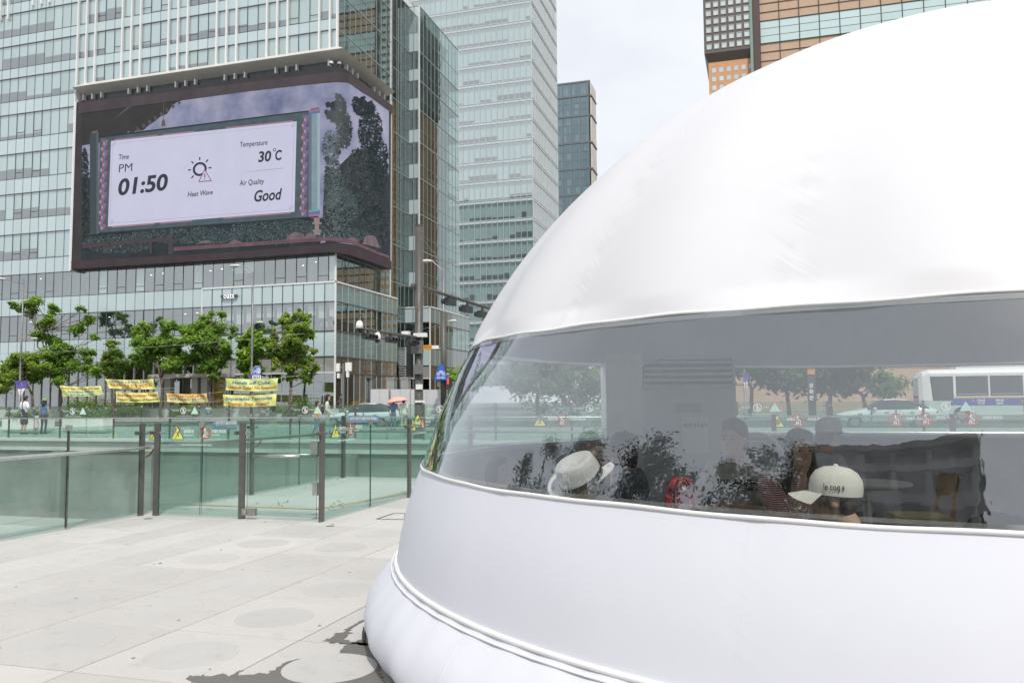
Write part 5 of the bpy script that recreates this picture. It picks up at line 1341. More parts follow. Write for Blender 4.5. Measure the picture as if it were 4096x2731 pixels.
# short front with the glass gate
FX = lambda x: (x + 7.93) / (7.93 - 5.39)
f2 = fence('short glass balustrade with hazard stickers across the front of the landing', (-7.93, 9.48), (-6.58, 9.48), [0, 1], [.53], 0, FH, post_w=.085, caps=[.53], side=1)
P2 = lambda px, py: onY(px / 1.7415, py / 1.7415, 9.48)
sticker_set(f2, (1, 0, 0), (0, -1, 0), P2(712, 1731), P2(821, 1730), P2(728, 1781), .18)
gate = thing('glass_gate', 'frameless glass gate with a horizontal steel pull bar beside the corner post', 'gate', (-6.0, 9.48, 0))
mb = MB(); pane_box(mb, (-6.5, 9.48), (-5.47, 9.48), .05, FH - .05); mb.build('glass_pane', [G_FEN, G_EDGE], gate)
a, b = P2(1028, 1822), P2(1212, 1822); mb = MB()
mb.tube([(a.x, 9.40, a.z), (b.x, 9.40, b.z)], .019, 12); mb.build('pull_bar', M_STEEL, gate, smooth=True)
mb = MB(); mb.tube([(a.x + .12, 9.56, a.z + .006), (b.x + .12, 9.56, b.z + .006)], .019, 12); mb.build('pull_bar', M_STEEL, gate, smooth=True)
for xx in (a.x + .2, b.x - .2):
    mb = MB(); mb.tube([(xx, 9.40, a.z), (xx, 9.56, a.z)], .01, 8); mb.build('bar_stem', M_STEEL, gate)
a = P2(984, 2046); mb = MB(); mb.box(-6.56, -6.36, 9.455, 9.505, a.z - .045, a.z + .045); pf = mb.build('patch_fitting', M('patch_steel', (.42, .40, .37), .35, .9, .1, 10), gate)
mb = MB(); mb.tube([(-6.51, 9.45, a.z), (-6.51, 9.44, a.z)], .026, 14); mb.build('lock_cylinder', M_STEEL, pf)
a = P2(1268, 1791); mb = MB(); mb.box(-5.55, -5.45, 9.45, 9.51, a.z - .08, a.z + .08); mb.build('latch', M_STEEL, gate)
a = P2(1265, 1958); mb = MB(); mb.box(-5.52, -5.45, 9.45, 9.55, a.z - .07, a.z + .09); mb.build('lower_latch', M_STEEL, gate)
# right flank
RX = -5.40; Rf = lambda y: (y - 9.48) / (15.1 - 9.48)
f3 = fence('glass balustrade flank running back from the gate corner post towards the dome', (RX, 9.48), (RX, 15.1), [0, Rf(12.22), 1], [Rf(10.85), Rf(13.7)], 0, FH, post_w=.10, caps=[Rf(10.85), Rf(13.7)])
P3 = lambda px, py: onX(px / 1.7415, py / 1.7415, RX)
sticker_set(f3, (0, 1, 0), (1, 0, 0), P3(1340, 1721), P3(1400, 1714), P3(1350, 1765), .19)
sticker_set(f3, (0, 1, 0), (1, 0, 0), P3(1650, 1698), P3(1689, 1693), P3(1655, 1735), .19)
# back line
f4 = fence('glass balustrade with handrail closing the back of the landing and running behind the dome', (LX, 15.12), (13.8, 15.12), [0.0] + [(x - LX) / (13.8 - LX) for x in (-5.4, -2.6, .2, 3.0, 5.8, 8.6, 11.4)] + [1.0], [(x - LX) / (13.8 - LX) for x in (-6.75, -4.0, -1.2, 1.6, 4.4, 7.2, 10.0, 12.6)], 0, FH, rail=(.10, .94, 0, 1), side=-1, caps=[(x - LX) / (13.8 - LX) for x in (-6.75, -4.0, -1.2, 1.6)])
for px, py, kind in ((960, 963, 't'), (1240, 965, 't'), (1290, 965, 'r'), (1785, 966, 't'), (1832, 965, 'r'), (2057, 964, 'r'), (2125, 962, 'r'), (2230, 962, 'r')):
    o = onY(px, py, 15.12)
    if kind == 't': sticker_fall(f4, o, (1, 0, 0), (0, -1, 0), .22); sticker_text(f4, o + Vector((.16, 0, 0)), (1, 0, 0), (0, -1, 0), '추락주의', .06, .18)
    else: sticker_ban(f4, o, (1, 0, 0), (0, -1, 0), .22); sticker_text(f4, o + Vector((.16, 0, 0)), (1, 0, 0), (0, -1, 0), '기대지 마시오', .06, .3)
pl = MB(); a, b = onY(801, 970, 15.09), onY(870, 954, 15.09); pl.box(a.x, b.x, 15.08, 15.09, a.z, b.z); pl.build('notice_plate', M_PLATE, f4)
sticker_text(f4, (a.x + .03, 15.085, (a.z + b.z) / 2 - .01), (1, 0, 0), (0, -1, 0), '실외기 환기구 올라서지 마세요!', .06, (b.x - a.x) * .9)
# far line beyond the court
FA, FB = -44.0, 14.0; ff = lambda x: (x - FA) / (FB - FA)
fpx = [21, 141, 263, 391, 527, 667]; fx = [onY(q, 960, 26.85).x for q in fpx]; dx = (fx[-1] - fx[0]) / 5
px_ = [fx[0] + dx * k for k in range(-5, 21) if FA <= fx[0] + dx * k <= FB]
f5 = fence('glass balustrade with pale warning stickers along the far side of the sunken court', (FA, 26.85), (FB, 26.85), [ff(x) for x in px_], [ff(x + dx / 2) for x in px_[:-1]], .19, 1.27, rail=(.10, .80, .02, .98), side=-1, post_w=.07, caps=[ff(x + dx / 2) for x in px_[:-1]])
for k, x in enumerate(px_[:-1]):
    if 4 < k < 25 and (k % 2 == 0 or k > 18):
        o = Vector((x + dx * .25 - .05, 26.85, 1.27)); n_, u_ = (0, -1, 0), (1, 0, 0)
        sticker_ban(f5, o, u_, n_, .26, False)
        F = plane_fn(o + Vector((.52, 0, 0)), u_, n_)(.009); mb = MB(); mb.tri(F(-.17, -.13), F(.17, -.13), F(0, .15)); mb.build('triangle_sticker', M_STG, f5)
        sticker_text(f5, o + Vector((-.5, 0, -.02)), u_, n_, '기대지 마시오', .07, .3, M_STG); sticker_text(f5, o + Vector((.17, 0, -.02)), u_, n_, '추락주의', .07, .18, M_STG)
        sticker_text(f5, o + Vector((-.3, 0, -.22)), u_, n_, '본인의 부주의로 인한 안전사고', .04, .75, M_STG)

# yellow tactile strip, fallen leaves and weeds on the landing behind the gate
G5 = lambda X, Y: gz((800 + X / 2.476) / 1.7415, (1600 + Y / 2.476) / 1.7415, 0)
mb = MB(); q_ = [G5(-150, 1032), G5(1172, 1080), G5(2075, 915)]
for a_, b_ in zip(q_, q_[1:]):
    d_ = b_ - a_; n_ = Vector((-d_.y, d_.x, 0)).normalized() * .045; mb.quad(*[(p.x, p.y, .006) for p in (a_ - n_, b_ - n_, b_ + n_, a_ + n_)])
tag(mb.build('tactile_strip', M('tactile_yellow', (.52, .36, .13), .8, var=.25, scale=25)), 'worn yellow tactile strip on the landing floor behind the glass gate', 'tactile strip')
rg = np.random.default_rng(9); pr = []
for X, Y in ((640, 760), (1415, 815), (1365, 790), (1330, 835), (840, 1020), (560, 1028), (330, 975), (230, 1005), (760, 800), (1120, 825), (1040, 868), (870, 1008)):
    p = G5(X, Y); pr.append(leaves(np.array([p.x, p.y, .012]), .03, 3, .02, rg, squash=(1, 1, .2)))
leaf_object('fallen_leaves', pr, leafmat('leaf_dry', (.10, .06, .03), (.22, .14, .07), (.35, .24, .12)), None, kind='stuff', label='dry fallen leaves scattered on the landing floor')
for i_, (X, Y, lb) in enumerate(((100, 1000, 'small weed at the foot of the front glass, nearest the gate post'), (1300, 1085, 'small weed just inside the flank glass by the corner post'), (1400, 1055, 'taller weed just inside the flank glass'), (785, 1055, 'tiny weed on the landing behind the gate'), (-30, 1010, 'weed growing at the joint of the front glass panes'))):
    p = G5(X, Y); leaf_object('weed', [leaves(np.array([p.x + rg.normal() * .02, p.y + rg.normal() * .02, .015 + .022 * k]), .018, 9, .014, rg) for k in range(4)], L_A, None, label=lb, category='weed', group='weeds on the landing')
# ================================================================ flower planters on the far pavement
M_PLANT = M('planter_white', (.70, .70, .67), .6, var=.06, scale=2)
L_FL = leafmat('leaf_planter', (.07, .13, .03), (.16, .27, .06), (.34, .42, .12), (.60, .62, .60))
M_FLOWER = M('petals_blue', (.30, .33, .62), .7, var=.2)
for x0, x1, lb, sd in ((18, 112, 'long white flower planter behind the man in the white shirt', 1), (155, 249, 'long white flower planter trailing grasses beside the family', 2)):
    a, b = gz(x0, 1000, .17), gz(x1, 1003, .17); yy = 32.4; k_ = yy / a.y; xa, xb = onY(x0, 990, yy).x, onY(x1, 990, yy).x
    t = thing('flower_planter', lb, 'planter', ((xa + xb) / 2, yy, .17), 'white planters on the far pavement')
    mb = MB(); prof = [(0, .0), (.03, .02), (.0, .70), (-.02, .72)]
    w, d = (xb - xa) / 2, .42; cxp = (xa + xb) / 2
    rings = []
    for ins, z in ((.10, .03), (.04, .0 + .09), (0, .16), (0, .70), (.02, .73), (.07, .73), (.08, .62)):
        i = len(mb.v); rings.append(i); r_ = .12
        pts = []
        for (sx, sy, a0) in ((1, 1, 0), (-1, 1, 90), (-1, -1, 180), (1, -1, 270)):
            for q in (0, 30, 60, 90): pts.append((cxp + sx * (w - ins - r_) + r_ * math.cos(R(a0 + q)), yy + sy * (d - ins - r_) + r_ * math.sin(R(a0 + q)), .17 + z))
        mb.v += pts
    for i, j in zip(rings, rings[1:]):
        for q in range(16): mb.f.append((i + q, i + (q + 1) % 16, j + (q + 1) % 16, j + q)); mb.mi.append(0)
    mb.f.append(tuple(range(rings[-1], rings[-1] + 16))); mb.mi.append(0); mb.build('trough', M_PLANT, t)
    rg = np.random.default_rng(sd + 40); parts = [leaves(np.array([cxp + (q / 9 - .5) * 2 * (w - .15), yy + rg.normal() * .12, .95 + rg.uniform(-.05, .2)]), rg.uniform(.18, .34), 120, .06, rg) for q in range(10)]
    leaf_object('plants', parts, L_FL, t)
    fb = MB()
    for _ in range(16): fb.ell((cxp + rg.uniform(-w + .1, w - .1), yy - .2 + rg.normal() * .15, 1.0 + rg.uniform(0, .45)), .045, .045, .03, 6, 4)
    fb.build('flowers', M_FLOWER, t, kind='stuff')
# ================================================================ slogan banners strung between the trees
M_ROPE = M('rope', (.45, .44, .40), .8)
def bannermat(name, col):
    m = M(name, col, .7, var=.06, scale=1.5); return m
BN = [bannermat('banner_lime', (.64, .73, .25)), bannermat('banner_yellow', (.74, .73, .22)), bannermat('banner_lemon', (.70, .74, .24))]
INK = {'r': M('ink_red', (.60, .06, .035), .7, var=.05), 'b': M('ink_blue', (.09, .16, .42), .7, var=.05), 'k': M('ink_dark', (.10, .11, .13), .7, var=.05)}
def banner(label, base, sc, corners, lines, mat, y=61.4, shear=0.0, bold=.02):
    Q = [((base[0] + X / sc) / 1.7415, (base[1] + Y / sc) / 1.7415) for X, Y in corners]
    W = [onY(px, py, y) for px, py in Q]        # TL TR BR BL
    t = thing('slogan_banner', label, 'banner', tuple((W[2] + W[3]) / 2), 'banners strung between the trees')
    rg = random.Random(label)
    ph = rg.uniform(0, 6)
    def P(u, v, off=0.0):
        a, b = W[3].lerp(W[2], u), W[0].lerp(W[1], u); q = a.lerp(b, v); sag = -.09 * math.sin(PI * u)
        return (q.x, y - off + .05 * math.sin(u * 9 + v * 3 + ph) + .03 * math.sin(u * 21 + v * 5), q.z + sag)
    mb = MB(); NX, NY = 28, 6
    for i in range(NX):
        for j in range(NY): mb.quad(P(i / NX, j / NY), P((i + 1) / NX, j / NY), P((i + 1) / NX, (j + 1) / NY), P(i / NX, (j + 1) / NY))
    mb.build('cloth', mat, t, smooth=True)
    for body, ink, u0, u1, v0, h in lines:
        vv, ff = text_verts(body, 1.0, bold, shear, 'LEFT', 2); xs = [v.x for v in vv]; x0, ww = min(xs), max(xs) - min(xs); mb = MB()
        for v in vv: mb.v.append(P(u0 + (v.x - x0) / ww * (u1 - u0), v0 + v.y * h / .72, .02))
        mb.f = [tuple(f) for f in ff]; mb.mi = [0] * len(ff); mb.build('lettering', INK[ink], t)
    mb = MB()
    for c, s_ in ((W[0], -1), (W[3], -1), (W[1], 1), (W[2], 1)): mb.tube([tuple(c), (c.x + s_ * rg.uniform(.8, 1.3), y + 1.5, c.z + rg.uniform(.05, .3))], .014, 4)
    mb.build('ropes', M_ROPE, t)
b1, s1, b2 = (0, 1400), 3.36, (600, 1400)
banner('lime banner reading From the river to the sea', b1, s1, [(808, 475), (1345, 478), (1400, 595), (845, 618)], [('From the river to the sea!', 'r', .04, .97, .68, .22), ('Stop killing children!', 'b', .17, .82, .37, .2), ('End the genocide!', 'b', .22, .76, .08, .2)], BN[0])
banner('yellow banner with blue and red Korean lines hung high above another banner', b1, s1, [(1405, 385), (2065, 388), (2085, 520), (1470, 510)], [('노동자 해고와 노조 탄압의 표본 KT', 'b', .07, .89, .64, .24), ('정경유착의 온상 KT를 규탄한다!!', 'r', .06, .93, .27, .26), ('월조선변혁 전국추진위원회', 'k', .28, .7, .05, .12)], BN[1])
banner('yellow banner reading Stop Killing Palestinian People, hung below the Korean one', b1, s1, [(1550, 558), (2125, 558), (2145, 690), (1570, 690)], [('Stop Killing Palestinian People!', 'r', .04, .97, .58, .28), ('Support Liberation of Palestine!', 'k', .02, .98, .15, .27)], BN[1])
banner('deeper yellow banner with two Korean lines in front of the entrance canopy', b2, s1, [(215, 575), (765, 580), (780, 700), (235, 692)], [('진정한 민주공화국 & 민주노조 쟁취!!', 'r', .05, .95, .62, .25), ('16년째 해고자복직!! 월조선변혁!!', 'b', .06, .95, .27, .25), ('KT해고자원직복직투쟁위원회', 'k', .58, .97, .04, .12)], M('banner_gold', (.76, .66, .20), .7, var=.06, scale=1.5))
banner('lime banner with slanted Hands off Cuba lettering by the lamp pole', b2, s1, [(1020, 375), (1720, 375), (1720, 540), (1018, 535)], [('Hands off Cuba', 'b', .13, .85, .56, .27), ('Unblock Cuba! No Invasion!', 'r', .03, .97, .16, .25)], BN[0], shear=.18)
banner('lime banner with slanted Imperialist Terrorist lettering by the lamp pole', b2, s1, [(988, 595), (1698, 585), (1698, 745), (985, 752)], [('Imperialist Terrorist', 'b', .05, .93, .56, .27), ('Trump, Step down!!', 'r', .09, .87, .12, .27)], BN[2], shear=.18)
# ================================================================ street lamps
M_LAMPP = M('lamp_pole_grey', (.22, .22, .215), .45, .4, .12, 6)
M_SHELL = M('lamp_shell', (.62, .61, .57), .4, .1, .06, 6)
def luminaire(root, p, d, s=1.0):
    """cobra-head lamp at p, pointing along unit vector d"""
    d = Vector(d); n = Vector((-d.y, d.x, 0)); mb = MB(); p = Vector(p)
    for k, (t_, w, h) in enumerate(((-.05, .10, .05), (.15, .2, .12), (.45, .26, .17), (.75, .22, .14), (.92, .08, .05))):
        i = len(mb.v)
        for q in range(10):
            a = 2 * PI * q / 10; mb.v.append(tuple(p + d * t_ * s + n * w * s * math.cos(a) + Vector((0, 0, h * s * math.sin(a) if math.sin(a) > 0 else .03 * s * math.sin(a)))))
        if k:
            for q in range(10): mb.f.append((i - 10 + q, i - 10 + (q + 1) % 10, i + (q + 1) % 10, i + q)); mb.mi.append(0)
    mb.f.append(tuple(range(9, -1, -1))); mb.mi.append(0); mb.f.append(tuple(range(40, 50))); mb.mi.append(0)
    lu = mb.build('lamp_head', M_SHELL, root, smooth=True)
    mb = MB(); c = p + d * .45 * s - Vector((0, 0, .02)); mb.ell(tuple(c), .24 * s, .24 * s, .07 * s, 12, 6); mb.build('lens', M('lamp_lens', (.45, .45, .42), .15), lu, smooth=True)
    return lu
def pennant(root, px0, px1, py0, py1, y, flip):
    """pair of pointed purple and white flags either side of the pole"""
    for (xa, xb, ya, yb, xt) in ((px0, (px0 + px1) / 2 - 1, py0, py1, (px0 + px1) / 2 - 1), (px1, (px0 + px1) / 2 + 1, py0, py1 - 3, (px0 + px1) / 2 + 1)):
        A, B, T = onY(xa, ya, y), onY(xb, ya, y), onY(xt, yb, y); mb = MB(); N = 10
        for k in range(N):
            f0, f1_ = k / N, (k + 1) / N; off = lambda f: Vector((0, .06 * math.sin(f * 5), 0))
            mb.quad(A.lerp(T, f0) + off(f0), B.lerp(T, f0) + off(f0), B.lerp(T, f1_) + off(f1_), A.lerp(T, f1_) + off(f1_), 0 if f0 < .42 else 1 if (k % 2) else 2)
        mb.build('pennant', [M('flag_purple', (.13, .10, .38), .7, var=.12), M('flag_white', (.72, .70, .72), .7, var=.1), M('flag_pink', (.66, .50, .52), .7, var=.3, scale=20)], root)
def street_lamp(label, px, pybase_y, ztop, r0, arm_px, arm_py, flags=None, second=None, y=None):
    y = y or pybase_y; b = onY(px, 935, y); t = thing('street_lamp', label, 'street lamp', (b.x, y, .18), 'lamps along the far sidewalk')
    mb = MB(); mb.tube([(b.x, y, .18), (b.x, y, .6), (b.x, y, .62), (b.x, y, ztop * .45), (b.x, y, ztop)], [r0 * 1.6, r0 * 1.6, r0, r0 * .85, r0 * .5], 10); mb.build('pole', M_LAMPP, t, smooth=True)
    e = onY(arm_px, arm_py, y); mb = MB(); mb.tube([(b.x, y, ztop - .55), (e.x, y, e.z)], .035, 6); mb.tube([(b.x, y, ztop - .12), (b.x + (e.x - b.x) * .8, y, e.z + .1)], .014, 5); mb.build('arm', M_LAMPP, t)
    d = Vector((e.x - b.x, 0, 0)).normalized(); luminaire(t, e, d, 1.15)
    if second:
        q = onY(*second, y); mb = MB(); mb.tube([(b.x, y, q.z - .05), (q.x, y, q.z)], .025, 5); mb.build('low_arm', M_LAMPP, t); luminaire(t, q, Vector((1 if q.x > b.x else -1, 0, 0)), .8)
    if flags: pennant(t, *flags, y - .2, 1)
    return t, b
zl = onY(50, 640, 61.9).z
lampA, _ = street_lamp('tall grey street lamp with purple pennants at the far end of the sidewalk', 44, 61.9, zl, .11, 12, 641, (32, 65, 873, 914), (72, 778))
zl = onY(579, 625, 61.9).z
lampB, bB_ = street_lamp('tall grey street lamp carrying a round blue path sign between the banners', 577, 61.9, zl, .11, 551, 611, (568, 594, 860, 911), (588, 741))
zl = onY(1018, 606, 60.5).z
lampC, bC_ = street_lamp('dark street lamp standing behind the traffic signal pole', 1019, 60.5, zl, .13, 993, 600, None, (1030, 738))
# round blue path sign + name plate
def fn_y(o, y): o = Vector(o); return lambda u, v: (o.x + u, y, o.z + v)
o = onY(590, 851, 61.6); sg = thing('path_sign', 'round blue bicycle and pedestrian path sign on the lamp pole', 'sign', o)
M_SB = M('sign_blue', (.035, .13, .55), .45, var=.04)
mb = MB(); mb.lathe([(.0001, -.01), (.42, -.01), (.42, .01), (.0001, .01)], 32, cap=False); mb.xform(Matrix.Translation(o) @ Matrix.Rotation(R(90), 4, 'X')); mb.build('disc', M_SB, sg)
mb = MB(); F = fn_y(o, 61.585); disc(mb, F, 0, 0, .42, 0, 28, .39); thick(mb, F, [(0, -.32), (0, .32)], .035, 0)
for cx_ in (-.26, -.09): disc(mb, F, cx_, -.08, .075, 0, 12, .05)
thick(mb, F, [(-.26, -.08), (-.2, .06), (-.1, .06), (-.09, -.08)], .03, 0); thick(mb, F, [(-.2, .06), (-.15, -.06)], .03, 0)
for cx_, s_ in ((.13, 1), (.26, .75)): disc(mb, F, cx_, .2 * s_, .055 * s_, 0, 10); thick(mb, F, [(cx_, .14 * s_), (cx_, -.05)], .1 * s_, 0); thick(mb, F, [(cx_ - .02, -.05), (cx_ - .04, -.25)], .05, 0); thick(mb, F, [(cx_ + .02, -.05), (cx_ + .05, -.25)], .05, 0)
mb.build('symbol', M_STW, sg)
mb = MB(); q = onY(589.5, 866, 61.6); mb.box(q.x - .42, q.x + .42, 61.59, 61.62, q.z - .17, q.z + .17); pl = mb.build('name_plate', M_STW, sg); mb = MB(); add_text(mb, lambda u, v: (q.x - .34 + u, 61.585, q.z - .1 + v), '겸용도로', .26, .02, width=.68); mb.build('lettering', M_STK, pl)
# ================================================================ traffic signal pole
YP = 28.7; M_TP = M('signal_pole_brown', (.095, .09, .082), .5, .3, .18, 3)
b = onY(962, 1000, YP); xp = b.x; ztop = onY(963, 520, YP).z
sp_ = thing('signal_pole', 'thick brown traffic signal pole with two arms, cameras and control boxes', 'traffic pole', (xp, YP, .17))
mb = MB(); mb.tube([(xp, YP, .17), (xp, YP, .9), (xp, YP, 1.0), (xp, YP, ztop)], [.19, .19, .165, .15], 12); mb.build('pole', M_TP, sp_, smooth=True)
mb = MB(); mb.lathe([(.16, 0), (.16, .05), (.001, .08)], 12, (xp, YP, ztop), cap=False); mb.build('cap', M_TP, sp_)
M_SIG = M('signal_black', (.035, .04, .045), .5, .1, .1, 6)
za = onY(968, 657, YP).z; q0, q1 = onX(1115, 722, xp), onX(1150, 736, xp)
mb = MB(); mb.tube([(xp, YP, za), (xp, YP + .6, za), (xp, onX(1115, 722, xp).y + 6, za + .1)], [.085, .08, .05], 8); mb.build('arm', M_TP, sp_, smooth=True)
mb = MB(); mb.lathe([(.001, -.1), (.12, -.1), (.12, .1), (.001, .1)], 16, cap=False); mb.xform(Matrix.Translation((xp - .18, YP - .05, za)) @ Matrix.Rotation(R(90), 4, 'Y')); mb.build('arm_flange', M_TP, sp_)
def signal(root, c, along, face, s=1.0):
    """horizontal three lens signal head: body, hood over each lens"""
    c, along, face = Vector(c), Vector(along).normalized(), Vector(face).normalized(); up = along.cross(face)
    if up.z < 0: up = -up
    mb = MB(); mb.obox(c, along * .62 * s, face * .14 * s, up * .19 * s); sgn = mb.build('signal_head', M_SIG, root)
    for k in (-1, 0, 1):
        p = c + along * k * .40 * s + face * .14 * s; mb = MB(); i = len(mb.v); n = 14
        for (t_, r_) in ((0, .165), (.26, .165), (.26, .15), (.02, .15)):
            for q in range(n):
                a = 2 * PI * q / n; mb.v.append(tuple(p + face * t_ * s + along * r_ * s * math.cos(a) + up * r_ * s * math.sin(a)))
        for r_ in range(3):
            for q in range(n): mb.f.append((i + r_ * n + q, i + r_ * n + (q + 1) % n, i + (r_ + 1) * n + (q + 1) % n, i + (r_ + 1) * n + q)); mb.mi.append(0)
        mb.f.append(tuple(i + 3 * n + q for q in range(n))); mb.mi.append(0); mb.build('lens_hood', M_SIG, sgn)
    mb = MB(); mb.obox(c + up * .26 * s, along * .06, face * .05, up * .12); mb.obox(c + up * .2 * s, along * .5 * s, face * .02, up * .012); mb.build('hanger', M_TP, sgn)
for px, py in ((1035, 693), (1074, 710), (1108, 722)):
    p = onX(px, py, xp); signal(sp_, (xp, p.y, p.z), (0, 1, 0), (-1, .05, 0), .72)
zb_ = onY(955, 776, YP).z; e = CAM + ray(832, 763) * 27.2; ez = e.z; A_ = Vector((xp, YP, zb_)); E_2 = Vector((e.x, e.y, zb_))
mb = MB(); mb.tube([A_, A_.lerp(E_2, .5), E_2], [.06, .05, .035], 8); mb.build('arm', M_TP, sp_, smooth=True)
al = (E_2 - A_).normalized(); fc = Vector((al.y, -al.x, 0)); fc = fc if fc.dot(CAM - A_) > 0 else -fc
fc2 = (fc + Vector((.9, 0, 0))).normalized()
for f_ in (.90, .52, .16):
    c = A_.lerp(E_2, f_) - Vector((0, 0, .23)); signal(sp_, c, al, (fc + Vector((.35, 0, 0)) * 1).normalized(), .52)
def dome_cam(root, p, s=1.0, neck=True):
    p = Vector(p); mb = MB()
    if neck: mb.tube([p + Vector((.16, 0, -.05)) * s, p + Vector((.16, 0, .28)) * s, p + Vector((.1, 0, .38)) * s, p + Vector((0, 0, .38)) * s, p + Vector((-.03, 0, .25)) * s], .022 * s, 6); mb.build('gooseneck', M_TP, root); mb = MB()
    mb.lathe([(.03, .26), (.09, .22), (.12, .12), (.125, 0)], 14, tuple(p)); h = mb.build('camera_housing', M_WHITE, root, smooth=True)
    mb = MB(); mb.ell(tuple(p - Vector((0, 0, .02))), .1 * s, .1 * s, .12 * s, 12, 8); mb.build('camera_globe', M('globe_black', (.015, .015, .018), .08), h, smooth=True)
dome_cam(sp_, E_2 + Vector((-.1, 0, .02)), 1.2); dome_cam(sp_, A_.lerp(E_2, .74) - Vector((0, .1, .28)), .9, False)
for (x0, y0, x1, y1, dep, mat, nm) in ((949, 764, 977, 774, -.25, M_WHITE, 'clamp_band'), (922, 760, 938, 768, -.5, M_WHITE, 'sensor_box'), (944, 782, 968, 812, -.28, M('box_grey', (.17, .17, .165), .5, .2, .1, 8), 'control_box'), (949, 836, 967, 859, -.3, MATS['box_grey'], 'control_box'), (933, 788, 944, 866, -.22, M('panel_black', (.02, .022, .026), .3, 0, .1, 6), 'speaker_column'), (955, 882, 966, 894, -.21, M_WHITE, 'label_plate'), (953, 919, 971, 924, -.21, M_WHITE, 'label_band')):
    a, c = onY(x0, y1, YP + dep), onY(x1, y0, YP + dep); mb = MB(); mb.box(a.x, c.x, YP + dep, YP + dep + .2, a.z, c.z); mb.build(nm, mat, sp_)
a, c = onY(972, 802, YP - .1), onY(992, 792, YP - .1); mb = MB(); mb.box(a.x, c.x, YP - .1, YP - .06, a.z, c.z)
sg = tag(mb.build('orange_notice', M('notice_orange', (.80, .36, .03), .5, var=.05)), 'small orange notice with Korean lettering on the signal pole', 'sign'); mb = MB(); add_text(mb, lambda u, v: (a.x + .03 + u, YP - .11, a.z + .05 + v), '우회전 일시정지', .09, .015, width=c.x - a.x - .06); mb.build('lettering', M('ink_brown', (.30, .12, .02), .7), sg)
a, c = onY(992, 801, YP), onY(1007, 793, YP); mb = MB(); mb.box(a.x, c.x, YP, YP + .03, a.z, c.z); tag(mb.build('white_notice', M_STW), 'small pale plate beside the orange notice on the signal pole', 'sign')
# second arm with blue triangular bicycle sign and red pedestrian signal on lamp pole C
yC = 60.5; zq = onY(1000, 802, yC).z; mb = MB(); mb.tube([(bC_.x, yC, zq), (onY(972, 797, yC).x, yC - .2, zq + .15)], .12, 8); mb.build('sign_arm', M_LAMPP, lampC)
mb = MB(); mb.tube([(bC_.x, yC, .2), (bC_.x, yC, onY(1019, 716, yC).z)], .24, 12); mb.build('lower_pole', M_TP, lampC, smooth=True)
o = onY(1013, 854, yC - .4); sg = thing('bicycle_sign', 'blue triangular bicycle sign on the dark pole behind the signals', 'sign', o)
mb = MB(); w, h = .56, .62; pts = [(-w, -h), (w, -h), (w, -h + .1), (.12, h), (-.12, h), (-w, -h + .1)]; mb.poly([(o.x + x, yC - .42, o.z + z) for x, z in pts]); mb.poly([(o.x + x, yC - .38, o.z + z) for x, z in pts][::-1]); mb.build('plate', M_SB, sg)
mb = MB(); F = fn_y(o, yC - .43)
for cx_ in (-.22, .22): disc(mb, F, cx_, -.15, .13, 0, 14, .09)
thick(mb, F, [(-.22, -.15), (-.08, .08), (.14, .08), (.22, -.15)], .05, 0); thick(mb, F, [(-.08, .08), (.04, -.15), (.14, .08)], .05, 0); add_text(mb, lambda u, v: F(-.36 + u, -.52 + v), '자전거횡단', .2, .02, width=.72); mb.build('symbol', M_STW, sg)
a, c = onY(1024, 893, yC - .4), onY(1034, 867, yC - .4); sg = thing('pedestrian_signal', 'pedestrian signal showing a red standing figure beside the dome edge', 'traffic light', (a.x, yC, a.z))
mb = MB(); mb.box(a.x, c.x, yC - .4, yC - .1, a.z, c.z); mb.build('housing', M_SIG, sg)
mb = MB(); o2 = Vector(((a.x + c.x) / 2, 0, (a.z + c.z) / 2 + .18)); F = fn_y(o2, yC - .41); disc(mb, F, 0, .17, .055, 0, 10); thick(mb, F, [(0, .12), (0, -.06)], .14, 0); thick(mb, F, [(-.03, -.06), (-.04, -.24)], .06, 0); thick(mb, F, [(.03, -.06), (.04, -.24)], .06, 0); mb.build('red_figure', emis('signal_red', (1, .05, .04), 2.2), sg)
a, c = onY(1004, 888, yC - .3), onY(1012, 862, yC - .3); mb = MB(); mb.box(a.x, c.x, yC - .3, yC - .05, a.z, c.z); mb.build('signal_timer_box', MATS['box_grey'], lampC)
# ================================================================ boxes, mast, park lamp, ducts by the cafe corner
for x0, x1, t_, lb in ((851, 893, 893, 'pale metal hoarding cabinet at the end near the golden hedge'), (897, 942, 893, 'pale metal hoarding cabinet behind the coral umbrella'), (943, 1016, 894, 'long pale metal hoarding behind the signal pole')):
    y = 61.9; a, c = onY(x0, 925, y), onY(x1, t_, y); t = thing('utility_hoarding', lb, 'cabinet', ((a.x + c.x) / 2, y, .18), 'pale cabinets by the kerb'); n = max(2, int((c.x - a.x) / 1.0)); mb = MB(); mb.box(a.x, c.x, y, y + 1.1, .18, c.z); mb.build('body', M('cabinet_pale', (.52, .53, .53), .5, .2, .06, 3), t)
    for k in range(n):
        xa, xb = a.x + (c.x - a.x) * k / n + .04, a.x + (c.x - a.x) * (k + 1) / n - .04; mb = MB(); mb.box(xa, xb, y - .03, y, .3, c.z - .08); mb.build('door', M('cabinet_door', (.58, .59, .59), .5, .2, .06, 3), t)
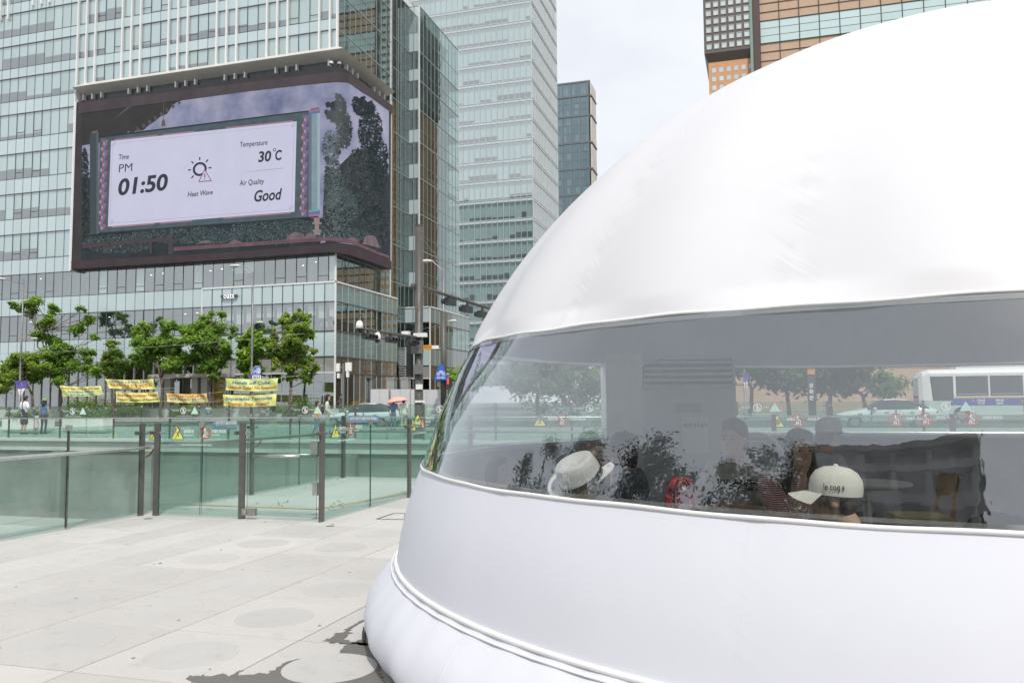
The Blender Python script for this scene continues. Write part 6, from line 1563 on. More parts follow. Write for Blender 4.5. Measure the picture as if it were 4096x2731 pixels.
for x0, x1, lb in ((887, 905, 'grey duct box rising behind the hoarding, nearest the cafe corner'), (920, 937, 'grey duct box rising behind the hoarding, left of the signal pole')):
    y = 64.5; a, c = onY(x0, 925, y), onY(x1, 870, y); t = thing('vent_duct', lb, 'duct', (a.x, y, .18), 'ducts behind the hoarding'); mb = MB(); mb.box(a.x, c.x, y, y + .6, .18, c.z); mb.build('shaft', M('duct_grey', (.33, .34, .32), .5, .3, .1, 3), t); mb = MB(); mb.box(a.x - .05, c.x + .05, y - .05, y + .65, c.z, c.z + .12); mb.build('cap', M_MULLG, t)
y = 64.0; b = onY(788, 900, y); t = thing('antenna_mast', 'slim grey mast with white antenna boxes by the cafe corner', 'mast', (b.x, y, .18)); zt = onY(788, 835, y).z
mb = MB(); mb.tube([(b.x, y, .18), (b.x, y, zt)], .11, 8); mb.build('pole', M_LAMPP, t)
for x0, y0, x1, y1 in ((772, 834, 779, 853), (793, 832, 806, 852), (774, 857, 779, 868), (795, 853, 800, 866)):
    a, c = onY(x0, y1, y - .3), onY(x1, y0, y - .3); mb = MB(); mb.box(a.x, c.x, y - .3, y - .1, a.z, c.z); o_ = mb.build('antenna_box', M_WHITE, t); mb = MB(); mb.tube([((a.x + c.x) / 2, y - .15, (a.z + c.z) / 2), (b.x, y, (a.z + c.z) / 2)], .03, 5); mb.build('bracket', M_LAMPP, o_)
y = 63.0; b = onY(846.5, 900, y); zt = onY(846.5, 877, y).z; t = thing('park_lamp', 'short dark park lamp in front of the cafe side wall', 'lamp', (b.x, y, .18)); M_NAVY = M('lamp_navy', (.06, .08, .11), .45, .2)
mb = MB(); mb.tube([(b.x, y, .18), (b.x, y, 1.2), (b.x, y, 1.22), (b.x, y, zt)], [.11, .1, .06, .05], 10); mb.build('pole', M_NAVY, t); mb = MB(); mb.lathe([(.05, 0), (.16, .12), (.2, .28), (.26, .32), (.24, .38), (.001, .42)], 14, (b.x, y, zt), cap=False); mb.build('lamp_head', M_NAVY, t, smooth=True)
# overhead wires
mb = MB()
for (x0, y0, d0, x1, y1, d1) in ((0, 812, 62, 700, 766, 62), (968, 545, 29, 1140, 735, 60), (740, 790, 66, 1020, 744, 61), (780, 804, 66, 1020, 748, 61), (1019, 800, 61, 1110, 815, 61)):
    A_, B_ = atD(x0, y0, d0), atD(x1, y1, d1); mb.tube([A_.lerp(B_, k / 8) - Vector((0, 0, .25 * math.sin(PI * k / 8))) for k in range(9)], .012, 4)
tag(mb.build('overhead_wires', M('wire', (.30, .30, .30), .6), kind='stuff'), 'thin overhead wires crossing above the road', 'wires')
# terrace railing
t = thing('terrace_railing', 'low metal railing along the front of the cafe terrace', 'railing', (-50, 67.3, 1.1)); xx = -64.0
while xx < -38.6:
    mb = MB(); mb.tube([(xx, 67.35, 1.0), (xx, 67.35, 2.0)], .03, 6); mb.build('post', M_STEEL, t); xx += 1.6
for z in (1.4, 1.7, 2.0): mb = MB(); mb.tube([(-64, 67.35, z), (-38.6, 67.35, z)], .022, 6); mb.build('rail', M_STEEL, t)
# entrance canopy and portal left of the cafe box
a, c = onY(365, 862, 69.0), onY(530, 853, 69.0); t = thing('entrance_canopy', 'flat concrete entrance canopy on pale columns behind the trees', 'canopy', (a.x, 69, 1.1)); mb = MB(); mb.box(a.x, c.x, 67.4, 69.9, a.z - .3, a.z + .05); mb.build('slab', M_CONC, t)
for f_ in (.12, .5, .63): mb = MB(); mb.box(a.x + (c.x - a.x) * f_, a.x + (c.x - a.x) * f_ + .7, 68.6, 69.2, 1.12, a.z - .3); mb.build('column', M('portal_pale', (.52, .50, .46), .7, var=.08), t)
gf = MB(); w0 = Wall(False, 69.95)
for k in range(24):
    x = -82 + k * 1.2
    if x > -53.4: continue
    gf.box(x - .05, x + .05, 69.9, 70.0, 1.1, 6.0)
gf.build('ground_floor_mullions', M_MULLG, towerA); gf = MB()
gf.quad((-82, 70.02, 1.1), (-53.3, 70.02, 1.1), (-53.3, 70.02, 6.0), (-82, 70.02, 6.0)); gf.build('ground_floor_glazing', G_VIS, towerA)
gf = MB(); gf.box(-82, -53.4, 74, 74.2, 1, 6); gf.quad((-82, 70.1, 1.05), (-53.4, 70.1, 1.05), (-53.4, 74, 1.05), (-82, 74, 1.05)); gf.build('lobby_wall', M('lobby_wood', (.20, .12, .07), .7, var=.3, scale=.6), towerA)
# yellow shop front with a round window emblem under the cafe box
a, c = onY(489, 934, 69.6), onY(525, 858, 69.6); t = thing('shop_window', 'narrow yellow lit shop window with a round white emblem at the cafe box edge', 'shop window', (a.x, 69.6, 1.1)); mb = MB(); mb.quad((a.x, 69.64, 1.15), (c.x, 69.64, 1.15), (c.x, 69.64, c.z), (a.x, 69.64, c.z)); mb.build('pane', M('shop_yellow', (.42, .31, .03), .3, var=.35, scale=1.5), t)
q = onY(508, 885, 69.58); mb = MB(); F = fn_y(q, 69.58); disc(mb, F, 0, 0, .5, 0, 20, .44); add_text(mb, lambda u, v: F(-.36 + u, -.16 + v), 'TBG', .42, .03, width=.72); mb.build('emblem', M_STW, t); mb = MB()
for x_ in (a.x, c.x, (a.x + c.x) / 2 + .6): mb.box(x_ - .05, x_ + .05, 69.5, 69.66, 1.1, c.z)
mb.build('frame', M_FIN, t)
# ================================================================ vehicles
M_TYRE = M('tyre', (.02, .02, .02), .85, var=.2, scale=20)
M_RIM = M('rim', (.50, .51, .52), .35, .8, .1, 10)
M_CGL = M('car_glass', (.03, .05, .055), .05, 0, .1, 3)
def car(label, cx_, cy_, z, paint, heading=-1, L=4.85, name='car'):
    """saloon along X; heading -1 faces -X"""
    t = thing(name, label, 'car', (cx_, cy_, z), 'cars on the road')
    st = [(0, .35, .62, .55, .66, .5), (.04, .22, .70, .80, .74, .6), (.12, .2, .78, .88, .82, .66), (.27, .2, .88, .91, .93, .70), (.30, .2, .90, .91, .98, .70), (.40, .2, .92, .92, 1.30, .64), (.47, .2, .93, .92, 1.42, .60), (.58, .2, .93, .92, 1.44, .60), (.70, .2, .94, .92, 1.40, .60), (.80, .2, .95, .91, 1.25, .62), (.90, .22, .96, .89, 1.02, .66), (.96, .26, .93, .84, .97, .62), (1.0, .38, .80, .68, .84, .55)]
    mb = MB(); rings = []
    for f, zb, zbelt, w, zr, wr in st:
        x = cx_ + heading * (.5 - f) * L; half = [(0, zb), (w * .86, zb), (w, zb + .16), (w * 1.0, zbelt - .22), (w * .975, zbelt), ((w * .975 * .45 + wr * .55), zbelt + (zr - zbelt) * .6), (wr, zr), (wr * .5, zr + .035), (0, zr + .045)]
        ring = half + [(-a, b) for a, b in half[-2:0:-1]]; rings.append(len(mb.v)); mb.v += [(x, cy_ + a, z + b) for a, b in ring]; n = len(ring)
    for i, (a, b) in enumerate(zip(rings, rings[1:])):
        for q in range(n):
            side = q in (4, 5) or q in (n - 5, n - 6); m = 0
            zr0, zr1 = st[i][4], st[i + 1][4]
            if side and 4 <= i <= 9: m = 1
            if i in (4, 5) and q in (6, 7, 8, 9): m = 1
            if i in (8, 9) and q in (6, 7, 8, 9): m = 1
            mb.f.append((a + q, a + (q + 1) % n, b + (q + 1) % n, b + q)); mb.mi.append(m)
    mb.f.append(tuple(range(rings[0], rings[0] + n))); mb.mi.append(0); mb.f.append(tuple(range(rings[-1], rings[-1] + n))); mb.mi.append(0)
    mb.build('body', [paint, M_CGL], t, smooth=True)
    for f in (.17, .80):
        for s_ in (-1, 1):
            x = cx_ + heading * (.5 - f) * L; w = MB(); w.tube([(x, cy_ + s_ * .70, z + .33), (x, cy_ + s_ * .93, z + .33)], .33, 20); wo = w.build('wheel', M_TYRE, t); w = MB(); w.tube([(x, cy_ + s_ * .90, z + .33), (x, cy_ + s_ * .94, z + .33)], .22, 16); w.build('rim', M_RIM, wo)
    for s_ in (-1, 1):
        x = cx_ + heading * .47 * L; w = MB(); w.ell((x, cy_ + s_ * .66, z + .66), .12, .2, .07, 10, 6); w.build('headlight', M('headlight', (.7, .72, .75), .1), t, smooth=True)
        x = cx_ - heading * .47 * L; w = MB(); w.ell((x, cy_ + s_ * .66, z + .80), .1, .18, .08, 10, 6); w.build('tail_light', M('tail_red', (.45, .02, .02), .25), t, smooth=True)
        x = cx_ + heading * .13 * L; w = MB(); w.ell((x, cy_ + s_ * 1.0, z + .98), .1, .09, .07, 8, 6); w.build('mirror', paint, t, smooth=True)
    for f in (.335, .575):
        x = cx_ + heading * (.5 - f) * L; w = MB(); w.box(x - .02, x + .02, cy_ - .945, cy_ - .92, z + .35, z + .92); w.build('door_gap', M_DARK, t)
        w = MB(); w.box(x + heading * -.75 - .09, x + heading * -.75 + .09, cy_ - .955, cy_ - .92, z + .78, z + .81); w.build('door_handle', M_RIM, t)
    return t
cA = onY(838, 960, 45.0); car('pale blue saloon car passing behind the woman with the black bag', cA.x, 45.0, .03, M('paint_ice', (.62, .70, .73), .25, .2, .03, 2), -1)
cB = onY(2035, 960, 47.0); car('white car seen through the dome in front of the bus', cB.x, 47.0, .03, M('paint_white', (.78, .79, .79), .25, .0, .03, 2), -1)
# police coach seen through the dome
def bus(label, x0, y0, z, L=11.5, W=2.45, H=3.25):
    t = thing('coach', label, 'bus', (x0 + L / 2, y0, z)); mp = M('coach_white', (.76, .77, .76), .3, var=.03); mb = MB(); rings = []
    for (f, ins, zt) in ((0, .22, H - .5), (.02, .06, H - .18), (.05, .0, H), (.96, 0, H), (.99, .04, H - .1), (1, .12, H - .25)):
        x = x0 + L * f; w = W / 2 - ins; rings.append(len(mb.v)); P = [(-w, .35), (-w, zt - .25), (-w + .07, zt - .08), (-w + .25, zt), (w - .25, zt), (w - .07, zt - .08), (w, zt - .25), (w, .35)]; mb.v += [(x, y0 + a, z + b) for a, b in P]
    n = 8
    for a, b in zip(rings, rings[1:]):
        for q in range(n): mb.f.append((a + q, a + (q + 1) % n, b + (q + 1) % n, b + q)); mb.mi.append(0)
    mb.f.append(tuple(range(rings[0], rings[0] + n))); mb.mi.append(0); mb.f.append(tuple(range(rings[-1], rings[-1] + n))); mb.mi.append(0)
    mb.build('body', mp, t); yy = y0 - W / 2 - .012; dk = M('coach_glass', (.035, .045, .05), .06, 0, .15, 2)
    mb = MB(); mb.poly([(x0 + .75, yy, z + 1.35), (x0 + 1.9, yy, z + 1.35), (x0 + 1.9, yy, z + H - .42), (x0 + .62, yy, z + H - .42)]); mb.build('door_window', dk, t)
    mb = MB(); mb.poly([(x0 - .015, y0 - .9, z + 1.2), (x0 - .015, y0 + .9, z + 1.2), (x0 + .03, y0 + .9, z + H - .6), (x0 + .03, y0 - .9, z + H - .6)]); mb.build('windscreen', dk, t)
    for k in range(5):
        xa = x0 + 2.05 + k * 1.85; mb = MB(); mb.box(xa, xa + 1.75, yy, yy + .02, z + 1.62, z + H - .42); w_ = mb.build('window', dk, t); mb = MB(); mb.box(xa + .08, xa + 1.67, yy - .012, yy, z + 1.72, z + 1.76); mb.build('sash', M_RIM, w_)
    mb = MB(); mb.quad((x0 + 1.6, yy, z + 1.05), (x0 + L - .2, yy, z + 1.05), (x0 + L - .2, yy, z + 1.48), (x0 + 1.95, yy, z + 1.48)); mb.build('blue_stripe', M('stripe_blue', (.045, .10, .42), .35), t)
    mb = MB(); mb.quad((x0 + 1.95, yy - .004, z + 1.48), (x0 + L - .2, yy - .004, z + 1.48), (x0 + L - .2, yy - .004, z + 1.56), (x0 + 1.95, yy - .004, z + 1.56)); mb.build('orange_stripe', M('stripe_orange', (.62, .30, .06), .4), t)
    mb = MB(); add_text(mb, lambda u, v: (x0 + 3.1 + u, yy - .012, z + 1.13 + v), '경   찰', .34, .02, width=1.5); mb.build('lettering', M_STW, t)
    mb = MB(); F = lambda u, v: (x0 + 5.8 + u, yy - .014, z + 1.0 + v); mb.poly([F(-.35, .4), F(-.2, .05), F(0, -.08), F(.2, .05), F(.35, .4), F(.15, .3), F(0, .42), F(-.15, .3)]); mb.build('emblem', M('emblem_gold', (.55, .42, .12), .4), t)
    mb = MB(); mb.box(x0 + 2.2, x0 + 6.4, y0 - .75, y0 + .75, z + H, z + H + .22); mb.build('roof_unit', mp, t)
    for f in (.2, .72):
        for s_ in (-1, 1):
            x = x0 + L * f; w = MB(); w.tube([(x, y0 + s_ * (W / 2 - .25), z + .48), (x, y0 + s_ * (W / 2 + .01), z + .48)], .48, 20); wo = w.build('wheel', M_TYRE, t); w = MB(); w.tube([(x, y0 + s_ * (W / 2 - .02), z + .48), (x, y0 + s_ * (W / 2 + .03), z + .48)], .27, 14); w.build('rim', M_RIM, wo)
    for s_ in (-1, 1): mb = MB(); mb.tube([(x0 + .1, y0 + s_ * 1.1, z + H - .45), (x0 - .35, y0 + s_ * 1.35, z + H - .6), (x0 - .4, y0 + s_ * 1.38, z + H - 1.0)], [.02, .02, .07], 6); mb.build('mirror', M_SIG, t)
q = onY(2112, 920, 56.0); bus('white and blue coach with gold emblem seen through the dome', q.x, 57.2, .03)
# roadside trees, pylon sign and lamp seen through the dome
def far_tree(label, px, top, r, y, seed, mat=L_D, n=9):
    b = onY(px, 930, y); zt = onY(px, top, y).z; rg = np.random.default_rng(seed); cl = []
    for k in range(n):
        a = rg.uniform(0, 2 * PI); f = rg.uniform(.2, 1) ** .6; cl.append((b.x + math.cos(a) * r * f, y + math.sin(a) * r * f, zt - r * .5 - rg.uniform(0, 1) * (zt - 3.2 - r * .4), r * rg.uniform(.42, .62)))
    tree(label, (b.x, y, .18), cl, mat, seed, .15, group='trees seen through the dome', density=150, leaf=.24, lod=5, name='roadside_tree')
far_tree('dense green roadside tree seen through the dome beside the far fold of film', 1235, 790, 2.6, 65, 51)
far_tree('dense green roadside tree seen through the dome left of the white cabinet', 1330, 770, 3.0, 67, 52)
far_tree('roadside tree seen through the dome right beside the white cabinet', 1722, 790, 2.6, 66, 53)
far_tree('forked roadside tree seen through the dome right of the dark pylon', 1905, 790, 2.3, 66, 54, n=7)
far_tree('loose roadside tree seen through the dome before the brick podium', 1985, 850, 2.2, 66, 55, n=6)
far_tree('leaning roadside tree seen through the dome left of the dark pylon', 1812, 800, 2.4, 67, 56, n=8)
far_tree('bushy roadside tree between the dome edge and the dark street lamp', 1062, 835, 1.8, 70, 57, L_A, n=6)
rg_ = np.random.default_rng(77); pr_ = [leaves(np.array([rg_.uniform(-26, -7), 92 + rg_.normal() * 2, rg_.uniform(.5, 9.5)]), rg_.uniform(1.2, 2.2), 120, .3, rg_) for _ in range(60)]
leaf_object('distant_wood', pr_, L_D, None, kind='stuff', label='hazy green wood beyond the road seen through the dome')
a, c = onY(1857, 931, 60.5), onY(1871, 826, 60.5); t = thing('station_pylon', 'tall dark station pylon with white vertical Korean lettering seen through the dome', 'sign', (a.x, 60.5, .18)); mb = MB(); mb.box(a.x, c.x, 60.5, 60.8, .18, c.z); mb.build('slab', M('pylon_dark', (.06, .065, .07), .4), t); mb = MB()
for k, ch in enumerate('광화문'): add_text(mb, lambda u, v, k=k: (a.x + .06 + u, 60.49, c.z - 1.9 - k * .42 + v), ch, .34, .02, width=.3)
mb.build('lettering', M_STW, t)
mb = MB(); mb.box(a.x, c.x, 60.46, 60.5, c.z - 1.0, c.z - .2); mb.build('orange_band', M('pylon_orange', (.6, .3, .05), .5), t)
lampD, _ = street_lamp('street lamp with blue pennants seen through the dome beside the white cabinet', 1712, 61.9, 9.0, .1, 1690, 700, (1704, 1722, 856, 900), None)
# ---- what stands behind the viewer and shows in the film: trees and a broad dark hall
hall = thing('concert_hall', 'broad dark stone hall with deep storeys mirrored in the dome window', 'building', (-16, -52, 0))
mb = MB(); mb.box(-34, -3.5, -75, -46, 0, 40); mb.build('wall', M('hall_stone', (.16, .15, .135), .8, var=.2, scale=.2), hall)
for k in range(6): mb = MB(); mb.box(-34.6, -2.9, -46, -44.2, 5 + k * 6, 6.6 + k * 6); mb.build('ledge', M('hall_ledge', (.26, .245, .22), .8, var=.15, scale=.3), hall)
for k in range(6): mb = MB(); mb.box(-33 + k * 5.9, -31.9 + k * 5.9, -45.9, -44.6, 0, 40); mb.build('column', MATS['hall_ledge'], hall)
mb = MB(); mb.box(-35.5, -2.4, -76, -43.2, 40, 41.6); mb.build('roof', MATS['hall_ledge'], hall)
hall2 = thing('office_slab', 'dark office slab mirrored at the edge of the dome window', 'building', (14, -60, 0)); mb = MB(); mb.box(6, 30, -80, -52, 0, 38); mb.build('wall', MATS['hall_stone'], hall2)
for k in range(8): mb = MB(); mb.box(5.8, 30.2, -52, -51.7, 3 + k * 4.4, 4.2 + k * 4.4); mb.build('ledge', MATS['hall_ledge'], hall2)
def back_tree(label, x, y, h, r, seed, n=9):
    rg = np.random.default_rng(seed); cl = [(x + rg.normal() * r * .5, y + rg.normal() * r * .5, h * rg.uniform(.42, .96), r * rg.uniform(.35, .6)) for _ in range(n)]
    tree(label, (x, y, 0), cl, L_S, seed, .14, group='trees mirrored in the dome window', density=520, leaf=.085, name='plaza_tree', stems=3, lod=7)
for k, (bear, dist, h, lb) in enumerate(((-76, 17, 8.0, 'slender plaza tree mirrored near the folded left end of the dome window'), (-88, 15, 9.2, 'plaza tree mirrored left of the white hat in the dome window'), (-101, 14, 9.4, 'plaza tree mirrored just right of the white hat in the dome window'), (-112, 15, 10.3, 'tall plaza tree mirrored across the middle of the dome window'), (-124, 13, 10.6, 'plaza tree mirrored over the man in the striped polo'), (-136, 14, 11.8, 'broad plaza tree mirrored before the dark hall'))):
    back_tree(lb, math.sin(R(bear)) * dist, math.cos(R(bear)) * dist, h, 2.4, 70 + k, 11)
# ================================================================ people
SKIN = M('skin', (.52, .31, .21), .55, var=.06, scale=8, spec=.35); SKIN2 = M('skin_tan', (.56, .34, .23), .55, var=.1, scale=8, spec=.35)
HAIR = M('hair_black', (.018, .015, .013), .45, var=.3, scale=30); HAIRB = M('hair_brown', (.05, .03, .02), .45, var=.3, scale=30); HAIRG = M('hair_greying', (.10, .095, .09), .5, var=.4, scale=40)
def cloth(n, c, r=.85): return M('cloth_' + n, c, r, var=.12, scale=7, bump=.15, bscale=120)
def capsule(mb, a, b, ra, rb, n=10):
    a, b = Vector(a), Vector(b); d = b - a; L = d.length
    if L < 1e-5: mb.ell(tuple(a), ra, ra, ra, n, 7); return
    d /= L; P = [a - d * ra * .8, a - d * ra * .4, a, b, b + d * rb * .4, b + d * rb * .8]; mb.tube(P, [ra * .55, ra * .9, ra, rb, rb * .9, rb * .55], n)
def remeshed(name, mb, voxel, smooth=6):
    me = bpy.data.meshes.new(name); me.from_pydata(mb.v, [], mb.f); me.update()
    if 'rsc' not in _TSC: _TSC['rsc'] = bpy.data.scenes.new('body_bench')
    o = bpy.data.objects.new(name, me); _TSC['rsc'].collection.objects.link(o)
    m = o.modifiers.new('r', 'REMESH'); m.mode = 'VOXEL'; m.voxel_size = voxel; s = o.modifiers.new('s', 'SMOOTH'); s.factor = .5; s.iterations = smooth
    _TSC['rsc'].view_layers[0].update(); dg = _TSC['rsc'].view_layers[0].depsgraph
    out = bpy.data.meshes.new_from_object(o.evaluated_get(dg)); bpy.data.objects.remove(o); bpy.data.meshes.remove(me); out.name = name
    return out
class Body:
    """parts are capsules or ellipsoids, each with a material region; merged into one skin by remeshing"""
    def __init__(s): s.mb = MB(); s.reg = []
    def cap(s, a, b, ra, rb, mat): capsule(s.mb, a, b, ra, rb); s.reg.append((Vector(a), Vector(b), ra, rb, mat, None))
    def ell(s, c, r, mat, rot=None):
        s.mb.ell(tuple(c), r[0], r[1], r[2], 14, 10, mat=rot); s.reg.append((Vector(c), None, r, 0, mat, rot))
    def region(s, P):
        best = np.full(len(P), 1e9); idx = np.zeros(len(P), int); mats = []
        for a, b, ra, rb, mat, rot in s.reg:
            if mat not in mats: mats.append(mat)
            A = np.array(a)
            if b is None:
                q = P - A
                if rot is not None: q = q @ np.array(rot)
                r = np.array(ra); d = (np.linalg.norm(q / r, axis=1) - 1) * r.min()
            else:
                B = np.array(b); v = B - A; L2 = v @ v; t = np.clip(((P - A) @ v) / L2, 0, 1) if L2 > 0 else np.zeros(len(P)); d = np.linalg.norm(P - A - t[:, None] * v, axis=1) - (ra + (rb - ra) * t)
            m = d < best; best[m] = d[m]; idx[m] = mats.index(mat)
        return idx, mats
def J(**k): return k
STAND = dict(pel=(0, 0, .93), che=(0, .015, 1.27), nek=(0, .0, 1.44), hd=(0, .03, 1.60), shl=(-.18, 0, 1.40), shr=(.18, 0, 1.40), ell=(-.24, -.03, 1.12), elr=(.24, -.03, 1.12), wrl=(-.25, .06, .88), wrr=(.25, .06, .88), hil=(-.09, 0, .91), hir=(.09, 0, .91), knl=(-.10, .02, .50), knr=(.10, .02, .50), anl=(-.10, -.03, .09), anr=(.10, -.03, .09))
SIT = dict(STAND, pel=(0, -.12, .53), che=(0, -.06, .88), nek=(0, -.02, 1.05), hd=(0, .03, 1.21), shl=(-.18, -.05, 1.0), shr=(.18, -.05, 1.0), ell=(-.24, .05, .74), elr=(.24, .05, .74), wrl=(-.10, .26, .68), wrr=(.10, .26, .68), hil=(-.10, -.1, .5), hir=(.10, -.1, .5), knl=(-.13, .34, .50), knr=(.13, .34, .50), anl=(-.13, .32, .10), anr=(.13, .32, .10))
def person(label, loc, face, pose=None, joints=STAND, h=1.0, top=None, bottom=None, skin=SKIN, shoe=None, sleeve='short', legs='long', hair=HAIR, hairstyle='short', voxel=.024, build=1.0, fingers=False, group=None, bust=False, name='person', collar=None):
    """face: heading of the person, degrees clockwise from +Y (the way they look)"""
    j = dict(joints); j.update(pose or {}); j = {k: Vector(v) * h for k, v in j.items() if k != 'headturn'}
    shoe = shoe or cloth('shoe_dark', (.03, .03, .035)); top = top or cloth('white', (.7, .7, .7)); bottom = bottom or cloth('navy', (.03, .035, .06)); b = Body(); w = build * h
    def E(c, r, m): b.ell(c, tuple(x * w for x in r), m)
    b.cap(j['pel'], j['pel'].lerp(j['che'], .5), .125 * w, .13 * w, top); E(j['pel'], (.165, .125, .12), bottom if not bust else top)
    E(j['pel'].lerp(j['che'], .45), (.15, .11, .15), top); E(j['che'], (.175, .12, .17), top); E(j['che'] + Vector((0, 0, .09)) * h, (.16, .10, .09), top)
    b.cap(j['che'].lerp(j['nek'], .6), j['nek'].lerp(j['hd'], .45), .06 * w, .052 * w, skin)
    if collar: E(j['nek'] - Vector((0, 0, .02)) * h, (.085, .08, .04), collar)
    hd = j['hd']; fwd = (hd - j['nek']); ft = pose.get('headturn', 0) if pose else 0; Rz = Matrix.Rotation(R(-ft), 3, 'Z'); hx = lambda x, y, z: hd + Rz @ (Vector((x, y, z)) * h)
    b.ell(hx(0, .0, .035), (.076 * h, .094 * h, .10 * h), skin, Rz); b.ell(hx(0, .028, -.045), (.058 * h, .068 * h, .075 * h), skin, Rz)
    b.ell(hx(0, .098, -.012), (.013 * h, .02 * h, .022 * h), skin, Rz); b.ell(hx(0, .085, -.06), (.024 * h, .014 * h, .008 * h), skin, Rz); b.ell(hx(0, .075, -.10), (.028 * h, .022 * h, .02 * h), skin, Rz)
    for s_ in (-1, 1): b.ell(hx(s_ * .079, -.008, -.005), (.012 * h, .022 * h, .034 * h), skin, Rz)
    for s_, sh, el, wr in ((-1, 'shl', 'ell', 'wrl'), (1, 'shr', 'elr', 'wrr')):
        sh_, el_, wr_ = j[sh], j[el], j[wr]; b.cap(j['che'].lerp(sh_, .55), sh_, .085 * w, .07 * w, top)
        if sleeve == 'long': b.cap(sh_, el_, .064 * w, .05 * w, top); b.cap(el_, wr_, .048 * w, .036 * w, top)
        elif sleeve == 'none': b.cap(sh_, el_, .05 * w, .042 * w, skin); b.cap(el_, wr_, .04 * w, .028 * w, skin)
        else: md = sh_.lerp(el_, .62); b.cap(sh_, md, .068 * w, .064 * w, top); b.cap(md, el_, .046 * w, .042 * w, skin); b.cap(el_, wr_, .041 * w, .028 * w, skin)
        d = (wr_ - el_).normalized(); up = Vector((0, 0, 1)) if abs(d.z) < .85 else Vector((s_, 0, 0)); side = d.cross(up).normalized(); nrm = side.cross(d).normalized()
        pc = wr_ + d * .055 * h; b.cap(wr_, pc, .026 * h, .034 * h, skin)
        L_ = 1.0
        for k in range(4):
            o = side * (k - 1.5) * .019 * h; l = (.058, .068, .064, .05)[k] * h; p0 = pc + o + d * .02 * h; p1 = p0 + d * l * .55 - nrm * .008 * h; p2 = p1 + d * l * .4 - nrm * .026 * h
            b.cap(p0, p1, .0098 * h, .009 * h, skin); b.cap(p1, p2, .009 * h, .0078 * h, skin)
        p0 = wr_ + d * .03 * h + side * .026 * h * (-s_); b.cap(p0, p0 + d * .035 * h + side * .028 * h * (-s_) - nrm * .01 * h, .0125 * h, .0105 * h, skin)
    if not bust:
        for hi, kn, an in (('hil', 'knl', 'anl'), ('hir', 'knr', 'anr')):
            H_, K_, A_ = j[hi], j[kn], j[an]; cut = {'long': 1.0, 'shorts': .42, 'skirt': .45}[legs]
            b.cap(H_, K_, .088 * w, .064 * w, bottom)
            if legs == 'long': b.cap(K_, A_, .06 * w, .048 * w, bottom)
            else: b.cap(K_.lerp(A_, .05), K_.lerp(A_, .45), .054 * w, .05 * w, skin); b.cap(K_.lerp(A_, .45), A_, .05 * w, .034 * w, skin)
            b.cap(A_ + Vector((0, -.03, -.04)) * h, A_ + Vector((0, .15, -.055)) * h, .042 * h, .034 * h, shoe)
        if legs == 'shorts':
            for hi, kn in (('hil', 'knl'), ('hir', 'knr')): b.cap(j[hi], j[hi].lerp(j[kn], .95), .10 * w, .098 * w, bottom)
        if legs == 'skirt': b.cap(j['pel'], j['pel'] - Vector((0, 0, .33)) * h, .14 * w, .22 * w, bottom)
    me = remeshed(name, b.mb, voxel * h)
    P = np.empty(len(me.polygons) * 3, np.float32); me.polygons.foreach_get('center', P); P = P.reshape(-1, 3).astype(float); idx, mats = b.region(P); me.materials.clear()
    for m in mats: me.materials.append(m)
    me.polygons.foreach_set('material_index', idx.astype(np.int32)); me.polygons.foreach_set('use_smooth', [True] * len(me.polygons))
    o = link(name, me); o.location = loc; o.rotation_euler = (0, 0, R(-face)); tag(o, label, 'person', group)
    if hair:
        hb = MB(); rot3 = Rz
        def HE(x, y, z, r): hb.ell(tuple(hx(x, y, z)), r[0] * h, r[1] * h, r[2] * h, 14, 10, mat=rot3)
        HE(0, -.018, .055, (.088, .100, .098)); HE(0, -.045, .0, (.085, .075, .095)); HE(0, .045, .105, (.07, .05, .04))
        if hairstyle in ('long', 'tail', 'bob'):
            for s_ in (-1, 1): HE(s_ * .066, -.01, -.03, (.03, .055, .10))
            HE(0, -.075, -.04, (.08, .045, .12))
            if hairstyle == 'long':
                HE(0, -.085, -.20, (.105, .05, .16))
                for s_ in (-1, 1): HE(s_ * .085, -.02, -.15, (.035, .055, .13))
            if hairstyle == 'tail': HE(0, -.13, -.02, (.035, .045, .09))
        hm = remeshed('hair', hb, .018 * h, 3); hm.materials.clear(); hm.materials.append(hair); hm.polygons.foreach_set('use_smooth', [True] * len(hm.polygons)); link('hair', hm, o)
    # eyes and brows as small inset pieces
    eb = MB()
    for s_ in (-1, 1): eb.ell(tuple(hx(s_ * .031, .086, .012)), .011 * h, .006 * h, .006 * h, 8, 5, mat=Rz); eb.ell(tuple(hx(s_ * .032, .088, .034)), .018 * h, .006 * h, .004 * h, 8, 4, mat=Rz)
    eb.build('eyes', HAIR, o, local=True)
    o['_h'] = h
    return o, hx
def child_local(parent, name, mb, mat, smooth=True): return mb.build(name, mat, parent, smooth=smooth, local=True)
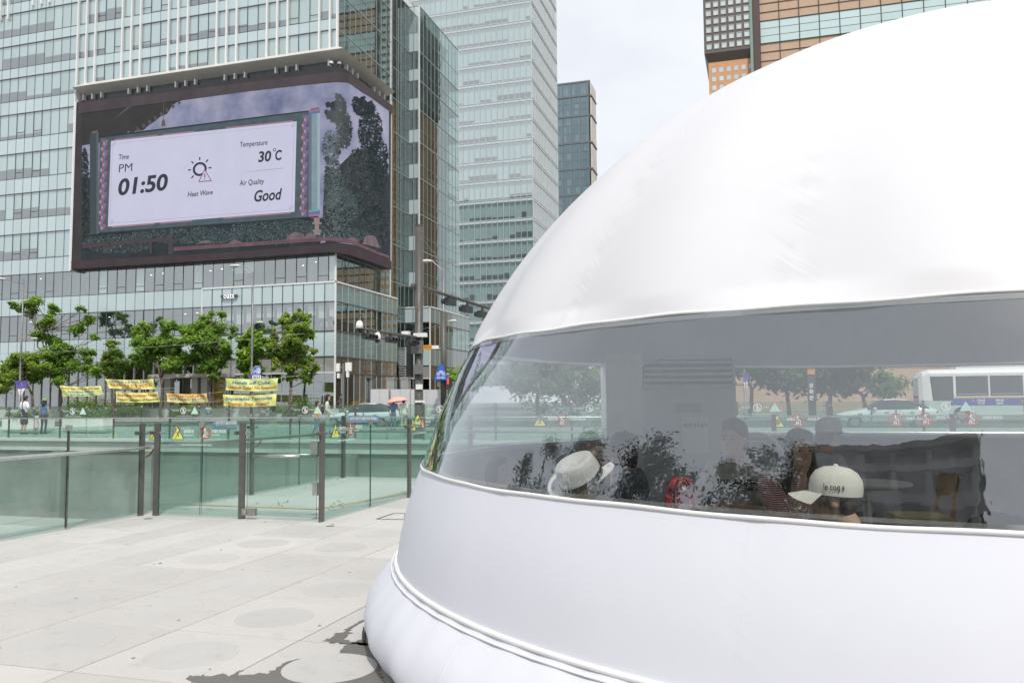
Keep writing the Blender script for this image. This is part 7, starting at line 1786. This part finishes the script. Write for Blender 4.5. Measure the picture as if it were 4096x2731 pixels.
def cap_hat(o, hx, mat, h, turn=0, tilt=0, logo=None, peak=.10, snap=True, name='cap'):
    Rz = Matrix.Rotation(R(-turn), 4, 'Z'); c = hx(0, 0, 0); mb = MB()
    prof = [(.101, -.0), (.103, .03), (.098, .065), (.08, .095), (.05, .113), (.015, .119), (.0005, .12)]
    n = 28
    rings = []
    for r, z in prof:
        rings.append(len(mb.v))
        for k in range(n): a = 2 * PI * k / n; mb.v.append((r * .95 * math.cos(a), r * 1.08 * math.sin(a) - .004, z + .028 + (.012 if False else 0)))
    for a, b in zip(rings, rings[1:]):
        for k in range(n): mb.f.append((a + k, a + (k + 1) % n, b + (k + 1) % n, b + k)); mb.mi.append(0)
    i = len(mb.v); m_ = 12
    for q in range(4):
        f = q / 3
        for k in range(m_ + 1):
            a = R(20 + 140 * k / m_); x, y = .097 * math.cos(a), .106 * math.sin(a); ext = peak * f * math.sin(a) ** .6 if math.sin(a) > 0 else 0; mb.v.append((x * (1 + .12 * f), y + ext, .033 - .022 * f - .03 * (abs(math.cos(a)) ** 2) * f))
    for q in range(3):
        for k in range(m_): a = i + q * (m_ + 1) + k; mb.f.append((a, a + 1, a + m_ + 2, a + m_ + 1)); mb.mi.append(0)
    mb.ell((0, 0, .15), .011, .011, .007, 8, 5)
    mb.xform(Matrix.Translation(c) @ Rz @ Matrix.Rotation(R(tilt), 4, 'X') @ Matrix.Scale(h, 4))
    return child_local(o, name, mb, mat)
FAR = 'people on the far pavement'
C_ = cloth
def at_px(px, y, z=.17, py=960): p = onY(px, py, y); return (p.x, y, z)
# family by the planters
p1, hx1 = person('man in a white shirt and black shorts seen from behind, black bag across his back', at_px(55, 30.6), 8, dict(wrl=(-.12, .22, 1.05), wrr=(.13, .22, 1.03), ell=(-.27, .02, 1.1), elr=(.27, .02, 1.1), hd=(0, .06, 1.59)), h=1.04, top=C_('white_shirt', (.74, .77, .82)), bottom=C_('black_shorts', (.02, .02, .022)), legs='shorts', shoe=C_('sock_navy', (.05, .07, .10)), group=FAR, build=1.08)
mb = MB(); mb.ell((.13, -.16, 1.10), .13, .07, .10, 10, 7); child_local(p1, 'shoulder_bag', mb, C_('bag_black', (.02, .02, .02)))
mb = MB(); mb.tube([(.13, -.17, 1.15), (.08, -.17, 1.35), (.02, -.12, 1.5), (-.03, .0, 1.52)], .018, 6); child_local(p1, 'strap', mb, C_('bag_black', (.02, .02, .02)))
p2, hx2 = person('woman in a green cap, blue sleeveless top and dark trousers seen from behind', at_px(101, 30.9), -10, dict(), h=.965, top=C_('blue_tank', (.06, .17, .36)), bottom=C_('dark_trousers', (.03, .04, .055)), sleeve='none', hairstyle='long', group=FAR)
cap_hat(p2, hx2, C_('green_cap', (.22, .34, .12)), .965)
person('small child in a grey top and pink skirt between the man and the woman', at_px(84, 30.5), 15, dict(), h=.60, top=C_('grey_top', (.5, .5, .55)), bottom=C_('pink_skirt', (.62, .42, .48)), legs='skirt', group=FAR, voxel=.03, hairstyle='bob')
# mother and girl
p4, _ = person('girl with long black hair in an orange top walking beside the woman with the bag', at_px(727, 28.4), 75, dict(knl=(-.1, .14, .5), anl=(-.1, .12, .09), knr=(.1, -.02, .5), anr=(.1, -.22, .12)), h=.82, top=C_('orange', (.78, .26, .06)), bottom=C_('jeans', (.18, .28, .38)), hairstyle='long', group=FAR)
p5, _ = person('smiling woman in a cream top with a black bag on her back', at_px(751, 28.8), 60, dict(headturn=25, wrr=(.22, .22, .95), knl=(-.1, .12, .5), anl=(-.1, .14, .09), anr=(.1, -.2, .12)), h=.97, top=C_('cream', (.66, .65, .58)), bottom=C_('sage', (.42, .46, .40)), sleeve='long', hairstyle='tail', group=FAR)
mb = MB(); mb.ell((0, -.17, 1.08), .15, .09, .17, 10, 8); child_local(p5, 'backpack', mb, C_('bag_black', (.02, .02, .02)))
mb = MB(); mb.tube([(.05, -.14, 1.22), (.12, -.1, 1.42), (.14, .06, 1.42), (.12, .12, 1.25)], .02, 6); child_local(p5, 'strap', mb, C_('bag_black', (.02, .02, .02)))
# pair under the coral umbrella
p6, _ = person('person in a blue shirt under the coral umbrella seen from behind', at_px(903, 37.4), 0, dict(wrr=(.12, .25, 1.12), elr=(.28, .02, 1.1)), h=.90, top=C_('blue_shirt', (.035, .09, .23)), bottom=C_('jeans', (.18, .28, .38)), hairstyle='bob', group=FAR)
p7, hx7 = person('person in a white top under the edge of the coral umbrella seen from behind', at_px(927, 37.4), 0, dict(), h=.90, top=C_('pale_top', (.74, .74, .72)), bottom=C_('pale_trousers', (.5, .55, .52)), hair=M('hair_auburn', (.10, .025, .015), .45, var=.3, scale=30), hairstyle='bob', group=FAR)
c = onY(911, 925, 37.2); um = thing('umbrella', 'coral pink umbrella held over two people', 'umbrella', (c.x, 37.2, 1.2)); zt = onY(913, 911, 37.2).z; mb = MB(); n = 8; Rr = .52
tilt = Matrix.Translation((c.x, 37.2, zt)) @ Matrix.Rotation(R(-9), 4, 'Y'); rings = []
for q in range(6):
    f = q / 5; rings.append(len(mb.v))
    for k in range(n * 3):
        a = 2 * PI * k / (n * 3); sc_ = 1 - .06 * (f ** 2) * (1 - abs(math.cos(a * n / 2)) ** .5); mb.v.append((Rr * math.sin(f * 1.25) / math.sin(1.25) * math.cos(a) * sc_, Rr * math.sin(f * 1.25) / math.sin(1.25) * math.sin(a) * sc_, -.26 * (1 - math.cos(f * 1.25)) / (1 - math.cos(1.25)) + .02 * f * abs(math.sin(a * n / 2))))
for a, b in zip(rings, rings[1:]):
    for k in range(n * 3): mb.f.append((a + k, a + (k + 1) % (n * 3), b + (k + 1) % (n * 3), b + k)); mb.mi.append(0)
mb.xform(tilt); mb.build('canopy', M('umbrella_coral', (.80, .36, .30), .7, var=.06), um, smooth=True)
mb = MB(); mb.tube([tilt @ Vector((0, 0, .06)), tilt @ Vector((0, 0, -.9))], .009, 6); mb.build('shaft', M_STEEL, um)
for k in range(n): a = 2 * PI * k / n; mb = MB(); mb.tube([tilt @ Vector((0, 0, -.02)), tilt @ Vector((Rr * .5 * math.cos(a), Rr * .5 * math.sin(a), -.075)), tilt @ Vector((Rr * .97 * math.cos(a), Rr * .97 * math.sin(a), -.25))], .004, 4); mb.build('rib', M_STEEL, um)
# others
person('seated person in a pale grey top leaning to the other on the far ledge', at_px(608, 62.6, .22), 195, dict(), SIT, 1.0, C_('grey_top', (.5, .5, .55)), C_('beige', (.5, .44, .34)), sleeve='long', hairstyle='bob', group=FAR, voxel=.035)
person('seated person in a black top and blue jeans on the far ledge', at_px(627, 62.6, .22), 170, dict(), SIT, 1.0, C_('black_top', (.02, .02, .025)), C_('jeans', (.18, .28, .38)), sleeve='long', hairstyle='long', group=FAR, voxel=.035)
mb = MB(); a, b_ = at_px(592, 62.9), at_px(645, 62.9); mb.box(a[0], b_[0], 62.55, 63.1, .18, .66); tag(mb.build('stone_ledge', M_CONC), 'low stone ledge the two seated people rest on', 'bench')
person('person in a pale green shirt resting by the far kerb behind the warning sticker', at_px(478, 62.4, .22), 150, dict(), SIT, .98, C_('mint', (.45, .55, .45)), C_('jeans', (.18, .28, .38)), group=FAR, voxel=.035)
mb = MB(); a, b_ = at_px(470, 62.9), at_px(486, 62.9); mb.box(a[0], b_[0], 62.4, 62.9, .18, .66); tag(mb.build('stone_block', M_CONC), 'small stone block under the person in pale green', 'bench')
person('man in a navy T-shirt walking past the cafe corner', at_px(783, 66.4, .55), -80, dict(knl=(-.1, .14, .5), anr=(.1, -.2, .12), wrl=(-.25, .25, 1.0)), h=1.03, top=C_('navy_tee', (.035, .045, .09)), bottom=C_('grey_slacks', (.12, .12, .13)), group=FAR, voxel=.035)
mb = MB(); q = at_px(783, 66.4); mb.box(q[0] - 2.5, q[0] + 1.5, 65.8, 67.2, .18, .55); tag(mb.build('terrace_step', M_CONC, kind='structure'), 'stone step at the cafe corner', 'step')
# cafe guests upstairs
for px, fc, c_, lb, sl in ((738, 90, 'white_shirt', 'cafe guest in a white shirt seated at the upstairs window second from the corner', 'long'), (762, -60, 'cream', 'cafe guest in a cream dress seated nearest the cafe corner upstairs', 'long'), (751, 90, 'pale_top', 'cafe guest in a pale top seated between the two others upstairs', 'short'), (622, 100, 'blue_shirt', 'cafe guest in blue behind the tree at an upstairs window', 'short')):
    person(lb, at_px(px, 71.0, 8.33), fc, dict(), SIT, .98, MATS['cloth_' + c_], C_('black_shorts', (.02, .02, .022)), sleeve=sl, group='guests in the upstairs cafe', voxel=.04)
for px in (730, 745, 758, 640, 690):
    q = at_px(px, 71.4, 8.32); t = thing('cafe_table', {730: 'small wooden cafe table upstairs, third from the corner', 745: 'small wooden cafe table upstairs, second from the corner', 758: 'small wooden cafe table upstairs nearest the corner', 640: 'small wooden cafe table upstairs behind the young tree', 690: 'small wooden cafe table upstairs right of the young tree'}[px], 'table', q, 'tables in the upstairs cafe'); mb = MB(); mb.box(q[0] - .35, q[0] + .35, q[1] - .35, q[1] + .35, 9.0, 9.04); mb.build('top', M('cafe_wood', (.42, .26, .12), .6), t)
    for sx in (-1, 1): mb = MB(); mb.box(q[0] + sx * .3 - .03, q[0] + sx * .3 + .03, q[1] - .3, q[1] + .3, 8.32, 9.0); mb.build('leg', MATS['cafe_wood'], t)
# ================================================================ inside the dome
def inD(px, py, d): return CAM + ray(px, py) * d
INS = 'people seated inside the dome'
def seat_at(px, head_py, d):
    """floor point under a head seen at (px, head_py) at distance d along the view"""
    p = inD(px, head_py, d); return (p.x, p.y, .006), p.z
VIEW = -math.degrees(YAW)
M_WOOD = M('chair_wood', (.46, .27, .09), .45, var=.2, scale=8); M_GRN = M('chair_green', (.02, .06, .05), .5, var=.1)
M_CUSH = M('seat_cushion', (.66, .54, .28), .8, var=.08)
def sit_person(label, px, d, top_z, face, **kw):
    """top_z = height of the crown of the head"""
    p = inD(px, 1000, d); h = kw.pop('h', None) or top_z / 1.345
    return person(label, (p.x, p.y, .006), face, kw.pop('pose', {}), SIT, h, group=INS, voxel=kw.pop('voxel', .018), **kw), h
def zpx(px, py, d): return inD(px, py, d).z
# --- man in the white fedora
(pa, hxa), ha = sit_person('person in a white straw fedora with a dark band close to the dome window', 1338, 4.12, zpx(1338, 1018, 4.12), VIEW + 60, top=C_('mustard', (.55, .36, .05)), bottom=C_('black_shorts', (.02, .02, .022)), skin=SKIN2, hair=HAIRB, hairstyle='bob', pose=dict(hd=(-.02, .10, 1.19)))
hat = MB(); n = 44
prof = [(.104, 0.0, 0), (.103, .03, 0), (.100, .075, 0), (.093, .115, 0), (.075, .132, -.012), (.04, .128, -.03), (.0005, .122, -.036)]
rings = []
for r, z, dz in prof:
    rings.append(len(hat.v))
    for k in range(n):
        a = 2 * PI * k / n; pinch = 1 - .16 * max(0, math.cos(2 * (a - PI / 2))) * (z / .132) ** 2 * (1 if math.sin(a) > 0 else .3)
        zz = z + (dz * abs(math.cos(a)) * 0 + dz * .6) + .012 * math.sin(a) * (-(z / .132))
        hat.v.append((r * .92 * pinch * math.cos(a), r * 1.12 * math.sin(a), zz))
for a, b in zip(rings, rings[1:]):
    for k in range(n): hat.f.append((a + k, a + (k + 1) % n, b + (k + 1) % n, b + k)); hat.mi.append(0)
br = []
for q in range(5):
    f = q / 4; br.append(len(hat.v))
    for k in range(n):
        a = 2 * PI * k / n; r = .104 + .058 * f; up = .030 * f ** 2 * (math.cos(a) ** 2) * 1.2 - .022 * f * max(0, math.sin(a)) + .035 * f ** 2 * max(0, -math.sin(a)); hat.v.append((r * .94 * math.cos(a), r * 1.12 * math.sin(a), up))
for a, b in zip(br, br[1:]):
    for k in range(n): hat.f.append((a + k, a + (k + 1) % n, b + (k + 1) % n, b + k)); hat.mi.append(0)
def straw():
    m, t, p = newmat('white_straw'); wv = t.new('ShaderNodeTexWave'); wv.wave_type = 'BANDS'; wv.bands_direction = 'Z'; wv.inputs['Scale'].default_value = 62; wv.inputs['Distortion'].default_value = .6; t.link(t.coord('Object'), wv.inputs[0])
    t.link(t.ramp(wv.outputs[0], [(.2, (.58, .58, .56)), (.6, (.78, .78, .76))]), p.inputs['Base Color']); t.link(t.bump(wv.outputs[0], .5, .003), p.inputs['Normal']); p.inputs['Roughness'].default_value = .7; return m
hc = inD(1338, 1103, 4.05)
hat_m = Matrix.Translation(hc) @ Matrix.Rotation(R(-YAW * 0 + math.degrees(YAW)), 4, 'Z') @ Matrix.Rotation(R(-27), 4, 'Y') @ Matrix.Rotation(R(24), 4, 'X') @ Matrix.Rotation(R(-62), 4, 'Z') @ Matrix.Scale(1.0, 4)
st_ = thing('fedora', 'white straw fedora with a dark grey band behind the dome window', 'hat', hc)
hat.xform(hat_m); ho = hat.build('crown_and_brim', straw(), st_, smooth=True)
bd = MB(); rings = []
for z in (.001, .036):
    rings.append(len(bd.v))
    for k in range(n): a = 2 * PI * k / n; bd.v.append((.1065 * .92 * math.cos(a), .1065 * 1.12 * math.sin(a), z + .002))
for k in range(n): bd.f.append((rings[0] + k, rings[0] + (k + 1) % n, rings[1] + (k + 1) % n, rings[1] + k)); bd.mi.append(0)
bd.xform(hat_m); bd.build('band', M('band_dark', (.035, .045, .05), .8, var=.1), st_, smooth=True)
# --- man in the white cap, nearest the window
(pg, hxg), hg = sit_person('man in a white baseball cap and denim shirt seated nearest the dome window', 1948, 3.42, zpx(1950, 1080, 3.42), VIEW - 62, top=C_('denim', (.075, .12, .21)), skin=SKIN2, hair=None, pose=dict(hd=(0, .07, 1.20)), sleeve='long', collar=C_('denim', (.075, .12, .21)), voxel=.012)
cap = cap_hat(pg, hxg, C_('cap_white', (.74, .74, .66)), hg * 1.08, 0, 4, peak=.085)
mb = MB(); mb.ell(tuple(hxg(0, -.052, .005)), .078 * hg, .055 * hg, .075 * hg, 14, 9); child_local(pg, 'hair', mb, HAIRG)
mb = MB()
for s_ in (-1, 1): mb.ell(tuple(hxg(s_ * .07, .03, .015)), .014 * hg, .018 * hg, .035 * hg, 8, 6)
child_local(pg, 'sideburns', mb, HAIRG)
mb = MB(); c_ = hxg(0, 0, 0)
def on_cap(u, v):
    a = R(163) + u / .118; r = .104 * hg * 1.12
    return tuple(c_ + Vector((r * .965 * math.cos(a), r * 1.08 * math.sin(a) - .004, (.052 + v) * hg * 1.12)))
add_text(mb, on_cap, 'le coq s', .036, .015, width=.085); child_local(pg, 'cap_lettering', mb, C_('ink_black', (.02, .02, .02)), False)
# --- red-streaked hair
(ph, hxh), hh = sit_person('person with red streaked dark hair low behind the window edge', 1563, 3.9, zpx(1560, 1106, 3.9), VIEW - 8, top=C_('black_top', (.02, .02, .025)), hair=M('hair_red_streak', (.05, .012, .014), .35, var=.9, scale=18), hairstyle='long')
mb = MB(); rg = random.Random(4)
for k in range(22):
    a = rg.uniform(-2.6, 2.6); r0 = .092; P_ = []
    for q in range(6): f = q / 5; P_.append(hxh(r0 * math.sin(a) * math.sin(.25 + f * 1.4), -.018 + -r0 * 1.1 * math.cos(a) * math.sin(.25 + f * 1.4), .055 + .1 * math.cos(.25 + f * 1.4) - .10 * f * f))
    mb.tube([tuple(x) for x in P_], .0045, 4)
child_local(ph, 'red_streaks', mb, M('hair_red', (.42, .03, .05), .35, var=.2))
# --- man in the striped polo
(pd, hxd), hd_ = sit_person('man in a grey polo shirt with dark chest stripes holding a green cup', 1690, 5.5, zpx(1690, 966, 5.5), VIEW - 140, top=C_('polo_grey', (.60, .585, .54)), bottom=C_('pale_jeans', (.30, .38, .44)), skin=SKIN2, hair=HAIRG, pose=dict(wrl=(-.06, .30, .82), wrr=(.10, .30, .80), ell=(-.28, .08, .76), elr=(.28, .08, .76)), build=1.12, collar=C_('polo_grey', (.60, .585, .54)))
mb = MB()
for z0, z1_ in ((.90, .915), (.925, .965)):
    nn = 40; i = len(mb.v)
    for z in (z0, z1_):
        for k in range(nn): a = 2 * PI * k / nn; mb.v.append((.205 * math.cos(a) * hd_, (.152 * math.sin(a) - .06) * hd_, z * hd_))
    for k in range(nn): mb.f.append((i + k, i + (k + 1) % nn, i + nn + (k + 1) % nn, i + nn + k)); mb.mi.append(0)
child_local(pd, 'chest_stripes', mb, C_('stripe_black', (.03, .03, .03)))
q = pd.matrix_world @ Vector((0, 0, 0)); loc = Matrix.Translation(pd.location) @ Matrix.Rotation(pd.rotation_euler.z, 4, 'Z')
cp = loc @ (Vector((.03, .36, .80)) * hd_); mb = MB(); mb.lathe([(.03, 0), (.04, .10), (.036, .10), (.027, .01)], 18, tuple(cp), cap=False); tag(mb.build('green_cup', M('cup_green', (.02, .10, .05), .4)), 'dark green cup in the hands of the man in the striped polo', 'cup')
# --- woman in red stripes
def striped(name, a, b, sc):
    m, t, p = newmat(name); wv = t.new('ShaderNodeTexWave'); wv.bands_direction = 'Z'; wv.inputs['Scale'].default_value = sc; wv.inputs['Distortion'].default_value = .4; t.link(t.coord('Object'), wv.inputs[0]); t.link(t.ramp(wv.outputs[0], [(.45, a), (.6, b)]), p.inputs['Base Color']); p.inputs['Roughness'].default_value = .85; return m
sit_person('woman with long black hair in a red striped top resting her chin on her hand', 1832, 5.0, zpx(1832, 989, 5.0), VIEW + 178, top=striped('cloth_red_stripe', (.42, .08, .09), (.68, .54, .52), 26), bottom=C_('khaki', (.16, .15, .11)), hairstyle='long', pose=dict(wrr=(.05, .16, 1.02), elr=(.12, .20, .72), wrl=(.02, .22, .70), ell=(-.26, .08, .74)), skin=SKIN2)
# --- man in pale shirt and grey cap facing right
(pf, hxf), hf = sit_person('man in a pale shirt and grey cap behind the woman in stripes', 1898, 7.0, zpx(1898, 965, 7.0), VIEW + 70, top=C_('pale_blue', (.72, .76, .79)), bottom=C_('grey_slacks', (.12, .12, .13)), sleeve='long', hair=HAIRG)
cap_hat(pf, hxf, C_('cap_grey', (.58, .58, .60)), hf * 1.05, 0, 0)
# --- person in a dark sun cap by the cabinet, burgundy person
(pp, hxp), hp = sit_person('person in a dark sun cap in front of the white cabinet', 1440, 6.3, zpx(1440, 1000, 6.3), VIEW - 70, top=C_('slate', (.12, .14, .17)), bottom=C_('grey_slacks', (.12, .12, .13)), hairstyle='bob')
cap_hat(pp, hxp, C_('cap_dark', (.05, .06, .075)), hp * 1.1, 0, 6, peak=.11)
sit_person('person in a burgundy top low at the folded end of the window', 1135, 6.2, zpx(1135, 1050, 6.2), VIEW + 120, top=C_('burgundy', (.36, .05, .12)), hairstyle='bob', bottom=C_('grey_slacks', (.12, .12, .13)))
# --- furniture
def chair(label, x, y, rz, frame, seatm, h=.82, w=.45, backw=.40, rounded=False):
    """rz: heading of the sitter, degrees clockwise from +Y"""
    t = thing('chair', label, 'chair', (x, y, .006), 'chairs inside the dome'); Mx = Matrix.Translation((x, y, .006)) @ Matrix.Rotation(R(-rz), 4, 'Z')
    def B(name, mb, mat): mb.xform(Mx); mb.build(name, mat, t, smooth=name == 'backrest')
    mb = MB(); mb.box(-w / 2, w / 2, -w / 2, w / 2, .41, .46); B('seat', mb, seatm)
    mb = MB(); mb.box(-w / 2 + .02, w / 2 - .02, -w / 2 + .02, w / 2 - .02, .355, .41); B('seat_frame', mb, frame)
    for sx in (-1, 1):
        mb = MB(); mb.tube([(sx * (w / 2 - .03), w / 2 - .03, 0), (sx * (w / 2 - .03), w / 2 - .03, .41)], [.016, .022], 8); B('leg', mb, frame)
        mb = MB(); mb.tube([(sx * (w / 2 - .03), -w / 2 - .04, 0), (sx * (w / 2 - .03), -w / 2 + .03, .41), (sx * (w / 2 - .05), -w / 2 - .03, h - .12)], [.016, .024, .018], 8); B('leg', mb, frame)
    mb = MB(); nn = 12; i = len(mb.v); rows = 6
    for r_ in range(rows + 1):
        f = r_ / rows; hw = backw / 2 * (math.sqrt(max(0, 1 - (2 * f - 1) ** 4)) * .25 + .75 if not rounded else math.sqrt(max(.02, 1 - (2 * f - 1) ** 2)))
        for k in range(nn + 1):
            u = -1 + 2 * k / nn; z = h - (.30 if rounded else .20) * (1 - f); mb.v.append((u * hw, -w / 2 - .01 - .07 * (1 - u * u) - .05 * (f - .5), z))
    for r_ in range(rows):
        for k in range(nn): a = i + r_ * (nn + 1) + k; mb.f.append((a, a + 1, a + nn + 2, a + nn + 1)); mb.mi.append(0)
    m0 = len(mb.v)
    for v in list(mb.v[i:m0]): mb.v.append((v[0], v[1] - .025, v[2]))
    for f_ in list(mb.f): mb.f.append(tuple(q + (m0 - i) for q in f_[::-1])); mb.mi.append(0)
    B('backrest', mb, frame if not rounded else seatm)
p = inD(2112, 1165, 7.4); chair('wooden chair with a curved back and tan seat standing empty', p.x, p.y, VIEW - 84, M_WOOD, M_CUSH)
p = inD(2252, 1190, 5.2); chair('dark green chair turned away near the window edge', p.x, p.y, VIEW + 10, M_GRN, M_GRN, rounded=True)
p = inD(1780, 1160, 5.5); chair('brown round backed chair beside the woman in stripes', p.x, p.y, VIEW + 15, M('chair_brown', (.13, .07, .03), .5), MATS['chair_brown'], rounded=True)
p = inD(2340, 1200, 5.0); chair('black chair cut off by the edge of the photograph', p.x, p.y, VIEW + 40, M('chair_black', (.03, .028, .028), .5), MATS['chair_black'], rounded=True)
def round_table(label, px, py, d, r, z):
    p = inD(px, py, d); t = thing('round_table', label, 'table', (p.x, p.y, .006), 'tables inside the dome'); mb = MB(); mb.lathe([(.001, -.03), (r - .01, -.03), (r, -.015), (r - .01, 0), (.001, 0)], 36, (p.x, p.y, z), cap=False); mb.build('top', M('table_white', (.62, .64, .62), .4), t, smooth=False)
    mb = MB(); mb.tube([(p.x, p.y, .03), (p.x, p.y, z - .03)], .03, 10); mb.build('stem', M_STEEL, t); mb = MB(); mb.lathe([(.22, 0), (.22, .012), (.05, .03)], 24, (p.x, p.y, .006)); mb.build('base', M_STEEL, t)
round_table('round white table behind the man in the white cap', 1990, 1098, 6.4, .33, .86); round_table('round white table between the red haired person and the polo man', 1655, 1178, 4.7, .33, .84)
# air conditioner cabinet on the far side
pl_, pr_ = inD(1470, 900, 9.2), inD(1690, 900, 9.2); ux = (pr_ - pl_); ux.z = 0; wd = ux.length; ux.normalize(); uy = Vector((-ux.y, ux.x, 0)); o = Vector((pl_.x, pl_.y, .006)); hz = 1.98
ac = thing('air_conditioner', 'tall pale air conditioning cabinet with louvres standing inside the dome', 'air conditioner', o)
M_AC = M('ac_grey', (.66, .68, .68), .5, var=.05, scale=2)
mb = MB(); c_ = o + ux * wd / 2 + uy * .3; mb.obox((c_.x, c_.y, hz / 2), ux * wd / 2, uy * .3, (0, 0, hz / 2)); mb.build('cabinet', M_AC, ac)
for k in range(5): c_ = o + ux * wd / 2 - uy * .015; mb = MB(); mb.obox((c_.x, c_.y, hz - .05 - k * .065), ux * wd * .46, uy * .02 + Vector((0, 0, .008)), (0, 0, .012)); mb.build('louvre', M('louvre_pale', (.62, .64, .65), .4), ac)
c_ = o + ux * wd / 2 - uy * .004; mb = MB(); mb.obox((c_.x, c_.y, hz - .17), ux * wd * .47, uy * .003, (0, 0, .15)); mb.build('louvre_recess', M('recess_grey', (.12, .14, .16), .7), ac)
mb = MB(); mb.obox((c_.x, c_.y, 1.42), ux * .14, uy * .006, (0, 0, .05)); mb.build('control_panel', M('panel_grey', (.40, .41, .40), .5), ac)
nt = o + ux * (wd * .42) - uy * .012; mb = MB(); mb.obox((nt.x + ux.x * .15, nt.y + ux.y * .15, 1.12), ux * .15, uy * .002, (0, 0, .2)); npp = mb.build('paper_notice', M_STW, ac); mb = MB(); add_text(mb, lambda u, v: tuple(nt + ux * (.02 + u) - uy * .006 + Vector((0, 0, 1.2 + v))), '에어컨 조작 금지', .05, .02, width=.26); mb.build('lettering', M_STK, npp)
mb = MB(); q0 = inD(1392, 900, 8.6); c_ = Vector((q0.x, q0.y, 0)) + ux * .19 + uy * .25; mb.obox((c_.x, c_.y, 1.0), ux * .19, uy * .25, (0, 0, 1.0)); tag(mb.build('white_pillar', M('pillar_white', (.84, .85, .84), .6, var=.04)), 'smooth white pillar standing beside the air conditioning cabinet inside the dome', 'pillar')
# upright fan: pale round head behind the man in the polo
p = inD(1738, 1052, 6.3); t = thing('standing_fan', 'pale round fan behind the shoulder of the man in the striped polo', 'fan', (p.x, p.y, .006)); d_ = Vector((CAM.x - p.x, CAM.y - p.y, 0)).normalized(); al_ = Vector((-d_.y, d_.x, 0)); mb = MB()
for rr in (.19, .13, .07): mb.tube([p + al_ * rr * math.cos(2 * PI * k / 32) + Vector((0, 0, rr * math.sin(2 * PI * k / 32))) + d_ * .03 for k in range(32)], .008 if rr < .15 else .014, 6, closed=True)
mb.build('guard_rings', M_WHITE, t); mb = MB()
for k in range(4):
    a = 2 * PI * k / 4 + .3; e1, e2 = al_ * math.cos(a) + Vector((0, 0, math.sin(a))), al_ * math.cos(a + .9) + Vector((0, 0, math.sin(a + .9))); mb.quad(p + e1 * .03, p + e1 * .165, p + e2 * .165 + d_ * .02, p + e2 * .03)
mb.build('blades', M('fan_blade', (.60, .64, .64), .4), t); mb = MB(); mb.tube([(p.x, p.y, .02), (p.x, p.y, p.z - .05), tuple(p)], .02, 8); mb.build('stand', M_WHITE, t); mb = MB(); mb.lathe([(.2, 0), (.2, .02), (.03, .04)], 20, (p.x, p.y, .006)); mb.build('base', M_WHITE, t)
# ================================================================ tidy up
if 'sc' in _TSC:
    bpy.data.objects.remove(_TSC['o']); bpy.data.curves.remove(_TSC['c']); bpy.data.scenes.remove(_TSC["sc"])
if "rsc" in _TSC: bpy.data.scenes.remove(_TSC["rsc"])
